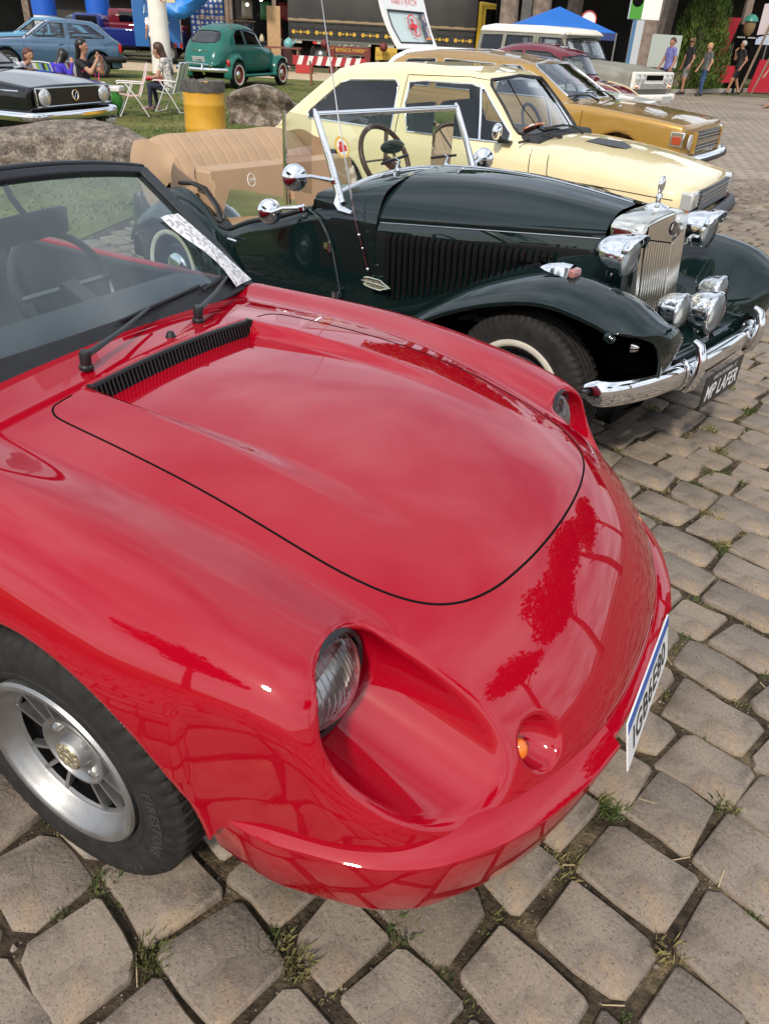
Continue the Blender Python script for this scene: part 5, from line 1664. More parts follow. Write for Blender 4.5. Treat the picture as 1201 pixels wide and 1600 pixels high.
# tailgate plane: local +z is the way up from the hinge, local y across
def gate(u, v, d=0.0):
    return (-.10 * (1 - v) * v * 4 * .5 + d, u * (.66 + .08 * v), v * .90)
def gate_panel(g, poly, d0, d1):
    g.prism(poly, lambda u, v, d: gate(u, v, d), d0, d1)
g = G()
outer = [(-1, 0), (1, 0), (1.02, .5), (1.0, .85), (.9, 1.0), (-.9, 1.0), (-1.0, .85), (-1.02, .5)]
inner = [(-.80, .10), (.80, .10), (.86, .40), (.84, .66), (-.84, .66), (-.86, .40)]
def ring(g, A, B, d):
    n = 40
    def samp(P, k):
        L = [math.dist(P[i], P[(i + 1) % len(P)]) for i in range(len(P))]; T = sum(L); q = (k / n) * T
        for i in range(len(P)):
            if q <= L[i]: f = q / L[i]; a, b = P[i], P[(i + 1) % len(P)]; return (a[0] + (b[0] - a[0]) * f, a[1] + (b[1] - a[1]) * f)
            q -= L[i]
        return P[0]
    rows = [[gate(*samp(A, k), d_) for k in range(n)] for d_ in (0, d)]; rb = [[gate(*samp(B, k), d_) for k in range(n)] for d_ in (d, 0)]
    g.grid([rows[0], rows[1], rb[0], rb[1], rows[0]], closed_u=True)
ring(g, outer, inner, .045)
g.build('tailgate_frame', mat('tailgate white', (.80, .80, .78), .35, coat=.8), gt, 40)
g = G(); g.add([gate(u, v, .03) for u, v in inner], [tuple(range(len(inner)))]); g.build('tailgate_glass', mat('pale frosted glass', (.52, .64, .61), .12, coat=1), gt)
g = G(); g.tube([gate(u, v, .048) for u, v in inner], .014, 6, closed=True); g.build('tailgate_seal', M_BLACK, gt)
M_SIGNRED = mat('signal red print', (.62, .02, .03), .5)
cx, cv, rr_ = .12, .40, .17
def gpt(du, dv, d): # metric offsets on the tailgate
    return gate(cx + du / .69, cv + dv / .90, d)
g = G(); g.tube([gpt(math.cos(a) * rr_, math.sin(a) * rr_, .075) for a in np.linspace(0, 2 * math.pi, 28, endpoint=False)], .012, 4, closed=True, flat=.3)
for (w_, h_) in ((.24, .065), (.065, .24)):
    g.add([gpt(a * w_ / 2, b * h_ / 2, .070 + .001 * (w_ > .1)) for a, b in ((-1, -1), (1, -1), (1, 1), (-1, 1))], [(0, 1, 2, 3)])
g.build('red_cross', M_SIGNRED, gt)
g = G(); g.text('AMBULÂNCIA', .135, lambda u, v, d: gate(u / .74, .82 - v / .90, .052), space=1.05); g.build('tailgate_lettering', M_SIGNRED, gt, False)
g = G(); g.add([gate(u, v, .066) for u, v in ((.50, .14), (.80, .14), (.84, .40), (.82, .62), (.50, .62))], [(0, 1, 2, 3, 4)]); g.build('sticker_sheet', mat('sticker sheet', (.05, .06, .09), .4, col2=(.45, .35, .32), c2=(.56, .6), c2scale=9), gt)
g = G(); g.add([gate(u, v, .070) for u, v in ((.53, .16), (.78, .16), (.79, .25), (.54, .25))], [(0, 1, 2, 3)]); g.build('orange_sticker', mat('orange sticker', (.75, .22, .02), .4), gt)

# ---- black saloon with the round lamps
PC = Frame((-4.30, 10.95), -19)
M_BLK = paint('black paint', (.006, .007, .009), rough=.3, coat_rough=.03, inside=(.02, .02, .02), dirt=.1)
PS = dict(x0=0, x1=-4.15, top=[(-4.2, .80), (-3.9, .90), (-1.6, .92), (-1.25, .905), (-.6, .865), (-.15, .815), (.1, .79)], hw=[(-4.2, .68), (-3.8, .77), (-2, .80), (-.6, .785), (-.1, .765), (.1, .74)], crown=.05, k=.05, fcurve=.02, kf=.035, flean=-.12,
          roof=[(-1.2, .84), (-1.32, .92), (-1.95, 1.32), (-2.1, 1.355), (-2.9, 1.355), (-3.2, 1.30), (-3.9, .92), (-3.95, .84)], gw=(.74, .58), belt=.90, side=[[(-2.55, .94), (-2.55, 1.26), (-2.1, 1.265), (-1.65, .96), (-1.65, .94)], [(-2.66, .94), (-2.66, 1.26), (-3.1, 1.24), (-3.55, .96), (-3.53, .94)]],
          front=[(0, .95), (.60, .94), (.63, .98), (.54, 1.27), (0, 1.31)], lines=[], axles=(-.86, -3.30), R=.295, arch=.335, track=.68, wheel='spoke', seats=[(-2.3, .36, .5), (-2.3, -.36, .5)], dash=(-1.6, .6, .86))
pas, _pf = saloon('black_saloon_car', 'black saloon car with round headlights and chrome bumper on the grass', PC, PS, M_BLK, h=.035, gm=M_GLASS_D)
g = G(); g.box((.012, 0, .665), (.05, 1.38, .215)); gr = g.build('grille', M_BLACKPL, pas, bevel=.02)
pts = [(.045, y, z) for y, z in ((-.69, .57), (.69, .57), (.69, .76), (-.69, .76))]
g = G(); g.tube([(.042, y, z) for y, z in along([(-.69, .565), (.69, .565), (.69, .765), (-.69, .765)], 6)], .009, 6, closed=True); g.build('grille_trim', M_CHROME, gr)
for s in (-1, 1):
    g = G(); g.lathe([(.098, 0), (.100, .03), (.09, .045), (.05, .058), (0, .062)], (.02, s * .555, .665), (1, 0, 0), 26); g.build('headlight', mat('round lamp glass', (.62, .64, .62), .12, .45, coat=1), pas, 50)
g = G(); g.tube([(.045, math.cos(a) * .058, .672 + math.sin(a) * .058) for a in np.linspace(0, 2 * math.pi, 20, endpoint=False)], .006, 6, closed=True)
for P in (((-.036, .045), (0, .005), (.036, .045)), ((-.05, .02), (-.025, -.045), (0, .0), (.025, -.045), (.05, .02))):
    g.tube([(.045, y, .672 + z) for y, z in P], .005, 5)
g.build('grille_badge', M_CHROME, gr)
bumper_bar(pas, mirror2([(-.55, -.83, .46), (-.12, -.82, .46), (.05, -.74, .46), (.10, -.4, .46), (.11, 0, .46)]), .035, .055, M_CHROME)
g = G(); g.box((.10, .05, .315), (.012, .42, .14)); pp = g.build('number_plate', mat('grey plate', (.42, .43, .42), .5), pas, bevel=.002)
g = G(); g.text('7A788', .10, lambda u, v, d: (.1075, .05 + u, .305 + v), space=1.1); g.build('plate_letters', M_DARK, pp, False)
for s in (-1, 1):
    A = np.linspace(-3.8, -.15, 20); y = ray_y(_pf, A, A * 0 + .735 + .012 * A, 1)
    g = G(); g.tube([(a, s * (b + .004), .735 + .012 * a) for a, b in zip(A, y)], .007, 5); g.build('side_moulding', M_CHROME, pas)
g = G(); g.box((.06, .62, .33), (.05, .16, .07)); g.build('tow_hook_light', mat('clear lamp glass', (.55, .56, .55), .12, .3, coat=1), pas, bevel=.01)

# ---- blue hatchback facing away to the left
M_BLUE = paint('steel blue paint', (.055, .115, .20), flake=.25, rough=.4, inside=(.02, .02, .02))
HS = dict(x0=0, x1=-3.80, top=[(-3.9, .85), (-3.7, .93), (-1.5, .93), (-1.2, .915), (-.6, .87), (-.1, .80), (.1, .77)], hw=[(-3.9, .70), (-3.6, .77), (-2, .80), (-.5, .785), (-.1, .75), (.1, .72)], crown=.05, k=.05, fcurve=.03, kf=.05, flean=-.05,
          roof=[(-1.12, .84), (-1.25, .93), (-1.75, 1.28), (-1.9, 1.345), (-2.6, 1.375), (-3.1, 1.34), (-3.25, 1.28), (-3.68, .93), (-3.72, .84)], gw=(.745, .58), belt=.90, side=[[(-2.30, .95), (-2.30, 1.27), (-1.95, 1.275), (-1.48, .97), (-1.48, .95)], [(-2.42, .95), (-2.42, 1.275), (-2.95, 1.25), (-3.35, 1.0), (-3.33, .96)]],
          front=[(0, .96), (.60, .95), (.64, .99), (.56, 1.29), (0, 1.325)], rear=[(0, 1.0), (.5, 1.0), (.48, 1.25), (0, 1.28)], lines=[[(-2.36, 1.3), (-2.36, .35)], [(-1.22, .9), (-1.22, .35)]], axles=(-.75, -3.12), R=.30, arch=.34, track=.69, wheel='spoke', seats=[(-2.1, .36, .5), (-2.1, -.36, .5)], dash=(-1.45, .6, .86), groove=(.76,))
HC = Frame((-11.95, 24.1), 205)
gol, _hf = saloon('blue_hatchback', 'steel blue two-door hatchback with spoked alloy wheels on the grass', HC, HS, M_BLUE, h=.045, trim=M_BLACK)
for s in (-1, 1):
    g = G(); g.box((-.01, s * .56, .68), (.08, .34, .15)); g.build('headlight', mat('clear lamp glass', (.55, .56, .55), .12, .3, coat=1), gol, bevel=.015)
    g = G(); g.box((-3.74, s * .64, .74), (.08, .24, .22)); g.build('tail_lamp', M_REDLENS, gol, bevel=.015)
g = G(); g.box((-.0, 0, .68), (.07, .76, .13)); g.build('grille', M_BLACKPL, gol, bevel=.01)
bumper_bar(gol, mirror2([(-.5, -.80, .46), (-.1, -.79, .46), (.05, -.70, .46), (.09, -.35, .46), (.09, 0, .46)]), .05, .08, M_BLACKPL)
bumper_bar(gol, mirror2([(-3.3, .80, .46), (-3.7, .79, .46), (-3.84, .70, .46), (-3.88, .35, .46), (-3.88, 0, .46)]), .05, .08, M_BLACKPL, 'rear_bumper')
for (dy, dz, cc_) in ((.50, 1.02, (.8, .8, .78)), (.48, 1.07, (.8, .78, .76)), (.54, 1.0, (.6, .1, .08))):
    x = ray_x(_hf, dy, dz, 1, .1); g = G(); g.lathe([(.035, .004), (0, .006)], (x, dy, dz), (.7, 0, .7), 12); g.build('windscreen_sticker', mat('sticker %s' % dy, cc_, .5), gol)

# ---- beetles
def beetle(name, label, fr, pm, mat_rim, white, h=.04, lower=None):
    prof = [tuple(p) for p in curve_pts([(-.72, .46), (-.80, .60), (-.72, .82), (-.52, 1.08), (-.2, 1.32), (.25, 1.465), (.75, 1.49), (1.15, 1.44), (1.42, 1.36), (1.62, 1.12), (1.78, .98), (2.05, .955), (2.4, .88), (2.72, .70), (2.86, .50), (2.80, .40), (1.0, .34)], 3, True)]
    def fn(x, y, z):
        ay = np.sqrt(y * y + 1e-6)
        wz = .60 - .23 * np.clip((z - .85) / .65, 0, 1) ** 1.5
        taper = np.maximum(x - 1.7, 0) * .22 + np.maximum(-.2 - x, 0) * .18
        d = smax(poly_sd(x + .10 * (ay / .5) ** 2 * (x > 1.2) , z, prof), ay - (wz + .05 - taper), .26)
        for wx, rr_ in ((0.0, .43), (2.4, .41)):
            f = smax(np.sqrt((x - wx + .02) ** 2 + (z - .36) ** 2) - rr_, np.abs(ay - .60) - .155, .16)
            f = smax(f, .18 - z, .02)
            d = smin(d, f, .05)
        rb = np.maximum(np.maximum(np.abs(x - 1.2) - .85, np.abs(ay - .64) - .11), np.abs(z - .30) - .03)
        d = np.minimum(d, rb)
        d = np.maximum(d, .22 - z)
        for wx in (0.0, 2.4):
            c = np.maximum(np.sqrt((x - wx) ** 2 + (z - .33) ** 2) - .355, .50 - ay); d = smax(d, -c, .015)
        return d
    t = thing(name, label, 'car', fr.o, fr.yaw)
    V, Q = nets(fn, (-1.0, -.95, .15), (3.1, .95, 1.6), h); V = sdf_project(fn, V, 3); N = sdf_normals(fn, V, .004)
    C = V[Q].mean(1); nf = N[Q].mean(1); Fc = [tuple(f) for f in Q]; own = np.zeros(len(Q), int)
    W = [[(.02, 1.02), (.06, 1.22), (.28, 1.335), (.52, 1.36), (.52, 1.02)], [(.60, 1.02), (.60, 1.365), (1.05, 1.36), (1.30, 1.28), (1.50, 1.02)]]
    k = 1
    for p in W:
        for s in (-1, 1): own[in_poly(C[:, 0], C[:, 2], p) & (np.abs(nf[:, 1]) > .5) & (C[:, 1] * s > 0)] = k; k += 1
    RW = [(0, 1.03), (.36, 1.05), (.43, 1.11), (.40, 1.24), (.30, 1.30), (0, 1.315)]; FW = [(0, 1.06), (.48, 1.05), (.50, 1.1), (.44, 1.30), (0, 1.34)]
    own[in_poly(np.abs(C[:, 1]), C[:, 2], RW) & (nf[:, 0] < -.3)] = k; own[in_poly(np.abs(C[:, 1]), C[:, 2], FW) & (nf[:, 0] > .3)] = k + 1
    sdf_part('body_shell', *sub_mesh(V, N, Fc, own == 0), pm, t)
    for i in range(1, k + 2):
        if (own == i).any(): sdf_part('rear_window' if i == k else 'windscreen' if i == k + 1 else 'side_window', *sub_mesh(V, N, Fc, own == i), M_GLASS, t)
    for p in W:
        A = along(p, 4); y = ray_y(fn, A[:, 0], A[:, 1], 1)
        for s in (-1, 1): g = G(); g.tube([(a[0], s * (b + .002), a[1]) for a, b in zip(A, y)], .012, 5, closed=True); g.build('window_trim', M_BLACK, t)
    for P, s, st, nm in ((RW, -1, -1.0, 'rear_window_seal'), (FW, 1, 3.0, 'windscreen_seal')):
        full = P + [(-a, b) for a, b in P[::-1] if a > 0]; A = along(full, 4); x = ray_x(fn, A[:, 0], A[:, 1], s, st)
        g = G(); g.tube([(q, a[0], a[1]) for q, a in zip(x, A)], .014, 5, closed=True); g.build(nm, M_BLACK, t)
    for wx in (0, 2.4):
        for s in (-1, 1): plain_wheel(t, (wx, s * .655, .32), s, .32, .15, .20, white=white, rim_mat=mat_rim, n=32)
    bumper_bar(t, mirror2([(-.62, .74, .44), (-.84, .68, .44), (-.98, .4, .44), (-1.02, 0, .44)]), .03, .05, M_CHROME, 'rear_bumper')
    bumper_bar(t, mirror2([(2.70, -.72, .44), (2.92, -.66, .44), (3.06, -.35, .44), (3.10, 0, .44)]), .03, .05, M_CHROME, 'front_bumper')
    g = G(); g.tube([(-1.0, -.48, .48), (-1.04, -.46, .56), (-1.05, 0, .58), (-1.04, .46, .56), (-1.0, .48, .48)], .016, 6); g.build('bumper_hoop', M_CHROME_OLD, t)
    for s in (-1, 1):
        g = G(); g.ball((-.42, s * .66, .60), (.05, .05, .09), 12, 8); g.build('tail_lamp', M_REDLENS, t)
        g = G(); g.lathe([(.085, 0), (.08, .03), (0, .045)], (2.72, s * .60, .62), (1, 0, .25), 18); g.build('headlight', M_REFLECT, t)
        g = G(); g.tube([(-.97, s * .26, .34), (-1.05, s * .26, .44), (-1.04, s * .26, .58)], [.03, .036, .02], 8); g.build('overrider', M_CHROME, t)
    x = ray_x(fn, 0, .70, -1, -1.0)
    g = G(); g.box((x - .03, 0, .66), (.02, .38, .13), ry=-.35); pl_ = g.build('number_plate', mat('grey plate', (.42, .43, .42), .5), t)
    g = G(); g.text('1968', .10, lambda u, v, d: (x - .043 + v * .35, -u, .66 + v)); g.build('plate_letters', M_DARK, pl_, False)
    g = G(); g.tube([(ray_x(fn, y, .86 - .1 * y * y, -1, -1) - .012, y, .86 - .12 * y * y) for y in np.linspace(-.26, .26, 9)], .012, 5); g.ball((ray_x(fn, 0, .86, -1, -1) - .03, 0, .845), .035, 10, 8); g.build('lid_badge', M_CHROME, t)
    for (sx, sy, w_) in ((1.15, .33, .46), (1.15, -.33, .46), (.35, 0, 1.0)):
        g = G(); g.box((sx, sy, .55), (.45, w_, .18)); g.box((sx - .27, sy, .85), (.12, w_, .55), ry=-.2); g.build('seat', M_SEAT, t, bevel=.04)
    g = G(); g.box((1.0, 0, .30), (2.9, .9, .14)); g.build('underbody', M_DARK, t)
    A = np.linspace(.0, 2.3, 14); y = ray_y(fn, A, A * 0 + .955 - .01 * A, 1)
    for s in (-1, 1): g = G(); g.tube([(a, s * (b + .003), .955 - .01 * a) for a, b in zip(A, y)], .006, 5); g.build('side_moulding', M_CHROME, t)
    return t, fn
M_TEAL = paint('sea green paint', (.018, .125, .10), rough=.5, coat=.6, coat_rough=.15, inside=(.02, .03, .03), dirt=.15)
bt, _bf = beetle('green_beetle_car', 'sea green rounded vintage car with whitewall tyres and red wheels', Frame((-5.27, 23.83), 69), M_TEAL, mat('red steel rim', (.20, .018, .014), .4), .045)
g = G()
for y in (-.5, .5): g.tube([(.0, y, 1.56), (1.3, y, 1.56)], .014, 6)
for x in np.linspace(.0, 1.3, 9): g.tube([(x, -.5, 1.56), (x, .5, 1.56)], .010, 6)
for (x, y) in ((.1, -.5), (.1, .5), (1.2, -.5), (1.2, .5)): g.tube([(x, y, 1.56), (x, y * .95, 1.36)], .010, 6)
g.tube([(0, -.5, 1.62), (0, .5, 1.62)], .012, 6); g.build('roof_rack', mat('wooden rack', (.16, .085, .05), .7, var=.2), bt)
M_MAROON = paint('maroon paint', (.13, .012, .022), rough=.4, inside=(.02, .02, .02))
mr, _mf = beetle('maroon_beetle_car', 'maroon rounded vintage car between the gold estate and the grey wagon', Frame((1.9, 16.6), -40), M_MAROON, None, 0, h=.045)
A = np.linspace(1.9, 2.75, 12)
for s in (-1, 1):
    g = G(); g.tube([(a, s * (.30 - .06 * (a - 1.9)), on_top(_mf, a, s * (.30 - .06 * (a - 1.9))) + .003) for a in A], .012, 6); g.build('bonnet_stripe', mat('cream stripe', (.6, .5, .3), .4), mr)
# ---- grey wagon with white roof and white front
VC = Frame((5.5, 19.9), -46)
M_PRIMER = paint('grey primer', (.24, .235, .20), rough=.6, coat=.25, coat_rough=.3, inside=(.03, .03, .03), dirt=.12)
M_WROOF = paint('cream white roof', (.78, .74, .64), rough=.45, coat=.5, inside=(.2, .2, .2))
def pick_fender(d, x, ay, z):
    f = smax(smax(np.abs(x + .98) - .62, np.abs(ay - .80) - .14, .1), z - 1.0 + .06 * (x + .9) ** 2, .1)
    return smin(d, np.maximum(f, .42 - z), .04)
VS = dict(x0=0, x1=-4.9, top=[(-5, 1.10), (-4.5, 1.13), (-1.9, 1.13), (-1.5, 1.17), (-.9, 1.155), (-.3, 1.10), (-.05, 1.05), (.1, 1.0)], hw=[(-5, .88), (-4, .92), (-1.8, .92), (-1.4, .86), (-.2, .86), (.1, .84)], crown=.06, k=.09, fcurve=.03, bulge=.2, zmid=.75, bot=.42, kf=.05,
          roof=[(-1.50, 1.0), (-1.58, 1.14), (-1.88, 1.55), (-1.80, 1.70), (-2.0, 1.775), (-2.6, 1.81), (-4.3, 1.81), (-4.72, 1.75), (-4.80, 1.10), (-4.8, 1.0)], gw=(.86, .74), belt=1.12, wcurve=.12, kg=.10, kj=.04, extra=(pick_fender,),
          side=[[(-2.72, 1.19), (-2.72, 1.57), (-2.10, 1.57), (-1.86, 1.22), (-1.86, 1.19)], [(-2.92, 1.19), (-2.92, 1.58), (-3.72, 1.58), (-3.72, 1.19)], [(-3.86, 1.19), (-3.86, 1.58), (-4.5, 1.56), (-4.5, 1.2)]], front=[(0, 1.20), (.74, 1.19), (.77, 1.24), (.66, 1.57), (0, 1.60)],
          lines=[[(-2.82, 1.6), (-2.82, .5)], [(-1.72, 1.15), (-1.72, .5)]], axles=(-.92, -3.85), R=.37, arch=.43, track=.76, rr=.20, seats=[(-2.5, .4, .6), (-2.5, -.4, .6)], dash=(-1.85, .7, 1.10), roof_mat=M_WROOF, roof_z=1.66, trim_r=.014, seal_r=.018)
pick, _vf = saloon('grey_wagon', 'old matt grey wagon with white roof and white grille panel', VC, VS, M_PRIMER, h=.045, trim=M_BLACK)
_A = np.linspace(-4.62, -1.98, 14); _y = ray_y(_vf, _A, _A * 0 + 1.665, 1)
for s in (-1, 1):
    g = G(); g.tube([(a, s * (b + .006), 1.665) for a, b in zip(_A, _y)], .020, 6); g.build('rain_gutter', mat('cream gutter', (.70, .66, .57), .5), pick, 60)
_A = np.linspace(-.70, .70, 13); _x = ray_x(_vf, _A, _A * 0 + 1.672, 1, -1.2)
g = G(); g.tube([(b + .008, a, 1.672) for a, b in zip(_A, _x)], .024, 6); g.build('screen_visor', mat('cream gutter', (.70, .66, .57), .5), pick, 60)
M_FRONT = mat('chalky white enamel', (.72, .70, .64), .5, var=.05)
g = G(); g.box((.02, 0, .86), (.10, 1.66, .34)); gr = g.build('grille_panel', M_FRONT, pick, bevel=.03)
g = G(); g.box((.075, 0, .92), (.02, .70, .10)); g.build('grille_opening', M_DARK, gr, bevel=.01)
g = G(); g.box((.075, 0, .76), (.02, 1.10, .08)); g.build('lower_mesh', mat('painted mesh', (.45, .44, .41), .6, col2=(.12, .12, .11), c2=(.48, .52), c2scale=60), gr)
for s in (-1, 1):
    for yy in (.48, .68):
        g = G(); g.tube([(.08, s * yy + math.cos(a) * .085, .90 + math.sin(a) * .085) for a in np.linspace(0, 2 * math.pi, 18, endpoint=False)], .010, 5, closed=True); g.lathe([(.08, .07), (.04, .095), (0, .10)], (0, s * yy, .90), (1, 0, 0), 18); g.build('headlight', mat('round lamp glass', (.62, .64, .62), .12, .45, coat=1), pick, 50)
    g = G(); g.lathe([(.045, .07), (.03, .10), (0, .105)], (0, s * .70, .745), (1, 0, 0), 14); g.build('indicator', M_AMBER, pick)
bumper_bar(pick, mirror2([(-.30, -.95, .52), (0, -.93, .52), (.16, -.80, .52), (.24, -.4, .52), (.25, 0, .52)]), .05, .085, M_FRONT)
g = G(); g.box((.30, .30, .50), (.012, .40, .13)); g.build('number_plate', mat('grey plate', (.42, .43, .42), .5), pick)
for (y0, w_, z0, h_) in ((-.55, .16, 1.22, .33), (-.12, .22, 1.30, .22), (.20, .14, 1.24, .30), (.42, .12, 1.24, .30)):
    x = ray_x(_vf, y0, z0 + h_ / 2, 1, -1.2); g = G(); g.box((x - .05, y0, z0 + h_ / 2), (.004, w_, h_), ry=-.62); g.build('window_notice', mat('white notice', (.75, .76, .78), .6, col2=(.3, .3, .32), c2=(.58, .62), c2scale=18), pick)
g = G(); yy = -ray_y(_vf, -2.35, 1.40, 1); g.box((-2.40, yy + .05, 1.42), (.34, .004, .24)); g.build('window_notice', mat('white notice', (.75, .76, .78), .6, col2=(.3, .3, .32), c2=(.58, .62), c2scale=18), pick)
g = G(); g.box((-1.75, -1.02, 1.30), (.05, .16, .22)); g.tube([(-1.8, -.92, 1.18), (-1.76, -1.0, 1.25)], .012, 5); g.build('door_mirror', M_BLACKPL, pick, bevel=.01)

# ---- cars half out of view beyond the blue hatchback
M_LBLUE = paint('light blue paint', (.10, .28, .44), rough=.45, inside=(.02, .02, .02))
lb, _ = saloon('light_blue_car', 'light blue car standing behind the blue hatchback', Frame((-14.2, 28.6), 200), dict(HS, lines=[], seats=[], groove=None), M_LBLUE, h=.07, trim=M_BLACK)
M_SAGE = paint('pale green paint', (.10, .17, .16), rough=.45, inside=(.02, .02, .02))
sg, _ = beetle('grey_green_beetle_car', 'small grey green rounded car far behind the blue hatchback', Frame((-13.5, 38.0), 150), M_SAGE, None, 0, h=.07)
# dark blue pickup and dark red van beyond the sand path
def plain_box_car(name, label, loc, yaw, boxes, wheels):
    t = thing(name, label, 'car', loc, yaw)
    for (nm, c, d, m, bv) in boxes:
        g = G(); g.box(c, d); g.build(nm, m, t, bevel=bv)
    for (x, y) in wheels: plain_wheel(t, (x, y, .33), 1 if y > 0 else -1, .33, .18, .2, n=24)
    return t
M_NAVY = paint('navy blue paint', (.012, .018, .14), rough=.4, inside=None); M_WINE = paint('wine red paint', (.14, .012, .02), rough=.4, inside=None)
plain_box_car('navy_pickup', 'navy blue pickup truck bed seen from the side beyond the sand path', (-10.3, 36.2, 0), 8, [('bed_side', (-.6, 0, .78), (3.4, 1.7, .62), M_NAVY, .06), ('cab', (-2.6, 0, 1.15), (1.2, 1.6, .75), M_NAVY, .2), ('cab_window', (-2.6, -.805, 1.28), (.8, .02, .34), M_GLASS_D, 0), ('bonnet', (-3.7, 0, .80), (1.3, 1.65, .5), M_NAVY, .12), ('sill', (-1.0, 0, .42), (4.6, 1.6, .12), M_DARK, .02)], ((.4, -.75), (-3.4, -.75), (.4, .75), (-3.4, .75)))
plain_box_car('wine_red_van', 'wine red van parked behind the navy pickup', (-12.0, 39.5, 0), 5, [('lower_body', (0, 0, .85), (4.0, 1.7, .8), M_WINE, .08), ('cabin', (.3, 0, 1.45), (3.0, 1.6, .62), M_WINE, .15), ('cabin_window', (-.3, -.81, 1.48), (.8, .02, .36), M_GLASS_D, 0), ('cabin_window', (.9, -.81, 1.48), (1.0, .02, .36), M_GLASS_D, 0)], ((1.3, -.75), (-1.3, -.75), (1.3, .75), (-1.3, .75)))

# ================================================================== people
SKIN = mat('skin', (.42, .22, .14), .55, var=.06, vscale=10); SKIN2 = mat('tanned skin', (.33, .165, .10), .55, var=.06, vscale=10)
HAIRS = {'brown': mat('brown hair', (.055, .024, .014), .5, var=.3, vscale=60), 'black': mat('black hair', (.010, .009, .009), .4, var=.3, vscale=60), 'blond': mat('blond hair', (.42, .27, .12), .5, var=.3, vscale=60), 'grey': mat('grey hair', (.35, .33, .31), .6, var=.2, vscale=60), 'auburn': mat('auburn hair', (.09, .03, .018), .5, var=.3, vscale=60)}
def cloth(name, col, **k): return mat('cloth ' + name, col, .85, var=.12, vscale=9, bump=.2, bscale=25, **k)
M_SHOE = mat('dark shoes', (.02, .02, .022), .6); M_EYE = mat('eye', (.02, .015, .01), .3)
def person(label, loc, yaw, P, top, bottom, hair, hairlen=0.1, sleeves='short', legs='long', shoes=None, skin=None, female=False, cap=None, bare=False, sc=1.0):
    """P: joints dict in body space, x forward, y left, z up. One continuous body; hair and clothes pieces as children."""
    skin = skin or SKIN; shoes = shoes or M_SHOE
    t = thing('person', label, 'person', loc, yaw, scale=sc)
    J = {k: np.array(v, float) for k, v in P.items()}
    k_ = .92 if female else 1.0
    B = []
    def bone(a, b, ra, rb, m): B.append((J[a] if isinstance(a, str) else np.array(a, float), J[b] if isinstance(b, str) else np.array(b, float), ra * k_, rb * k_, m))
    sh = (J['shl'] + J['shr']) / 2; lat = (J['shl'] - J['shr']); lat = lat / np.linalg.norm(lat)
    hipc = (J['hl'] + J['hr']) / 2
    fwd = np.cross(lat, np.array([0, 0, 1.0])); fwd = fwd / np.linalg.norm(fwd)
    chest = sh * .78 + hipc * .22
    for s_, q in (('l', 1), ('r', -1)):
        bone(chest + lat * .075 * q, hipc * .6 + sh * .4 + lat * .055 * q, .110, .098, 0)
        bone(hipc * .62 + sh * .38 + lat * .05 * q, hipc + lat * .065 * q, .098, .115 if not female else .125, 0)
        bone(sh * .93 + chest * .07, J['sh' + s_] * .96 + sh * .04, .075, .062, 0)
        bone('sh' + s_, 'el' + s_, .056, .045, 0 if sleeves == 'long' else 4)
        bone('el' + s_, 'wr' + s_, .043, .028, 0 if sleeves == 'long' else 2)
        bone('h' + s_, 'kn' + s_, .092, .062, 1)
        bone('kn' + s_, 'an' + s_, .060, .040, 1 if legs == 'long' else 2)
        ft = J['an' + s_] + (J['toe' + s_] - J['an' + s_]) * .1
        bone('an' + s_, 'toe' + s_, .040, .036, 2 if bare else 3)
        heel = J['an' + s_] - (J['toe' + s_] - J['an' + s_]) * .28; heel[2] = J['toe' + s_][2] + .01
        bone('an' + s_, heel, .038, .036, 2 if bare else 3)
        hd = J['hand' + s_] - J['wr' + s_]; hd = hd / np.linalg.norm(hd)
        bone('wr' + s_, J['wr' + s_] + hd * .075, .027, .034, 2)
    bone(sh + np.array([0, 0, .02]), J['head'] - np.array([0, 0, .09]), .055, .050, 2)
    hd_f = J.get('look', fwd); hd_f = hd_f / np.linalg.norm(hd_f)
    B.append((J['head'] + np.array([0, 0, .03]), J['head'] + np.array([0, 0, .045]) - hd_f * .015, .088, .092, 2))
    B.append((J['head'] + np.array([0, 0, -.04]) + hd_f * .018, J['head'] + np.array([0, 0, -.075]) + hd_f * .035, .066, .045, 2))
    B.append((J['head'] + hd_f * .085 + np.array([0, 0, .012]), J['head'] + hd_f * .108 + np.array([0, 0, -.018]), .010, .016, 2))
    hl = np.cross(np.array([0, 0, 1.0]), hd_f)
    for q in (1, -1): B.append((J['head'] + hl * .084 * q + np.array([0, 0, .015]), J['head'] + hl * .092 * q + np.array([0, 0, -.02]), .018, .012, 2))
    def fn(x, y, z):
        d = None
        for (a, b, ra, rb, m) in B:
            c = capsule((x, y, z), a, b, ra, rb)
            d = c if d is None else smin(d, c, .035)
        return d
    pts = np.array([p for b_ in B for p in b_[:2]])
    lo = pts.min(0) - .16; hi = pts.max(0) + .16
    V, Q = nets(fn, lo, hi, .024); V = sdf_project(fn, V, 2); N = sdf_normals(fn, V, .008)
    C = V[Q].mean(1)
    D = np.stack([capsule(C.T, a, b, ra, rb) for (a, b, ra, rb, m) in B], 1)
    mi = np.array([b_[4] for b_ in B])[D.argmin(1)]
    # short sleeves end half way down the upper arm, shorts end above the knee
    for s_ in 'lr':
        a, b = J['sh' + s_], J['el' + s_]; tt = ((C - a) @ (b - a)) / ((b - a) @ (b - a))
        mi = np.where((mi == 4) & (capsule(C.T, a, b, .05, .045) < .03), np.where(tt < (.62 if sleeves == 'short' else .05), 0, 2), mi)
        if legs == 'short':
            a, b = J['h' + s_], J['kn' + s_]; tt = ((C - a) @ (b - a)) / ((b - a) @ (b - a)); mi = np.where((mi == 1) & (capsule(C.T, a, b, .09, .06) < .03) & (tt > .86), 2, mi)
    mi = np.where(mi == 4, 0, mi)
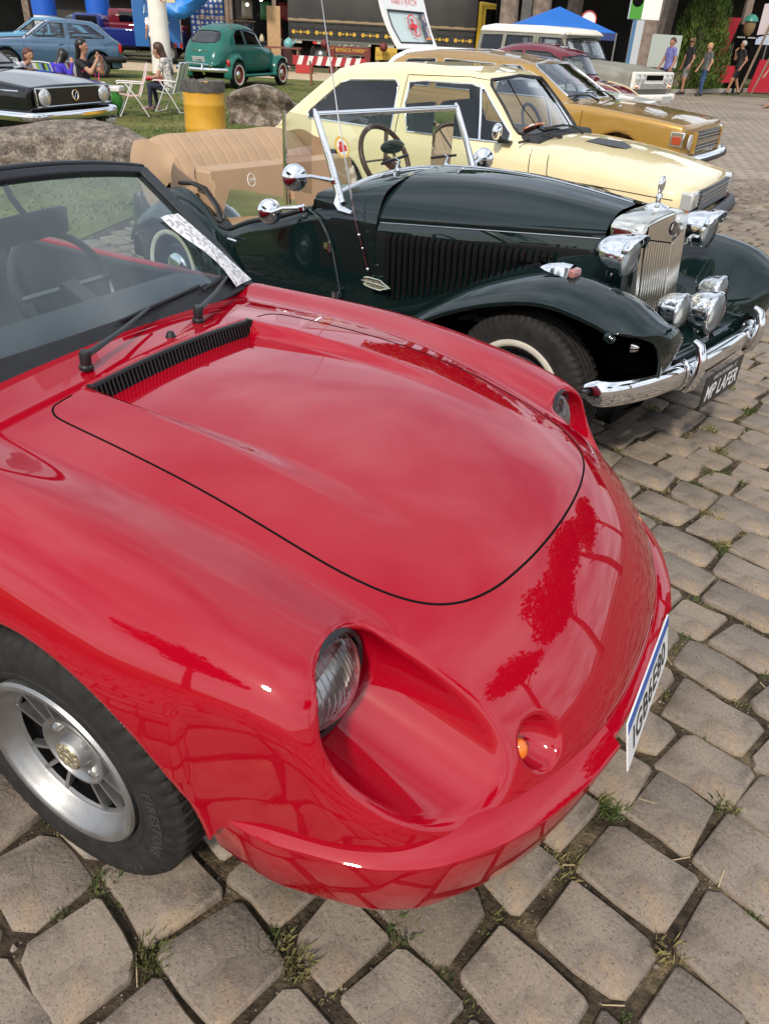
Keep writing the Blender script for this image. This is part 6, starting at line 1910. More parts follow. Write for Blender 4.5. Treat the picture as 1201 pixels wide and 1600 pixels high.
    Fc = [tuple(f) for f in Q]
    # fingers, joined to the same body mesh
    g = G()
    for s_ in 'lr':
        w_ = J['wr' + s_]; h_ = J['hand' + s_]; d_ = (h_ - w_) / np.linalg.norm(h_ - w_)
        sd = np.cross(d_, np.array([.3, .5, .8])); sd /= np.linalg.norm(sd); nn = np.cross(sd, d_)
        base = w_ + d_ * .075
        for f in range(4):
            o_ = base + sd * (-.027 + .018 * f); L = (.062, .072, .068, .052)[f]
            g.tube([o_ - d_ * .01, o_ + d_ * L * .55 + nn * .006, o_ + d_ * L + nn * .026], [.0095, .0085, .006], 5)
        o_ = w_ + d_ * .03 + sd * -.028; g.tube([o_, o_ + d_ * .03 - sd * .02, o_ + d_ * .055 - sd * .022 + nn * .01], [.011, .010, .007], 5)
    for q in (1, -1):
        e_ = J['head'] + hd_f * .088 + hl * .033 * q + np.array([0, 0, .022]); g.cm = 1; g.ball(tuple(e_), .009, 6, 4)
    off = len(V); V2 = np.vstack([V, np.array(g.v)]); N2 = np.vstack([N, np.tile([0, 0, 1.0], (len(g.v), 1))])
    Fc2 = Fc + [tuple(i + off for i in f) for f in g.f]
    mi2 = np.concatenate([mi, np.array([2 if m == 0 else 4 for m in g.m])])
    me = mesh_from('body', V2, Fc2, [top, bottom, skin, shoes, M_EYE], 180, mi=mi2)
    o = bpy.data.objects.new('body', me); link(o, t)
    # hair
    hp = J['head'] + np.array([0, 0, .045])
    tip = J.get('hairtip', J['head'] - hd_f * .10 - np.array([0, 0, hairlen]))
    def hf(x, y, z):
        d = capsule((x, y, z), hp - hd_f * .012 + np.array([0, 0, .012]), hp - hd_f * .03, .100, .100)
        if hairlen > .02:
            d = smin(d, capsule((x, y, z), hp - hd_f * .05, tip, .085, .055), .05)
        face = (x - J['head'][0]) * hd_f[0] + (y - J['head'][1]) * hd_f[1] + (z - J['head'][2]) * -.45
        return smax(d, face - .030, .02)
    q_ = np.array([hp, tip]); V, Q = nets(hf, q_.min(0) - .16, q_.max(0) + .16, .022); V = sdf_project(hf, V, 2)
    if len(Q): sdf_part('hair', V, sdf_normals(hf, V, .006), [tuple(f) for f in Q], HAIRS[hair], t)
    if cap is not None:
        g = G(); c0 = Vector(hp) + Vector((0, 0, .03)); g.lathe([(.108, -.01), (.106, .04), (.08, .075), (.03, .092), (0, .094)], c0, (0, 0, 1), 18)
        S = []
        for i in range(7):
            a = -.9 + 1.8 * i / 6; d_ = Vector(hd_f) * math.cos(a) + Vector(hl) * math.sin(a); S.append([c0 + d_ * .10 + Vector((0, 0, .0)), c0 + d_ * (.10 + .07 * math.cos(a)) + Vector((0, 0, -.012))])
        g.grid(S); g.build('cap', cap, t, 60)
    return t
def stand(h=1.72, stride=.0, arm=0.1, w=.19):
    s = h / 1.72
    J = dict(head=(.02, 0, 1.60), shl=(0, w, 1.42), shr=(0, -w, 1.42), ell=(-arm * .6, w + .05, 1.14), elr=(arm * .6, -w - .05, 1.14), wrl=(-arm * .2 + .06, w + .06, .90), wrr=(arm * 1.3 + .06, -w - .06, .90),
             handl=(-arm * .1 + .10, w + .06, .80), handr=(arm * 1.5 + .10, -w - .06, .80), hl=(0, .09, .92), hr=(0, -.09, .92), knl=(stride * .5 + .03, .10, .50), knr=(-stride * .35 + .03, -.10, .50),
             anl=(stride, .10, .09), anr=(-stride, -.10, .10), toel=(stride + .17, .12, .035), toer=(-stride + .17, -.12, .04))
    return {k: tuple(q * s for q in v) for k, v in J.items()}
P = stand(1.78, .06); P['look'] = (.5, .8, 0); P['handr'] = (.12, -.42, .78); P['wrr'] = (.08, -.36, .88)
person('man in black t-shirt, grey shorts and patterned cap walking by the kerb', (10.25, 32.7, 0), 185, P, cloth('black tee', (.012, .013, .018)), cloth('grey shorts', (.22, .22, .23)), 'black', .03, legs='short', skin=SKIN2, cap=mat('patterned cap', (.03, .025, .02), .8, col2=(.4, .25, .1), c2=(.52, .56), c2scale=25))
P = stand(1.66, .05); P['look'] = (.3, .9, .0); P['handl'] = (.10, .40, .80)
person('blond woman in grey t-shirt and blue jeans walking by the kerb', (10.85, 32.45, 0), 190, P, cloth('grey tee', (.10, .105, .11)), cloth('blue jeans', (.03, .07, .16)), 'blond', .16, female=True)
P = stand(1.80, .26, .2); P['elr'] = (.10, -.30, 1.20); P['wrr'] = (.20, -.17, 1.48); P['handr'] = (.10, -.13, 1.58); P['head'] = (.04, .0, 1.68)
ph = person('grey-haired man in black t-shirt and shorts walking with a phone at his ear', (12.75, 34.4, 0), 182, P, cloth('black print tee', (.014, .014, .016), col2=(.5, .5, .48), c2=(.62, .66), c2scale=5), cloth('black shorts', (.010, .010, .012)), 'grey', .01, legs='short', skin=SKIN2)
P = stand(1.76, .16, .15)
person('barefoot man in orange t-shirt and black shorts at the edge of the road', (11.55, 27.7, 0), 200, P, cloth('orange tee', (.75, .20, .015)), cloth('black shorts', (.010, .010, .012)), 'black', .02, legs='short', skin=SKIN2, bare=True)
P = stand(1.74); P['look'] = (.9, .4, 0)
person('man in violet polo shirt standing behind the grey wagon', (8.55, 29.3, 0), 195, P, cloth('violet polo', (.16, .16, .40)), cloth('dark trousers', (.03, .03, .04)), 'brown', .01, skin=SKIN2)
# seated woman with long hair, looking down at a phone
SIT = dict(head=(.16, 0, 1.13), look=(.85, 0, -.35), shl=(.0, .17, .96), shr=(.0, -.17, .96), ell=(.12, .22, .68), elr=(.12, -.22, .68), wrl=(.34, .10, .62), wrr=(.34, -.10, .62), handl=(.42, .04, .65), handr=(.42, -.04, .65),
           hl=(-.06, .09, .46), hr=(-.06, -.09, .46), knl=(.36, .10, .50), knr=(.36, -.10, .50), anl=(.40, .10, .09), anr=(.30, -.08, .10), toel=(.56, .11, .035), toer=(.46, -.09, .04), hairtip=(-.10, 0, .74))
P = dict(SIT)
person('seated woman with long brown hair in striped white top looking down at a phone', (-4.62, 16.55, 0), 175, P, mat('cloth striped top', (.62, .60, .56), .85, col2=(.30, .29, .28), c2=(.49, .51), c2scale=22), cloth('dark jeans', (.02, .025, .05)), 'brown', .35, sleeves='short', female=True, shoes=mat('mauve trainers', (.28, .16, .17), .7), sc=.90)
g = G(); g.box((0, 0, 0), (.10, .05, .012)); o = g.build('mobile_phone', M_BLACKPL, None, bevel=.003); o.location = (-5.02, 16.58, .60); tag(o, 'dark mobile phone held by the seated woman with long brown hair', 'phone')
g = G(); S = [[(-.16 + .32 * i / 6, -.15 + .30 * j / 4, .02 * math.sin(i) + .02 * math.cos(j * 2)) for j in range(5)] for i in range(7)]; g.grid(S); o = g.build('folded_jacket', cloth('crimson', (.5, .02, .06)), None, 60); o.location = (-4.84, 16.57, .52); sm = o.modifiers.new('s', 'SOLIDIFY'); sm.thickness = .03; tag(o, 'crimson folded cloth on the lap of the seated woman', 'cloth')
# the three women behind the black saloon
P = dict(SIT); P['look'] = (.9, -.3, 0); P['hairtip'] = (.02, .02, .98)
person('woman with tied auburn hair in pale top behind the black saloon', (-6.50, 14.65, 0), -15, P, cloth('pale lilac top', (.50, .48, .55)), cloth('dark jeans', (.02, .025, .05)), 'auburn', .1, female=True, sc=.80)
P = dict(SIT); P['look'] = (.2, .95, 0); P['hairtip'] = (-.12, 0, .78); P['elr'] = (.05, -.30, .80); P['wrr'] = (.15, -.28, 1.02); P['handr'] = (.17, -.24, 1.10)
person('woman with long black hair and blue jacket seated with her back turned', (-5.86, 14.45, 0), 60, P, cloth('royal blue jacket', (.05, .03, .42)), cloth('dark jeans', (.02, .025, .05)), 'black', .35, sleeves='long', female=True, sc=.82)
P = dict(SIT); P['head'] = (.04, 0, 1.22); P['look'] = (1, 0, 0); P['ell'] = (.24, .26, .80); P['wrl'] = (.32, .14, 1.04); P['handl'] = (.28, .06, 1.12); P['elr'] = (.30, -.30, .82); P['wrr'] = (.40, -.18, 1.02); P['handr'] = (.36, -.10, 1.10); P['hairtip'] = (-.10, 0, .95)
person('dark-haired woman in black crop top raising both hands to her face', (-5.70, 15.2, -.04), -8, P, cloth('black crop top', (.012, .012, .014), col2=(.5, .02, .16), c2=(.64, .67), c2scale=6), cloth('dark purple trousers', (.03, .015, .05)), 'black', .2, female=True, sc=.90)
g = G(); g.tube([(0, -.10, .12), (0, -.06, 0), (0, .0, -.04), (0, .06, 0), (0, .10, .12)], .008, 5); g.box((0, 0, -.11), (.07, .17, .15)); o = g.build('shoulder_bag', mat('pink bag', (.75, .03, .25), .6), None, bevel=.02); o.location = (-5.47, 15.17, .56); tag(o, 'bright pink shoulder bag worn by the woman in the crop top', 'bag')
P = stand(1.74); P['look'] = (.5, .8, 0)
person('man in white t-shirt and pale cap beside the navy pickup', (-9.75, 33.6, 0), 120, P, cloth('white tee', (.72, .72, .72)), cloth('dark trousers', (.03, .03, .04)), 'brown', .01, cap=mat('pale cap', (.6, .6, .58), .8))
P = stand(1.70); P['look'] = (.9, -.3, 0)
person('man in white t-shirt under the blue canopy', (5.2, 28.6, 0), 20, P, cloth('white tee', (.72, .72, .72)), cloth('navy shorts', (.02, .025, .06)), 'brown', .01, skin=SKIN2)
P = stand(1.72)
person('man in navy t-shirt standing behind the red panel', (16.3, 38.5, .0), 200, P, cloth('navy tee', (.012, .016, .05)), cloth('navy shorts', (.02, .025, .06)), 'grey', .01)
for i, (x, y, yw, c_, nm) in enumerate(((-6.0, 41, 170, (.30, .05, .04), 'man in dark red shirt browsing at the dark stall'), (-7.6, 42, 30, (.05, .06, .09), 'man in dark jacket standing under the stall lights'), (-13.6, 44, 90, (.10, .08, .07), 'woman in brown top beside the tiled roof'), (-12.5, 45, 200, (.04, .04, .05), 'person in black standing near the far white posts'))):
    person(nm, (x, y, 0), yw, stand(1.70), cloth('c%d' % i, c_), cloth('dark trousers', (.03, .03, .04)), 'black', .05)

# ================================================================== rocks, barrel, chairs
def rock(label, loc, size, seed, rz=0.0, m=None):
    r_ = np.random.RandomState(seed)
    F = r_.randn(14, 3) * np.array([2.2, 2.2, 2.2]); ph = r_.rand(14) * 6.28; am = r_.rand(14) * .05 + .015
    pl = r_.randn(9, 3); pl[:, 2] = np.abs(pl[:, 2]) * .8; pl /= np.linalg.norm(pl, axis=1)[:, None]; pd = .74 + .20 * r_.rand(9)
    F2 = r_.randn(12, 3) * 9; p2 = r_.rand(12) * 6.28
    def fn(x, y, z):
        d = np.sqrt(x * x + y * y + z * z) - 1
        for n_, q in zip(pl, pd): d = smax(d, x * n_[0] + y * n_[1] + z * n_[2] - q, .10)
        for f, p_, a_ in zip(F, ph, am): d = d + a_ * np.sin(f[0] * x + f[1] * y + f[2] * z + p_)
        for f, p_ in zip(F2, p2): d = d + .006 * np.sin(f[0] * x + f[1] * y + f[2] * z + p_)
        return np.maximum(d, -.55 - z)
    V, Q = nets(fn, (-1.35, -1.35, -.65), (1.35, 1.35, 1.35), .045)
    V = V * np.array(size)
    me = mesh_from('boulder', V, [tuple(f) for f in Q], m or M_ROCK, 180)
    o = bpy.data.objects.new('boulder', me); link(o); o.location = loc; o.rotation_euler = (0, 0, rz)
    return tag(o, label, 'rock')
M_ROCK = mat('grey brown boulder', (.10, .08, .065), .95, var=.55, vscale=32, col2=(.23, .19, .155), c2=(.38, .64), c2scale=9, bump=1.0, bscale=45, detail=10)
M_ROCK2 = mat('brown boulder', (.10, .075, .055), .95, var=.55, vscale=32, col2=(.27, .225, .185), c2=(.42, .66), c2scale=7, bump=1.0, bscale=45, detail=10)
rock('long low grey boulder lying behind the red car on the lawn', (-3.98, 9.95, .15), (1.15, .55, .36), 4, .15)
rock('round brown boulder beside the yellow barrel', (-2.62, 15.6, .16), (.75, .55, .40), 9, .4, M_ROCK2)
rock('weathered boulder by the kerb behind the man in grey shorts', (10.3, 34.6, .15), (.9, .5, .55), 21, .2, M_ROCK2)
rock('reddish boulder by the kerb next to the blond woman', (11.75, 35.6, .15), (.8, .5, .5), 33, .9, M_ROCK2)
# yellow waste barrel with a dark liner
bar = thing('waste_barrel', 'yellow barrel with a dark bin liner folded over its rim', 'barrel', (-2.86, 12.0, -.02))
g = G(); g.lathe([(.27, 0), (.285, .01), (.285, .26), (.292, .28), (.285, .30), (.285, .56), (.292, .58), (.285, .60), (.285, .84), (.29, .85), (.27, .84), (.27, .02), (0, .02)], (0, 0, 0), (0, 0, 1), 40); g.build('drum', mat('yellow drum paint', (.62, .33, .03), .5, var=.12, vscale=4, col2=(.40, .24, .06), c2=(.60, .72), c2scale=6), bar, 40)
g = G(); S = []
for i in range(49):
    a = 2 * math.pi * i / 48; w_ = .004 * math.sin(i * 2.7) + .003 * math.sin(i * 1.1)
    S.append([(math.cos(a) * r_, math.sin(a) * r_, z_) for r_, z_ in ((.265, .70), (.275, .86 + w_), (.295 + w_, .872 + w_ * 2), (.298 + w_, .80), (.294 + w_, .735 + 2 * w_))])
g.grid(S); g.build('bin_liner', mat('grey bin liner', (.085, .08, .075), .45, var=.3, vscale=15, bump=.4, bscale=30), bar, 60)

def folding_chair(label, loc, yaw, cols, sc=.92):
    t = thing('folding_chair', label, 'chair', loc, yaw, scale=sc)
    M_TUBE = mat('white tube', (.72, .72, .70), .35, .0, coat=.5)
    for s in (-1, 1):
        y = s * .26
        g = G(); g.tube([(.27, y, .02), (.12, y, .30), (-.02, y, .58)], .011, 6); g.build('front_leg', M_TUBE, t)
        g = G(); g.tube([(-.27, y, .02), (-.10, y, .30), (.12, y, .58)], .011, 6); g.build('rear_leg', M_TUBE, t)
        g = G(); g.tube([(-.22, y, .59), (.24, y, .60), (.27, y, .58)], .014, 6); g.build('arm_rest', M_TUBE, t)
        g = G(); g.tube([(-.14, y * .92, .36), (-.26, y * .92, .66), (-.34, y * .92, .92)], .011, 6); g.build('back_post', M_TUBE, t)
    g = G(); g.tube([(-.34, -.24, .92), (-.342, 0, .93), (-.34, .24, .92)], .011, 6); g.build('top_rail', M_TUBE, t)
    for x in (.27, -.27): g = G(); g.tube([(x, -.26, .02), (x, .26, .02)], .010, 6); g.build('floor_bar', M_TUBE, t)
    n_ = len(cols)
    for k in range(n_):
        y0, y1 = -.23 + .46 * k / n_, -.23 + .46 * (k + 1) / n_ - .002
        m_ = mat('webbing %s' % (cols[k],), cols[k], .8)
        if k == 0: pass
        g = G(); g.grid([[(x, y, z) for y in (y0, y1)] for x, z in ((.24, .40), (.05, .365), (-.13, .37))]); g.build('seat_strap', m_, t)
        g = G(); g.grid([[(x, y, z) for y in (y0, y1)] for x, z in ((-.145, .385), (-.26, .66), (-.335, .905))]); g.build('back_strap', m_, t)
    return t
W_, R_c = (.70, .68, .64), (.45, .025, .05)
folding_chair('empty folding chair with red and white striped webbing', (-4.98, 15.45, 0), 200, [R_c, W_, R_c, W_, R_c, W_, R_c, W_, R_c])
folding_chair('folding chair with green and lilac striped webbing under the seated woman', (-4.55, 16.5, 0), 172, [(.25, .45, .05), W_, (.30, .2, .4), (.25, .45, .05), W_, (.35, .3, .5), (.25, .45, .05), W_])
folding_chair('folding chair with blue and green striped webbing behind the black saloon', (-5.86, 14.45, .0), 60, [(.06, .12, .5), (.25, .5, .1), (.03, .03, .03), (.2, .35, .7), (.3, .5, .08), W_])
folding_chair('folding chair under the woman with tied auburn hair', (-6.50, 14.65, .0), -15, [(.06, .12, .5), W_, (.06, .12, .5), W_])
folding_chair('folding chair under the woman in the crop top', (-5.70, 15.2, -.03), -8, [(.3, .05, .1), W_, (.3, .05, .1), W_])
cb = thing('cool_box', 'green drinks cooler with white lid beside the striped chair', 'cooler', (-5.45, 15.75, 0))
g = G(); g.lathe([(.15, 0), (.17, .03), (.185, .36), (.18, .37), (0, .37)], (0, 0, 0), (0, 0, 1), 28); g.build('bucket', mat('green plastic', (.06, .30, .05), .4), cb, 40)
g = G(); g.box((0, 0, .41), (.40, .34, .09)); g.build('lid', M_WHITE, cb, bevel=.02)

# tall white lamp pole with a small box
pole = thing('white_pole', 'tall white painted pole with a small red and cream box', 'pole', (-7.98, 28.2, 0))
g = G(); g.lathe([(.34, 0), (.30, .6), (.27, 3), (.24, 7), (0, 7.02)], (0, 0, 0), (0, 0, 1), 28); g.build('shaft', mat('white pole paint', (.76, .73, .66), .6, var=.08, vscale=3), pole, 60)
g = G(); g.box((.52, -.30, 2.10), (.28, .06, .36)); g.build('cream_box', mat('cream box', (.60, .52, .34), .6), pole, bevel=.01)
g = G(); g.box((.30, -.34, 2.12), (.16, .04, .34)); g.build('red_box', mat('red box', (.40, .05, .03), .6, col2=(.6, .5, .4), c2=(.52, .55), c2scale=8), pole, bevel=.01)

# blue trailer with rocket and sticker board
tr = thing('blue_trailer', 'blue box trailer with white lettering and a spare wheel', 'trailer', (-10.0, 35.2, 0), 14)
M_TB = mat('bright blue paint', (.02, .13, .38), .4, coat=.4)
g = G(); g.box((0, 0, 1.30), (1.75, 1.5, 1.55)); bx = g.build('box_body', M_TB, tr, bevel=.03)
g = G()
for k, ch in enumerate('AUTOMOVEIS'):
    a = rad(150 - 120 * k / 9)
    g.text(ch, .17, lambda u, v, d, a=a: (.0 + math.cos(a) * .48 + u * math.sin(a) + v * math.cos(a), -.757, 1.10 + math.sin(a) * .48 - u * math.cos(a) + v * math.sin(a)))
g.build('arched_lettering', mat('white lettering', (.75, .75, .74), .5), bx, False)
g = G(); g.box((0, -.757, 1.12), (.42, .006, .46)); em = g.build('black_emblem', M_DARK, bx); g = G(); g.box((0, -.757, .83), (.46, .005, .10)); g.build('red_scroll', mat('scroll red', (.4, .05, .05), .6), bx)
g = G(); g.tube([(math.cos(a) * .10, -.765, 1.15 + math.sin(a) * .15) for a in np.linspace(0, 6.283, 14, endpoint=False)], .025, 5, closed=True); g.build('emblem_ring', mat('white lettering', (.75, .75, .74), .5), em)
for s in (-1, 1):
    plain_wheel(tr, (.35, s * .82, .34), s, .34, .17, .21, n=28); g = G(); g.lathe([(.42, -.10), (.42, .10)], (.35, s * .80, .34), (0, 1, 0), 24, ref=(0, 0, 1), a0=-1.5, a1=1.5); g.build('mudguard', M_BLACK, tr, 60)
for x in (.72, .5): g = G(); g.box((x + .12, -.77, .62), (.10, .03, .16)); g.build('tail_lamp', M_REDLENS, tr)
g = G(); g.box((.88, -.74, 1.3), (.03, .03, 1.6)); g.build('corner_rail', M_CHROME_OLD, tr)
g = G(); g.tube([(-.9, 0, .45), (-2.0, 0, .42)], .05, 8); g.build('drawbar', M_DARK, tr)
rk = thing('toy_rocket', 'white pointed rocket model on top of the blue trailer', 'model rocket', (-10.15, 34.6, 2.02), 14)
g = G(); g.lathe([(.0, -.45), (.12, -.44), (.19, -.25), (.21, .0), (.19, .25), (.12, .50), (.05, .66), (0, .70)], (0, 0, .05), (0, 0, 1), 24); g.build('hull', M_WHITE, rk, 60)
for k in range(3):
    a = 2.1 * k; g = G(); g.prism([(.15, -.4), (.34, -.45), (.20, -.1)], lambda u, v, d, a=a: (u * math.cos(a) - d * math.sin(a), u * math.sin(a) + d * math.cos(a), v + .05), -.01, .01); g.build('fin', M_WHITE, rk)
bd = thing('badge_board', 'tall blue board covered with round white badges', 'display board', (-7.95, 34.9, 0), 6)
g = G(); g.box((0, 0, 1.45), (1.30, .06, 1.75)); g.build('board', mat('board blue', (.03, .09, .32), .5), bd, bevel=.01)
g = G(); rr2 = random.Random(5)
for i in range(7):
    for j in range(9):
        r_ = rr2.uniform(.045, .075); x, z = -.54 + .18 * i + rr2.uniform(-.02, .02), .72 + .18 * j + rr2.uniform(-.02, .02)
        g = G(); g.lathe([(r_, .03), (r_ * .9, .042), (0, .043)], (x, 0, z), (0, -1, 0), 10); g.build('badge', mat('badge %d' % ((i * j) % 4), ((.7, .7, .7), (.55, .6, .65), (.65, .55, .35), (.6, .62, .6))[(i * j) % 4], .4), bd)
g = G()
for s in (-1, 1): g.tube([(s * .5, .05, .0), (s * .5, .02, .65)], .03, 6)
g.build('legs', M_DARK, bd)
g = G(); g.box((0, -.03, .60), (1.36, .05, .12)); g.build('hazard_strip', mat('hazard strip', (.5, .28, .02), .5, col2=(.03, .02, .02), c2=(.49, .51), c2scale=6), bd)

# blue tarpaulin hanging from the stall
g = G(); S = []
for i in range(25):
    u = i / 24
    S.append([(-11.3 + 5.6 * u, 33.6 + .3 * math.sin(u * 9 + j), 3.4 - (j / 8) * (.55 + 1.35 * math.exp(-((u - .48) / .22) ** 2)) + .05 * math.sin(u * 17 + j * 1.3)) for j in range(9)])
g.grid(S); o = g.build('tarpaulin', mat('blue tarpaulin', (.015, .20, .62), .45, var=.15, vscale=1.5), None, 50); o.modifiers.new('s', 'SOLIDIFY').thickness = .01; tag(o, 'bright blue tarpaulin sagging from the stall roof', 'tarpaulin')

# ================================================================== market stalls
M_POLE = mat('grey pole', (.20, .19, .18), .5, .3); M_WOOD = mat('old timber', (.22, .16, .11), .8, var=.2, vscale=6)
M_BULB = mat('lit bulb', (1, .95, .85), .3, emit=(1, .92, .80), emit_s=14)
st = thing('market_stall', 'dark canopied market stall with timber posts behind the green car', 'stall', (-4.6, 38.5, 0))
g = G(); g.box((0, 1.8, 3.05), (7.6, 5.0, .12), rx=.04); g.build('canopy', mat('black awning', (.018, .018, .02), .8), st)
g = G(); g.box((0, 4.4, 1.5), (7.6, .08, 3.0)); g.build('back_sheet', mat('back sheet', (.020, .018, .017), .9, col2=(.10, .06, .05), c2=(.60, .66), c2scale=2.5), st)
for x in (-3.2, -1.2, 1.2, 3.2): g = G(); g.box((x, -.5, 1.5), (.16, .16, 3.0)); g.build('post', M_WOOD if x != 1.2 else M_POLE, st)
g = G(); g.box((-.2, .4, .82), (6.2, .9, .06)); g.box((-.2, .4, .40), (6.0, .8, .75)); g.build('counter', mat('counter cloth', (.06, .02, .02), .8, col2=(.02, .02, .025), c2=(.5, .52), c2scale=1.5), st)
for k, (x, z) in enumerate(((-1.9, 2.35), (-.6, 1.95), (.6, 2.15), (1.3, 2.2), (-2.5, 2.15), (1.9, 2.25))):
    b_ = thing('stall_lamp', 'small lit bulb hanging in the dark market stall', 'lamp', (-4.6 + x, 38.5 + .4, z), group='bulbs of the market stall')
    g = G(); g.ball((0, 0, 0), .055, 12, 8); g.build('bulb', M_BULB, b_); g = G(); g.tube([(0, 0, .05), (0, 0, .7)], .008, 5); g.build('flex', M_DARK, b_)
rr3 = random.Random(12)
GOODS = [((.5, .06, .05), 'red'), ((.10, .35, .12), 'green'), ((.55, .45, .3), 'tan'), ((.05, .08, .25), 'navy'), ((.6, .58, .52), 'white'), ((.45, .20, .05), 'orange')]
for k in range(15):
    col_, cn = GOODS[k % 6]
    x = -7.3 + .40 * k; h_ = .16 + .05 * (k % 4)
    g = G(); g.lathe([(.0, 0), (.09 + .01 * (k % 3), 0), (.10, h_ * .6), (.05, h_ * .85), (.055, h_), (0, h_)], (0, 0, 0), (0, 0, 1), 14)
    o = g.build('jar', mat('goods ' + cn, col_, .4), None, 50); o.location = (x, 38.8 + .1 * (k % 2), .85)
    tag(o, '%s jar on the stall counter' % cn + (' beside the timber post', ' in the middle of the row', ' at the far end of the row')[k // 6], 'jar', 'jars on the stall counter')
for k in range(8):
    col_, cn = GOODS[(k * 5 + 2) % 6]
    g = G(); S = [[(-.25 + .5 * i / 4, .02 * math.sin(i * 2 + j), -.7 * j / 4) for i in range(5)] for j in range(5)]; g.grid(S); o = g.build('hanging_shirt', mat('goods ' + cn, col_, .4), None, 60); o.location = (-7.6 + .85 * k, 41.6, 2.35); o.modifiers.new('s', 'SOLIDIFY').thickness = .02
    tag(o, '%s cloth hanging %s in the market stall' % (cn, 'nearer the pole' if k < 4 else 'nearer the lorry'), 'cloth', 'cloths hung in the stall')
# side table with kettle, crate
tb = thing('folding_table', 'low table with oddments between the green car and the lorry', 'table', (-4.75, 33.2, 0))
g = G(); g.box((0, 0, .78), (1.3, .7, .05)); g.build('table_top', mat('red brown table', (.16, .05, .035), .6), tb)
for (x, y) in ((-.55, -.28), (.55, -.28), (-.55, .28), (.55, .28)): g = G(); g.box((x, y, .39), (.05, .05, .76)); g.build('leg', M_WOOD, tb)
kt = thing('enamel_kettle', 'turquoise enamel kettle on the low table', 'kettle', (-4.55, 33.1, .805))
g = G(); g.lathe([(0, 0), (.15, 0), (.185, .08), (.17, .2), (.10, .27), (.04, .30), (0, .32)], (0, 0, 0), (0, 0, 1), 22); g.build('pot', mat('turquoise enamel', (.13, .36, .36), .25, coat=.6), kt, 60)
g = G(); g.tube([(-.13, 0, .25), (-.09, 0, .40), (.09, 0, .40), (.13, 0, .25)], .014, 6); g.build('handle', M_DARK, kt); g = G(); g.tube([(.16, 0, .12), (.26, 0, .20), (.30, 0, .28)], [.04, .03, .02], 8); g.build('spout', mat('turquoise enamel', (.13, .36, .36), .25, coat=.6), kt)
cr_ = thing('plastic_crate', 'red plastic crate on the grass by the low table', 'crate', (-3.95, 33.0, 0))
for (c, d) in (((0, 0, .02), (.6, .4, .03)), ((0, -.2, .17), (.6, .02, .32)), ((0, .2, .17), (.6, .02, .32)), ((-.3, 0, .17), (.02, .4, .32)), ((.3, 0, .17), (.02, .4, .32))): g = G(); g.box(c, d); g.build('crate_side', mat('red plastic', (.42, .035, .03), .45), cr_)
cd = thing('cardboard_panel', 'upright tan cardboard panel at the end of the stall', 'panel', (-5.35, 34.8, 0)); g = G(); g.box((0, 0, 1.25), (.52, .06, 1.7)); g.build('sheet', mat('cardboard', (.42, .27, .14), .85, var=.1), cd); g = G(); g.box((0, .1, .2), (.4, .25, .4)); g.build('foot', M_WOOD, cd)
# red and white barrier plank
bp_ = thing('barrier', 'red and white striped barrier plank on trestle legs', 'barrier', (-2.45, 26.9, 0), 4)
for k in range(14):
    g = G(); g.add([(-1.0 + .145 * k, -.012, .52), (-1.0 + .145 * (k + 1), -.012, .52), (-.92 + .145 * (k + 1), -.012, .76), (-.92 + .145 * k, -.012, .76)], [(0, 1, 2, 3)]); o_ = g.build('stripe', mat('barrier red', (.42, .03, .04), .5) if k % 2 else M_WHITE, bp_)
g = G(); g.box((0, .01, .64), (2.25, .03, .24)); g.build('plank', mat('barrier red', (.42, .03, .04), .5), bp_)
for x in (-.6, .7):
    for s in (-1, 1): g = G(); g.bar((x, .0, .62), (x + .05, s * .22, 0), .05); g.build('trestle_leg', mat('rust iron', (.18, .06, .03), .7), bp_)

# ================================================================== lorry
lo = thing('flatbed_lorry', 'lorry with yellow cab and dark tarpaulin over its painted side boards', 'lorry', (-1.25, 39.0, 0))
M_BOARD = mat('dark side boards', (.028, .028, .026), .6, var=.2, vscale=5); M_TARP = mat('grey black tarpaulin', (.040, .037, .034), .75, var=.3, vscale=.8, bump=.6, bscale=2.5)
for k in range(8):
    x0 = -3.9 + .98 * k
    for r_ in range(3):
        g = G(); g.box((x0 + .48, -1.22, 1.10 + .205 * r_), (.955, .05, .195)); g.build('side_board', M_BOARD, lo, bevel=.01)
    g = G(); g.box((x0, -1.24, 1.33), (.06, .06, .72)); g.build('stake', M_BOARD, lo)
    # yellow lozenge ornament
    g = G()
    for dx, r2 in ((-.30, .075), (-.15, .035), (0, .06), (.15, .035), (.30, .075)): g.add([(x0 + .48 + dx + math.cos(a) * r2 * 1.1, -1.249, 1.28 + math.sin(a) * r2) for a in np.linspace(0, 6.283, 10, endpoint=False)], [tuple(range(10))])
    g.build('painted_ornament', mat('yellow signwriting', (.62, .38, .03), .5), lo, False)
    g = G(); g.box((x0 + .10, -1.26, .92), (.16, .03, .10)); g.build('red_reflector', mat('reflector red', (.5, .03, .02), .4), lo); g = G(); g.box((x0 + .36, -1.26, .92), (.34, .03, .09)); g.build('white_reflector', mat('reflector cream', (.45, .42, .33), .5), lo)
g = G(); g.box((0, -1.25, 1.72), (7.9, .06, .09)); g.build('top_rail', mat('worn rail', (.30, .22, .12), .7), lo)
g = G(); g.box((0, -1.25, 1.00), (7.9, .05, .05)); g.build('bottom_rail', mat('grey rail', (.14, .13, .11), .6), lo)
g = G(); S = []
for i in range(41):
    x = -3.95 + 7.9 * i / 40; S.append([(x, y, z + .03 * math.sin(i * 1.9 + j) * (0 < j < 6)) for j, (y, z) in enumerate(((-1.27, 1.62), (-1.29, 1.9), (-1.24, 2.4), (-1.1, 3.0), (-.5, 3.25), (.5, 3.25), (1.1, 3.0), (1.2, 1.7)))])
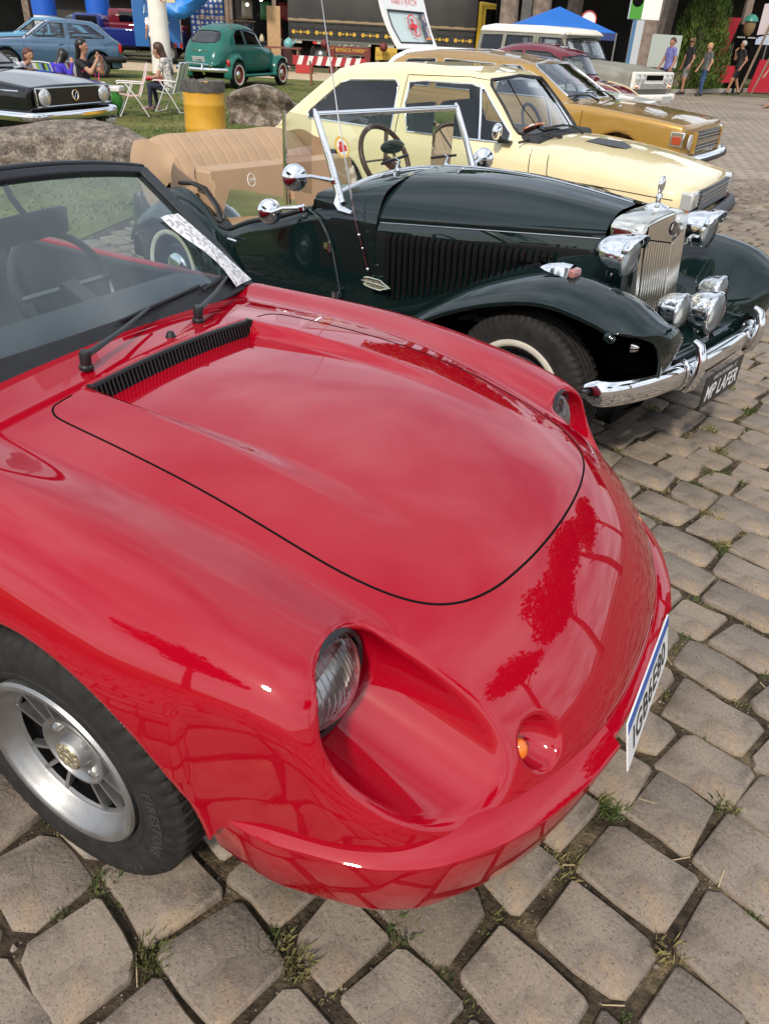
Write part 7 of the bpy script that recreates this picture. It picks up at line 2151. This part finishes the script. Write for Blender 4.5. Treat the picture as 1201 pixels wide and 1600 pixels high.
g.grid(S); g.build('tarpaulin_cover', M_TARP, lo, 60)
g = G(); g.grid([[(-3.95, y, z) for y in (-1.2, 0, 1.2)] for z in (.95, 2.2, 3.1)]); g.build('tail_board', M_BOARD, lo)
g = G(); g.box((0, 0, .86), (8.0, 2.2, .12)); g.box((0, .3, .55), (7.5, .9, .5)); g.build('chassis', M_DARK, lo)
for x in (-2.6, -1.5, 3.6): plain_wheel(lo, (x, -.95, .48), -1, .48, .28, .28, n=28, rim_mat=mat('dull rim', (.1, .1, .1), .6)); plain_wheel(lo, (x, .95, .48), 1, .48, .28, .28, n=20)
M_YEL = mat('lorry yellow', (.60, .40, .02), .45, coat=.4, var=.08, vscale=3)
g = G(); g.prism([(-.55, .75), (.62, .75), (.62, 1.5), (.50, 2.6), (-.55, 2.7)], lambda u, v, d: (4.55 + u, d, v), -1.2, 1.2); cbn = g.build('cab', M_YEL, lo, bevel=.05)
g = G(); g.prism([(-.25, 1.75), (.35, 1.75), (.30, 2.45), (-.25, 2.45)], lambda u, v, d: (4.55 + u, d, v), -1.215, -1.205); g.build('cab_window', M_GLASS_D, cbn); g = G(); g.text('TEXAS', .22, lambda u, v, d: (4.6 + u, -1.206, 1.55 + v)); g.build('door_lettering', mat('grey blue lettering', (.10, .14, .2), .6), cbn, False)
g = G(); g.tube([(4.6 + x, -1.21, z) for x, z in ((-.40, .8), (-.42, 2.55), (.45, 2.5), (.52, 1.5), (.42, .8))], .012, 5); g.build('door_gap', M_DARK, cbn)
# things shown below the lorry: board with number, red frame with yellow signs
sgn = thing('number_board', 'grey board with pale numerals below the lorry', 'sign', (-2.55, 36.6, 0)); g = G(); g.box((0, 0, .78), (1.6, .05, .50)); b_ = g.build('board', mat('grey green board', (.12, .12, .10), .6), sgn, bevel=.02)
g = G(); g.text('1951', .40, lambda u, v, d: (u, -.03, .78 + v), space=1.3); g.build('numerals', mat('pale numerals', (.45, .40, .30), .6), b_, False); g = G(); g.box((-.5, 0, .27), (.06, .05, .54)); g.build('post', M_WOOD, sgn); g = G(); g.box((.5, 0, .27), (.06, .05, .54)); g.build('post', M_WOOD, sgn)
hay = thing('old_machine', 'red iron farm machine with yellow painted name strip', 'farm machine', (-2.4, 34.4, 0))
M_RI = mat('red iron', (.14, .022, .018), .6, var=.2)
g = G(); g.box((0, 0, .78), (1.7, .10, .26)); nm_ = g.build('name_strip', M_RI, hay, bevel=.01); g = G(); g.text('65 IRMÃOS MARINI', .19, lambda u, v, d: (u * .9, -.056, .78 + v)); g.build('strip_lettering', mat('yellow signwriting', (.62, .38, .03), .5), nm_, False)
for x in (-.65, .75): g = G(); g.box((x, 0, .40), (.22, .22, .80)); g.build('frame_leg', M_RI, hay)
for x in (-.95, 1.35): g = G(); g.ball((x, .2, .95), .16, 12, 8); g.build('fly_weight', M_RI, hay)
ys_ = thing('yellow_number_sign', 'small yellow sign with red numerals below the lorry', 'sign', (-.95, 35.0, 0)); g = G(); g.box((0, 0, .72), (.85, .04, .42)); b_ = g.build('board', mat('sign yellow', (.58, .38, .05), .5), ys_); g = G(); g.text('LUP-1153', .19, lambda u, v, d: (u, -.024, .70 + v)); g.build('numerals', mat('sign brown', (.16, .05, .02), .5), b_, False); g = G(); g.box((0, .03, .25), (.06, .04, .5)); g.build('post', M_WOOD, ys_)

# ================================================================== right background
M_BARK = mat('grey brown bark', (.20, .155, .125), .95, var=.3, vscale=5, bump=1.0, bscale=12)
def leaf_crown(g, c, r, n, size, rs):
    for k in range(n):
        d = rs.randn(3); d /= np.linalg.norm(d); q = rs.rand() ** .45
        p = np.array(c) + d * q * np.array(r) * (1 + .25 * math.sin(d[0] * 7) * math.cos(d[1] * 6))
        a = rs.randn(3); a /= np.linalg.norm(a); b = np.cross(a, rs.randn(3)); b /= np.linalg.norm(b); s_ = size * (.6 + .8 * rs.rand())
        V = [p + a * s_, p + b * s_ * .5, p - a * s_, p - b * s_ * .5]
        i0 = len(g.v); g.v += [tuple(v) for v in V]; g.f.append((i0, i0 + 1, i0 + 2, i0 + 3)); g.m.append(0)
M_LEAF = mat('dark foliage', (.035, .065, .018), .7, var=.5, vscale=.9, col2=(.07, .10, .03), c2=(.5, .65), c2scale=2)
def tree(label, loc, h, tr_, lean, crown_r, seed, n=2600, size=.22):
    rs = np.random.RandomState(seed); t = thing('tree', label, 'tree', loc)
    P = [(lean[0] * s, lean[1] * s, h * s) for s in (0, .08, .3, .55, .8)]
    g = G(); g.tube(P, [tr_ * 1.5, tr_ * 1.1, tr_, tr_ * .8, tr_ * .45], 12)
    for k in range(5):
        a = k * 1.3 + rs.rand(); z = h * (.45 + .08 * k); b = Vector((lean[0] * z / h, lean[1] * z / h, z)); e = b + Vector((math.cos(a), math.sin(a), .7)) * crown_r * .7
        g.tube([b, b.lerp(e, .5) + Vector((0, 0, .2)), e], [tr_ * .5, tr_ * .3, tr_ * .12], 7)
    g.build('trunk', M_BARK, t, 60)
    g = G(); c = (lean[0] * .8, lean[1] * .8, h * .82)
    for k in range(7):
        a = k * .9; cc = (c[0] + math.cos(a) * crown_r * .55, c[1] + math.sin(a) * crown_r * .55, c[2] + rs.uniform(-.25, .3) * crown_r); leaf_crown(g, cc, (crown_r * .6, crown_r * .6, crown_r * .45), n // 7, size, rs)
    g.build('crown', M_LEAF, t, False)
    return t
for k, (x, y, h, r_, ln) in enumerate(((3.55, 32.5, 9, .32, (-.4, 0)), (4.75, 33, 9.5, .33, (-.3, .2)), (8.15, 32.0, 9, .34, (.9, 0)), (9.0, 34, 10, .30, (.8, .3)), (9.95, 36, 9, .26, (.5, .2)), (6.5, 37, 10, .3, (.2, 0)), (13.0, 41, 10, .28, (.5, 0)), (11.0, 43, 10, .3, (-.3, 0)))):
    nm = ('broad grey trunk standing beside the blue canopy', 'broad grey trunk right behind the blue canopy', 'leaning grey trunk between signpost and clipped conifer', 'leaning trunk behind the grey notice board', 'thin trunk half hidden by the clipped conifer', 'trunk deep in the dark grove', 'trunk rising behind the red panels', 'far trunk in the shade of the grove')[k]
    tree(nm, (x, y, 0), h, r_, ln, 2.6, 40 + k, 2200)
# clipped conifer
cf = thing('conifer', 'bushy yellow green conifer beside the boulders', 'conifer', (11.25, 34.9, 0)); g = G(); g.lathe([(.10, 0), (.08, 2.0), (0, 2.5)], (0, 0, 0), (0, 0, 1), 10); g.build('trunk', M_BARK, cf)
g = G(); rs = np.random.RandomState(8)
for k in range(10500):
    z = .15 + 4.2 * rs.rand() ** 1.15; a = rs.rand() * 6.283; rmax = 1.18 * (1 - (z / 4.6) ** 2.2) * (.85 + .22 * math.sin(a * 5 + z * 3)) * (.75 + .25 * min(1, z / .5)); r_ = rmax * (.45 + .55 * rs.rand() ** .5)
    p = np.array([math.cos(a) * r_, math.sin(a) * r_, z]); u = np.array([math.cos(a) * .35, math.sin(a) * .35, 1.0]) + rs.randn(3) * .22; u /= np.linalg.norm(u); s_ = .10 + .09 * rs.rand(); w_ = np.cross(u, rs.randn(3)); w_ /= np.linalg.norm(w_)
    i0 = len(g.v); g.v += [tuple(p - w_ * s_ * .22), tuple(p + w_ * s_ * .22), tuple(p + u * s_)]; g.f.append((i0, i0 + 1, i0 + 2)); g.m.append(0)
g.build('crown', mat('conifer foliage', (.055, .10, .012), .75, var=.45, vscale=1.6, col2=(.10, .135, .018), c2=(.45, .65), c2scale=3), cf, False)
# kerb and planted strip
g = G(); kp = [(6.0, 30.6), (9.9, 33.1), (12.0, 35.2), (16.2, 39.2), (26, 47)]
for i in range(len(kp) - 1): g.bar((kp[i][0], kp[i][1], .06), (kp[i + 1][0], kp[i + 1][1], .06), .16, .14)
o = g.build('kerb', mat('kerb concrete', (.42, .38, .32), .9, var=.1), None, False); tag(o, kind='structure')
g = G(); g.add([(6.0, 30.7, .03), (9.9, 33.2, .03), (12, 35.3, .03), (16.2, 39.3, .03), (26, 47.1, .03), (22, 52, .03), (6, 46, .03)], [(0, 1, 2, 3, 4, 5, 6)]); o = g.build('planted_verge', mat('verge soil and grass', (.10, .10, .03), .95, var=.4, vscale=2, col2=(.16, .11, .07), c2=(.45, .6), c2scale=1.2), None, False); tag(o, kind='structure')
gv = G()
for k in range(2600):
    u = NR.rand(); s_ = NR.rand(); i = int(u * 3); f = u * 3 - i; x = kp[i][0] + (kp[i + 1][0] - kp[i][0]) * f - s_ * 1.2 + .0; y = kp[i][1] + (kp[i + 1][1] - kp[i][1]) * f + .15 + s_ * 1.4
    h_ = .08 + .22 * NR.rand(); a = NR.rand() * 6.28; gv.add([(x - .02, y, .03), (x + .02, y, .03), (x + math.cos(a) * h_ * .5, y + math.sin(a) * h_ * .5, .03 + h_)], [(0, 1, 2)])
gv.build('verge_plants', mat('verge leaves', (.08, .13, .02), .8, var=.4, vscale=3), None, False, kind='stuff')
# blue canopy
tn = thing('canopy_tent', 'blue pop-up canopy tent behind the grey wagon', 'tent', (4.65, 29.0, 0))
g = G(); ap = (0, 0, 2.42); cs = [(-1.6, -1.5, 1.78), (1.6, -1.5, 1.78), (1.6, 1.5, 1.78), (-1.6, 1.5, 1.78)]
g.add([ap] + cs, [(0, 1, 2), (0, 2, 3), (0, 3, 4), (0, 4, 1)]); g.build('roof_cloth', mat('canopy blue', (.02, .14, .50), .6, var=.1, vscale=1), tn, False)
for i in range(4):
    a, b = cs[i], cs[(i + 1) % 4]; g = G(); g.add([a, b, (b[0], b[1], 1.58), (a[0], a[1], 1.58)], [(0, 1, 2, 3)]); g.build('valance', mat('valance navy', (.02, .04, .16), .6), tn)
    g = G(); g.tube([(a[0], a[1], 0), a], .025, 6); g.build('leg', M_POLE, tn)
# signpost, board, lamp, panels
sp = thing('signpost', 'white and blue post carrying a green and white sign panel', 'sign', (7.05, 28.3, 0)); g = G(); g.box((0, 0, 1.3), (.34, .12, 2.6)); g.build('post', mat('grey blue post', (.45, .48, .50), .5), sp, bevel=.01); g = G(); g.box((-.12, -.065, 1.2), (.10, .01, 2.4)); g.build('blue_stripe', mat('post blue', (.06, .16, .30), .5), sp)
g = G(); g.box((.12, 0, 2.55), (.95, .16, .75)); pn = g.build('panel', M_WHITE, sp, bevel=.01); g = G(); g.box((-.16, -.085, 2.55), (.38, .01, .73)); g.build('green_field', mat('sign green', (.06, .28, .03), .5), pn); g = G(); g.lathe([(.17, .02), (.14, .03), (0, .03)], (-.16, -.07, 2.66), (0, -1, 0), 20); g.build('dark_disc', M_DARK, pn)
rd = thing('round_sign', 'small round white road sign with red rim', 'sign', (6.1, 31.5, 0)); g = G(); g.tube([(0, 0, 0), (0, 0, 2.4)], .03, 8); g.build('post', M_POLE, rd); g = G(); g.lathe([(.0, .0), (.27, 0), (.28, .02), (0, .025)], (0, -.03, 2.15), (0, -1, 0), 24); d_ = g.build('disc', M_WHITE, rd); g = G(); g.tube([(math.cos(a) * .26, -.06, 2.15 + math.sin(a) * .26) for a in np.linspace(0, 6.283, 24, endpoint=False)], .02, 5, closed=True); g.build('rim', mat('reflector red', (.5, .03, .02), .4), d_)
nb_ = thing('notice_board', 'pale grey green notice board under the trees', 'board', (9.05, 31.9, 0), 20); g = G(); g.box((0, 0, 1.35), (1.25, .06, 1.0)); g.build('panel', mat('pale panel', (.42, .46, .42), .6, col2=(.15, .17, .17), c2=(.62, .66), c2scale=2.2), nb_, bevel=.01)
for x in (-.5, .5): g = G(); g.box((x, .04, .45), (.06, .06, .9)); g.build('post', M_POLE, nb_)
M_REDP = mat('red fabric panel', (.42, .008, .025), .6, var=.08, vscale=1)
def panel(label, pts, th=.05):
    a, b = Vector(pts[0]), Vector(pts[1]); n_ = Vector(((b - a).y, -(b - a).x, 0)).normalized()
    g = G(); V = [Vector(p) for p in pts]; m_ = len(V); g.add([tuple(v) for v in V] + [tuple(v - n_ * th) for v in V], [tuple(range(m_)), tuple(range(2 * m_ - 1, m_ - 1, -1))] + [(i, (i + 1) % m_, m_ + (i + 1) % m_, m_ + i) for i in range(m_)])
    o = g.build('red_screen', M_REDP, None, False); return tag(o, label, 'screen')
panel('slanting red fabric panel behind the conifer', [(12.0, 36.8, .4), (12.75, 36.8, .4), (13.25, 36.8, 2.6), (12.2, 36.8, 2.6)])
panel('low red panel behind the walking couple', [(11.6, 36.2, .35), (13.3, 36.2, .35), (13.3, 36.2, .95), (11.6, 36.2, .95)])
panel('wide red fabric panel beside the dark doorway', [(14.1, 36.4, .05), (18.5, 37.6, .05), (18.5, 37.6, 1.22), (14.3, 36.4, 1.22)])
dr = thing('dark_doorway', 'tall dark doorway with pale frame between the red panels', 'doorway', (13.75, 36.95, 0)); g = G(); g.box((0, .2, 1.2), (.75, .3, 2.4)); g.build('opening', M_DARK, dr); g = G(); g.box((0, .02, 1.95), (.85, .06, .05)); g.build('lintel', mat('pale frame', (.4, .42, .44), .6), dr)
lp = thing('street_lamp', 'lamp post with green cap and amber globe by the red panels', 'street lamp', (13.35, 36.0, 0)); g = G(); g.tube([(0, 0, 0), (0, 0, 2.0)], .05, 8); g.build('post', M_DARK, lp); g = G(); g.lathe([(.10, 2.0), (.20, 2.15), (.22, 2.35), (.20, 2.5)], (0, 0, 0), (0, 0, 1), 18); g.build('globe', mat('amber globe', (.20, .13, .06), .4), lp, 60); g = G(); g.lathe([(.27, 2.48), (.24, 2.60), (.12, 2.70), (0, 2.72)], (0, 0, 0), (0, 0, 1), 18); g.build('cap', mat('green lamp cap', (.03, .22, .16), .4), lp, 60)
bn = thing('hanging_sheet', 'pale sheets hung between leaning poles by the doorway', 'sheet', (14.3, 36.6, 0))
g = G(); g.grid([[(-.35 + .9 * i / 6, .03 * math.sin(i * 2), z + .02 * i) for i in range(7)] for z in (2.05, 2.6, 3.1)]); g.build('cloth', mat('pale sheet', (.55, .48, .50), .8), bn, 60)
for (x0, x1) in ((-.5, .4), (.0, 1.2)): g = G(); g.tube([(x0, -.1, 0), (x1, -.1, 4.0)], .05, 8); g.build('leaning_pole', M_WOOD, bn)
gz = thing('white_gazebo', 'pale canopy tent behind the red panel', 'tent', (17.6, 41.5, 0)); g = G(); g.add([(0, 0, 2.5), (-2, -2, 1.75), (2, -2, 1.75), (2, 2, 1.75), (-2, 2, 1.75)], [(0, 1, 2), (0, 2, 3), (0, 3, 4), (0, 4, 1)]); g.build('roof_cloth', mat('pale blue cloth', (.40, .46, .55), .7), gz, False)
for (x, y) in ((-2, -2), (2, -2), (2, 2), (-2, 2)): g = G(); g.tube([(x, y, 0), (x, y, 1.76)], .03, 6); g.build('leg', M_POLE, gz)
# shaded hall that closes the view behind everything
hall = thing('market_hall', 'long dark open hall closing the view behind stalls and trees', 'building', (0, 52, 0))
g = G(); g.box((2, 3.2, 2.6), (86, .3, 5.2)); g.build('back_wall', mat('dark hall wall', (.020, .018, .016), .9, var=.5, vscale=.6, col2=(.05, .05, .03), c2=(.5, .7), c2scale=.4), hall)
g = G(); g.prism([(-3.2, 5.0), (3.6, 5.4), (3.6, 5.7), (-3.2, 5.3)], lambda u, v, d: (d, u, v), -40, 44); g.build('roof', mat('terracotta tiles', (.34, .12, .06), .8, var=.2, vscale=3), hall)
for k in range(15): g = G(); g.box((-38 + 5.6 * k, -2.6, 2.55), (.35, .35, 5.1)); g.build('post', mat('pale hall post', (.45, .40, .33), .8) if k in (8,) else M_BARK, hall)
# tiled kiosk and the blue and white posts far left
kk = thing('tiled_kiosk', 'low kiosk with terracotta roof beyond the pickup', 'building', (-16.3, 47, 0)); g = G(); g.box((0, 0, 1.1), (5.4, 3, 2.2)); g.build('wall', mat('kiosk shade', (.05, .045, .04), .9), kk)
g = G()
g.prism([(-2.2, 2.25), (0, 3.4), (2.2, 2.25), (2.2, 2.4), (0, 3.55), (-2.2, 2.4)], lambda u, v, d: (d, u, v), -3.0, 3.0); rf = g.build('roof', mat('terracotta tiles', (.34, .12, .06), .8, var=.2, vscale=3), kk)
for k in range(24): g = G(); g.tube([(-2.9 + .25 * k, -2.22, 2.36), (-2.9 + .25 * k, 0, 3.50)], .07, 6); g.build('tile_row', mat('terracotta tiles', (.34, .12, .06), .8, var=.2, vscale=3), rf)
for k, (x, lab) in enumerate(((-16.6, 'blue and white banded gate post beyond the light blue car'), (-14.15, 'tall blue and white banded gate post beside the small grey green car'))):
    bpz = thing('gate_post', lab, 'post', (x, 40.5, 0)); g = G(); g.lathe([(.5, 0), (.5, 1.35)], (0, 0, 0), (0, 0, 1), 24); g.build('white_band', M_WHITE, bpz, 60); g = G(); g.lathe([(.52, 1.35), (.52, 4.0), (0, 4.01)], (0, 0, 0), (0, 0, 1), 24); g.build('blue_band', mat('band blue', (.01, .10, .50), .5), bpz, 60)
wp_ = thing('white_column', 'slim white column beyond the man in the white t-shirt', 'column', (-12.4, 43, 0)); g = G(); g.lathe([(.30, 0), (.26, .3), (.24, 4.5)], (0, 0, 0), (0, 0, 1), 20); g.build('shaft', mat('white pole paint', (.76, .73, .66), .6), wp_, 60)
cpst = thing('concrete_post', 'grey concrete post with white lower half beside the yellow cab', 'post', (4.55, 36.5, 0)); g = G(); g.box((0, 0, .75), (.36, .3, 1.5)); g.build('white_part', M_WHITE, cpst); g = G(); g.box((0, 0, 2.8), (.36, .3, 2.6)); g.build('grey_part', mat('post concrete', (.40, .37, .33), .9, var=.15), cpst)
rst = thing('red_stand', 'red market stand squeezed between the yellow cab and the post', 'stall', (3.85, 36.8, 0)); g = G(); g.box((0, 0, 1.35), (.75, .5, 1.0)); g.build('red_front', mat('stand red', (.55, .03, .06), .6), rst); g = G(); g.box((.05, -.03, .6), (.6, .4, .5)); g.build('orange_box', mat('stand orange', (.65, .16, .02), .6, col2=(.5, .5, .55), c2=(.52, .55), c2scale=3), rst); g = G(); g.box((0, .1, 2.4), (.9, .5, .9)); g.build('dark_awning', M_DARK, rst)
# trees standing round the yard outside the view; they show in the paintwork
for k, (x, y, h) in enumerate(((13.5, 4.0, 9), (15.5, 10.0, 10), (17.0, -3.0, 10), (9.0, -12.0, 10), (20, 17, 10), (-9, -9, 9))):
    tree(('tree at the edge of the cobbled yard facing the red car', 'tall tree across the yard from the roadster', 'tree in the open corner of the cobbled yard', 'tree on the paved side of the yard opposite the parked cars', 'tree between the yard and the red panels', 'tree on the lawn side of the yard opposite the parked cars')[k], (x, y, 0), h, .25, (.3, .2), 3.0, 70 + k, 2600, .28)
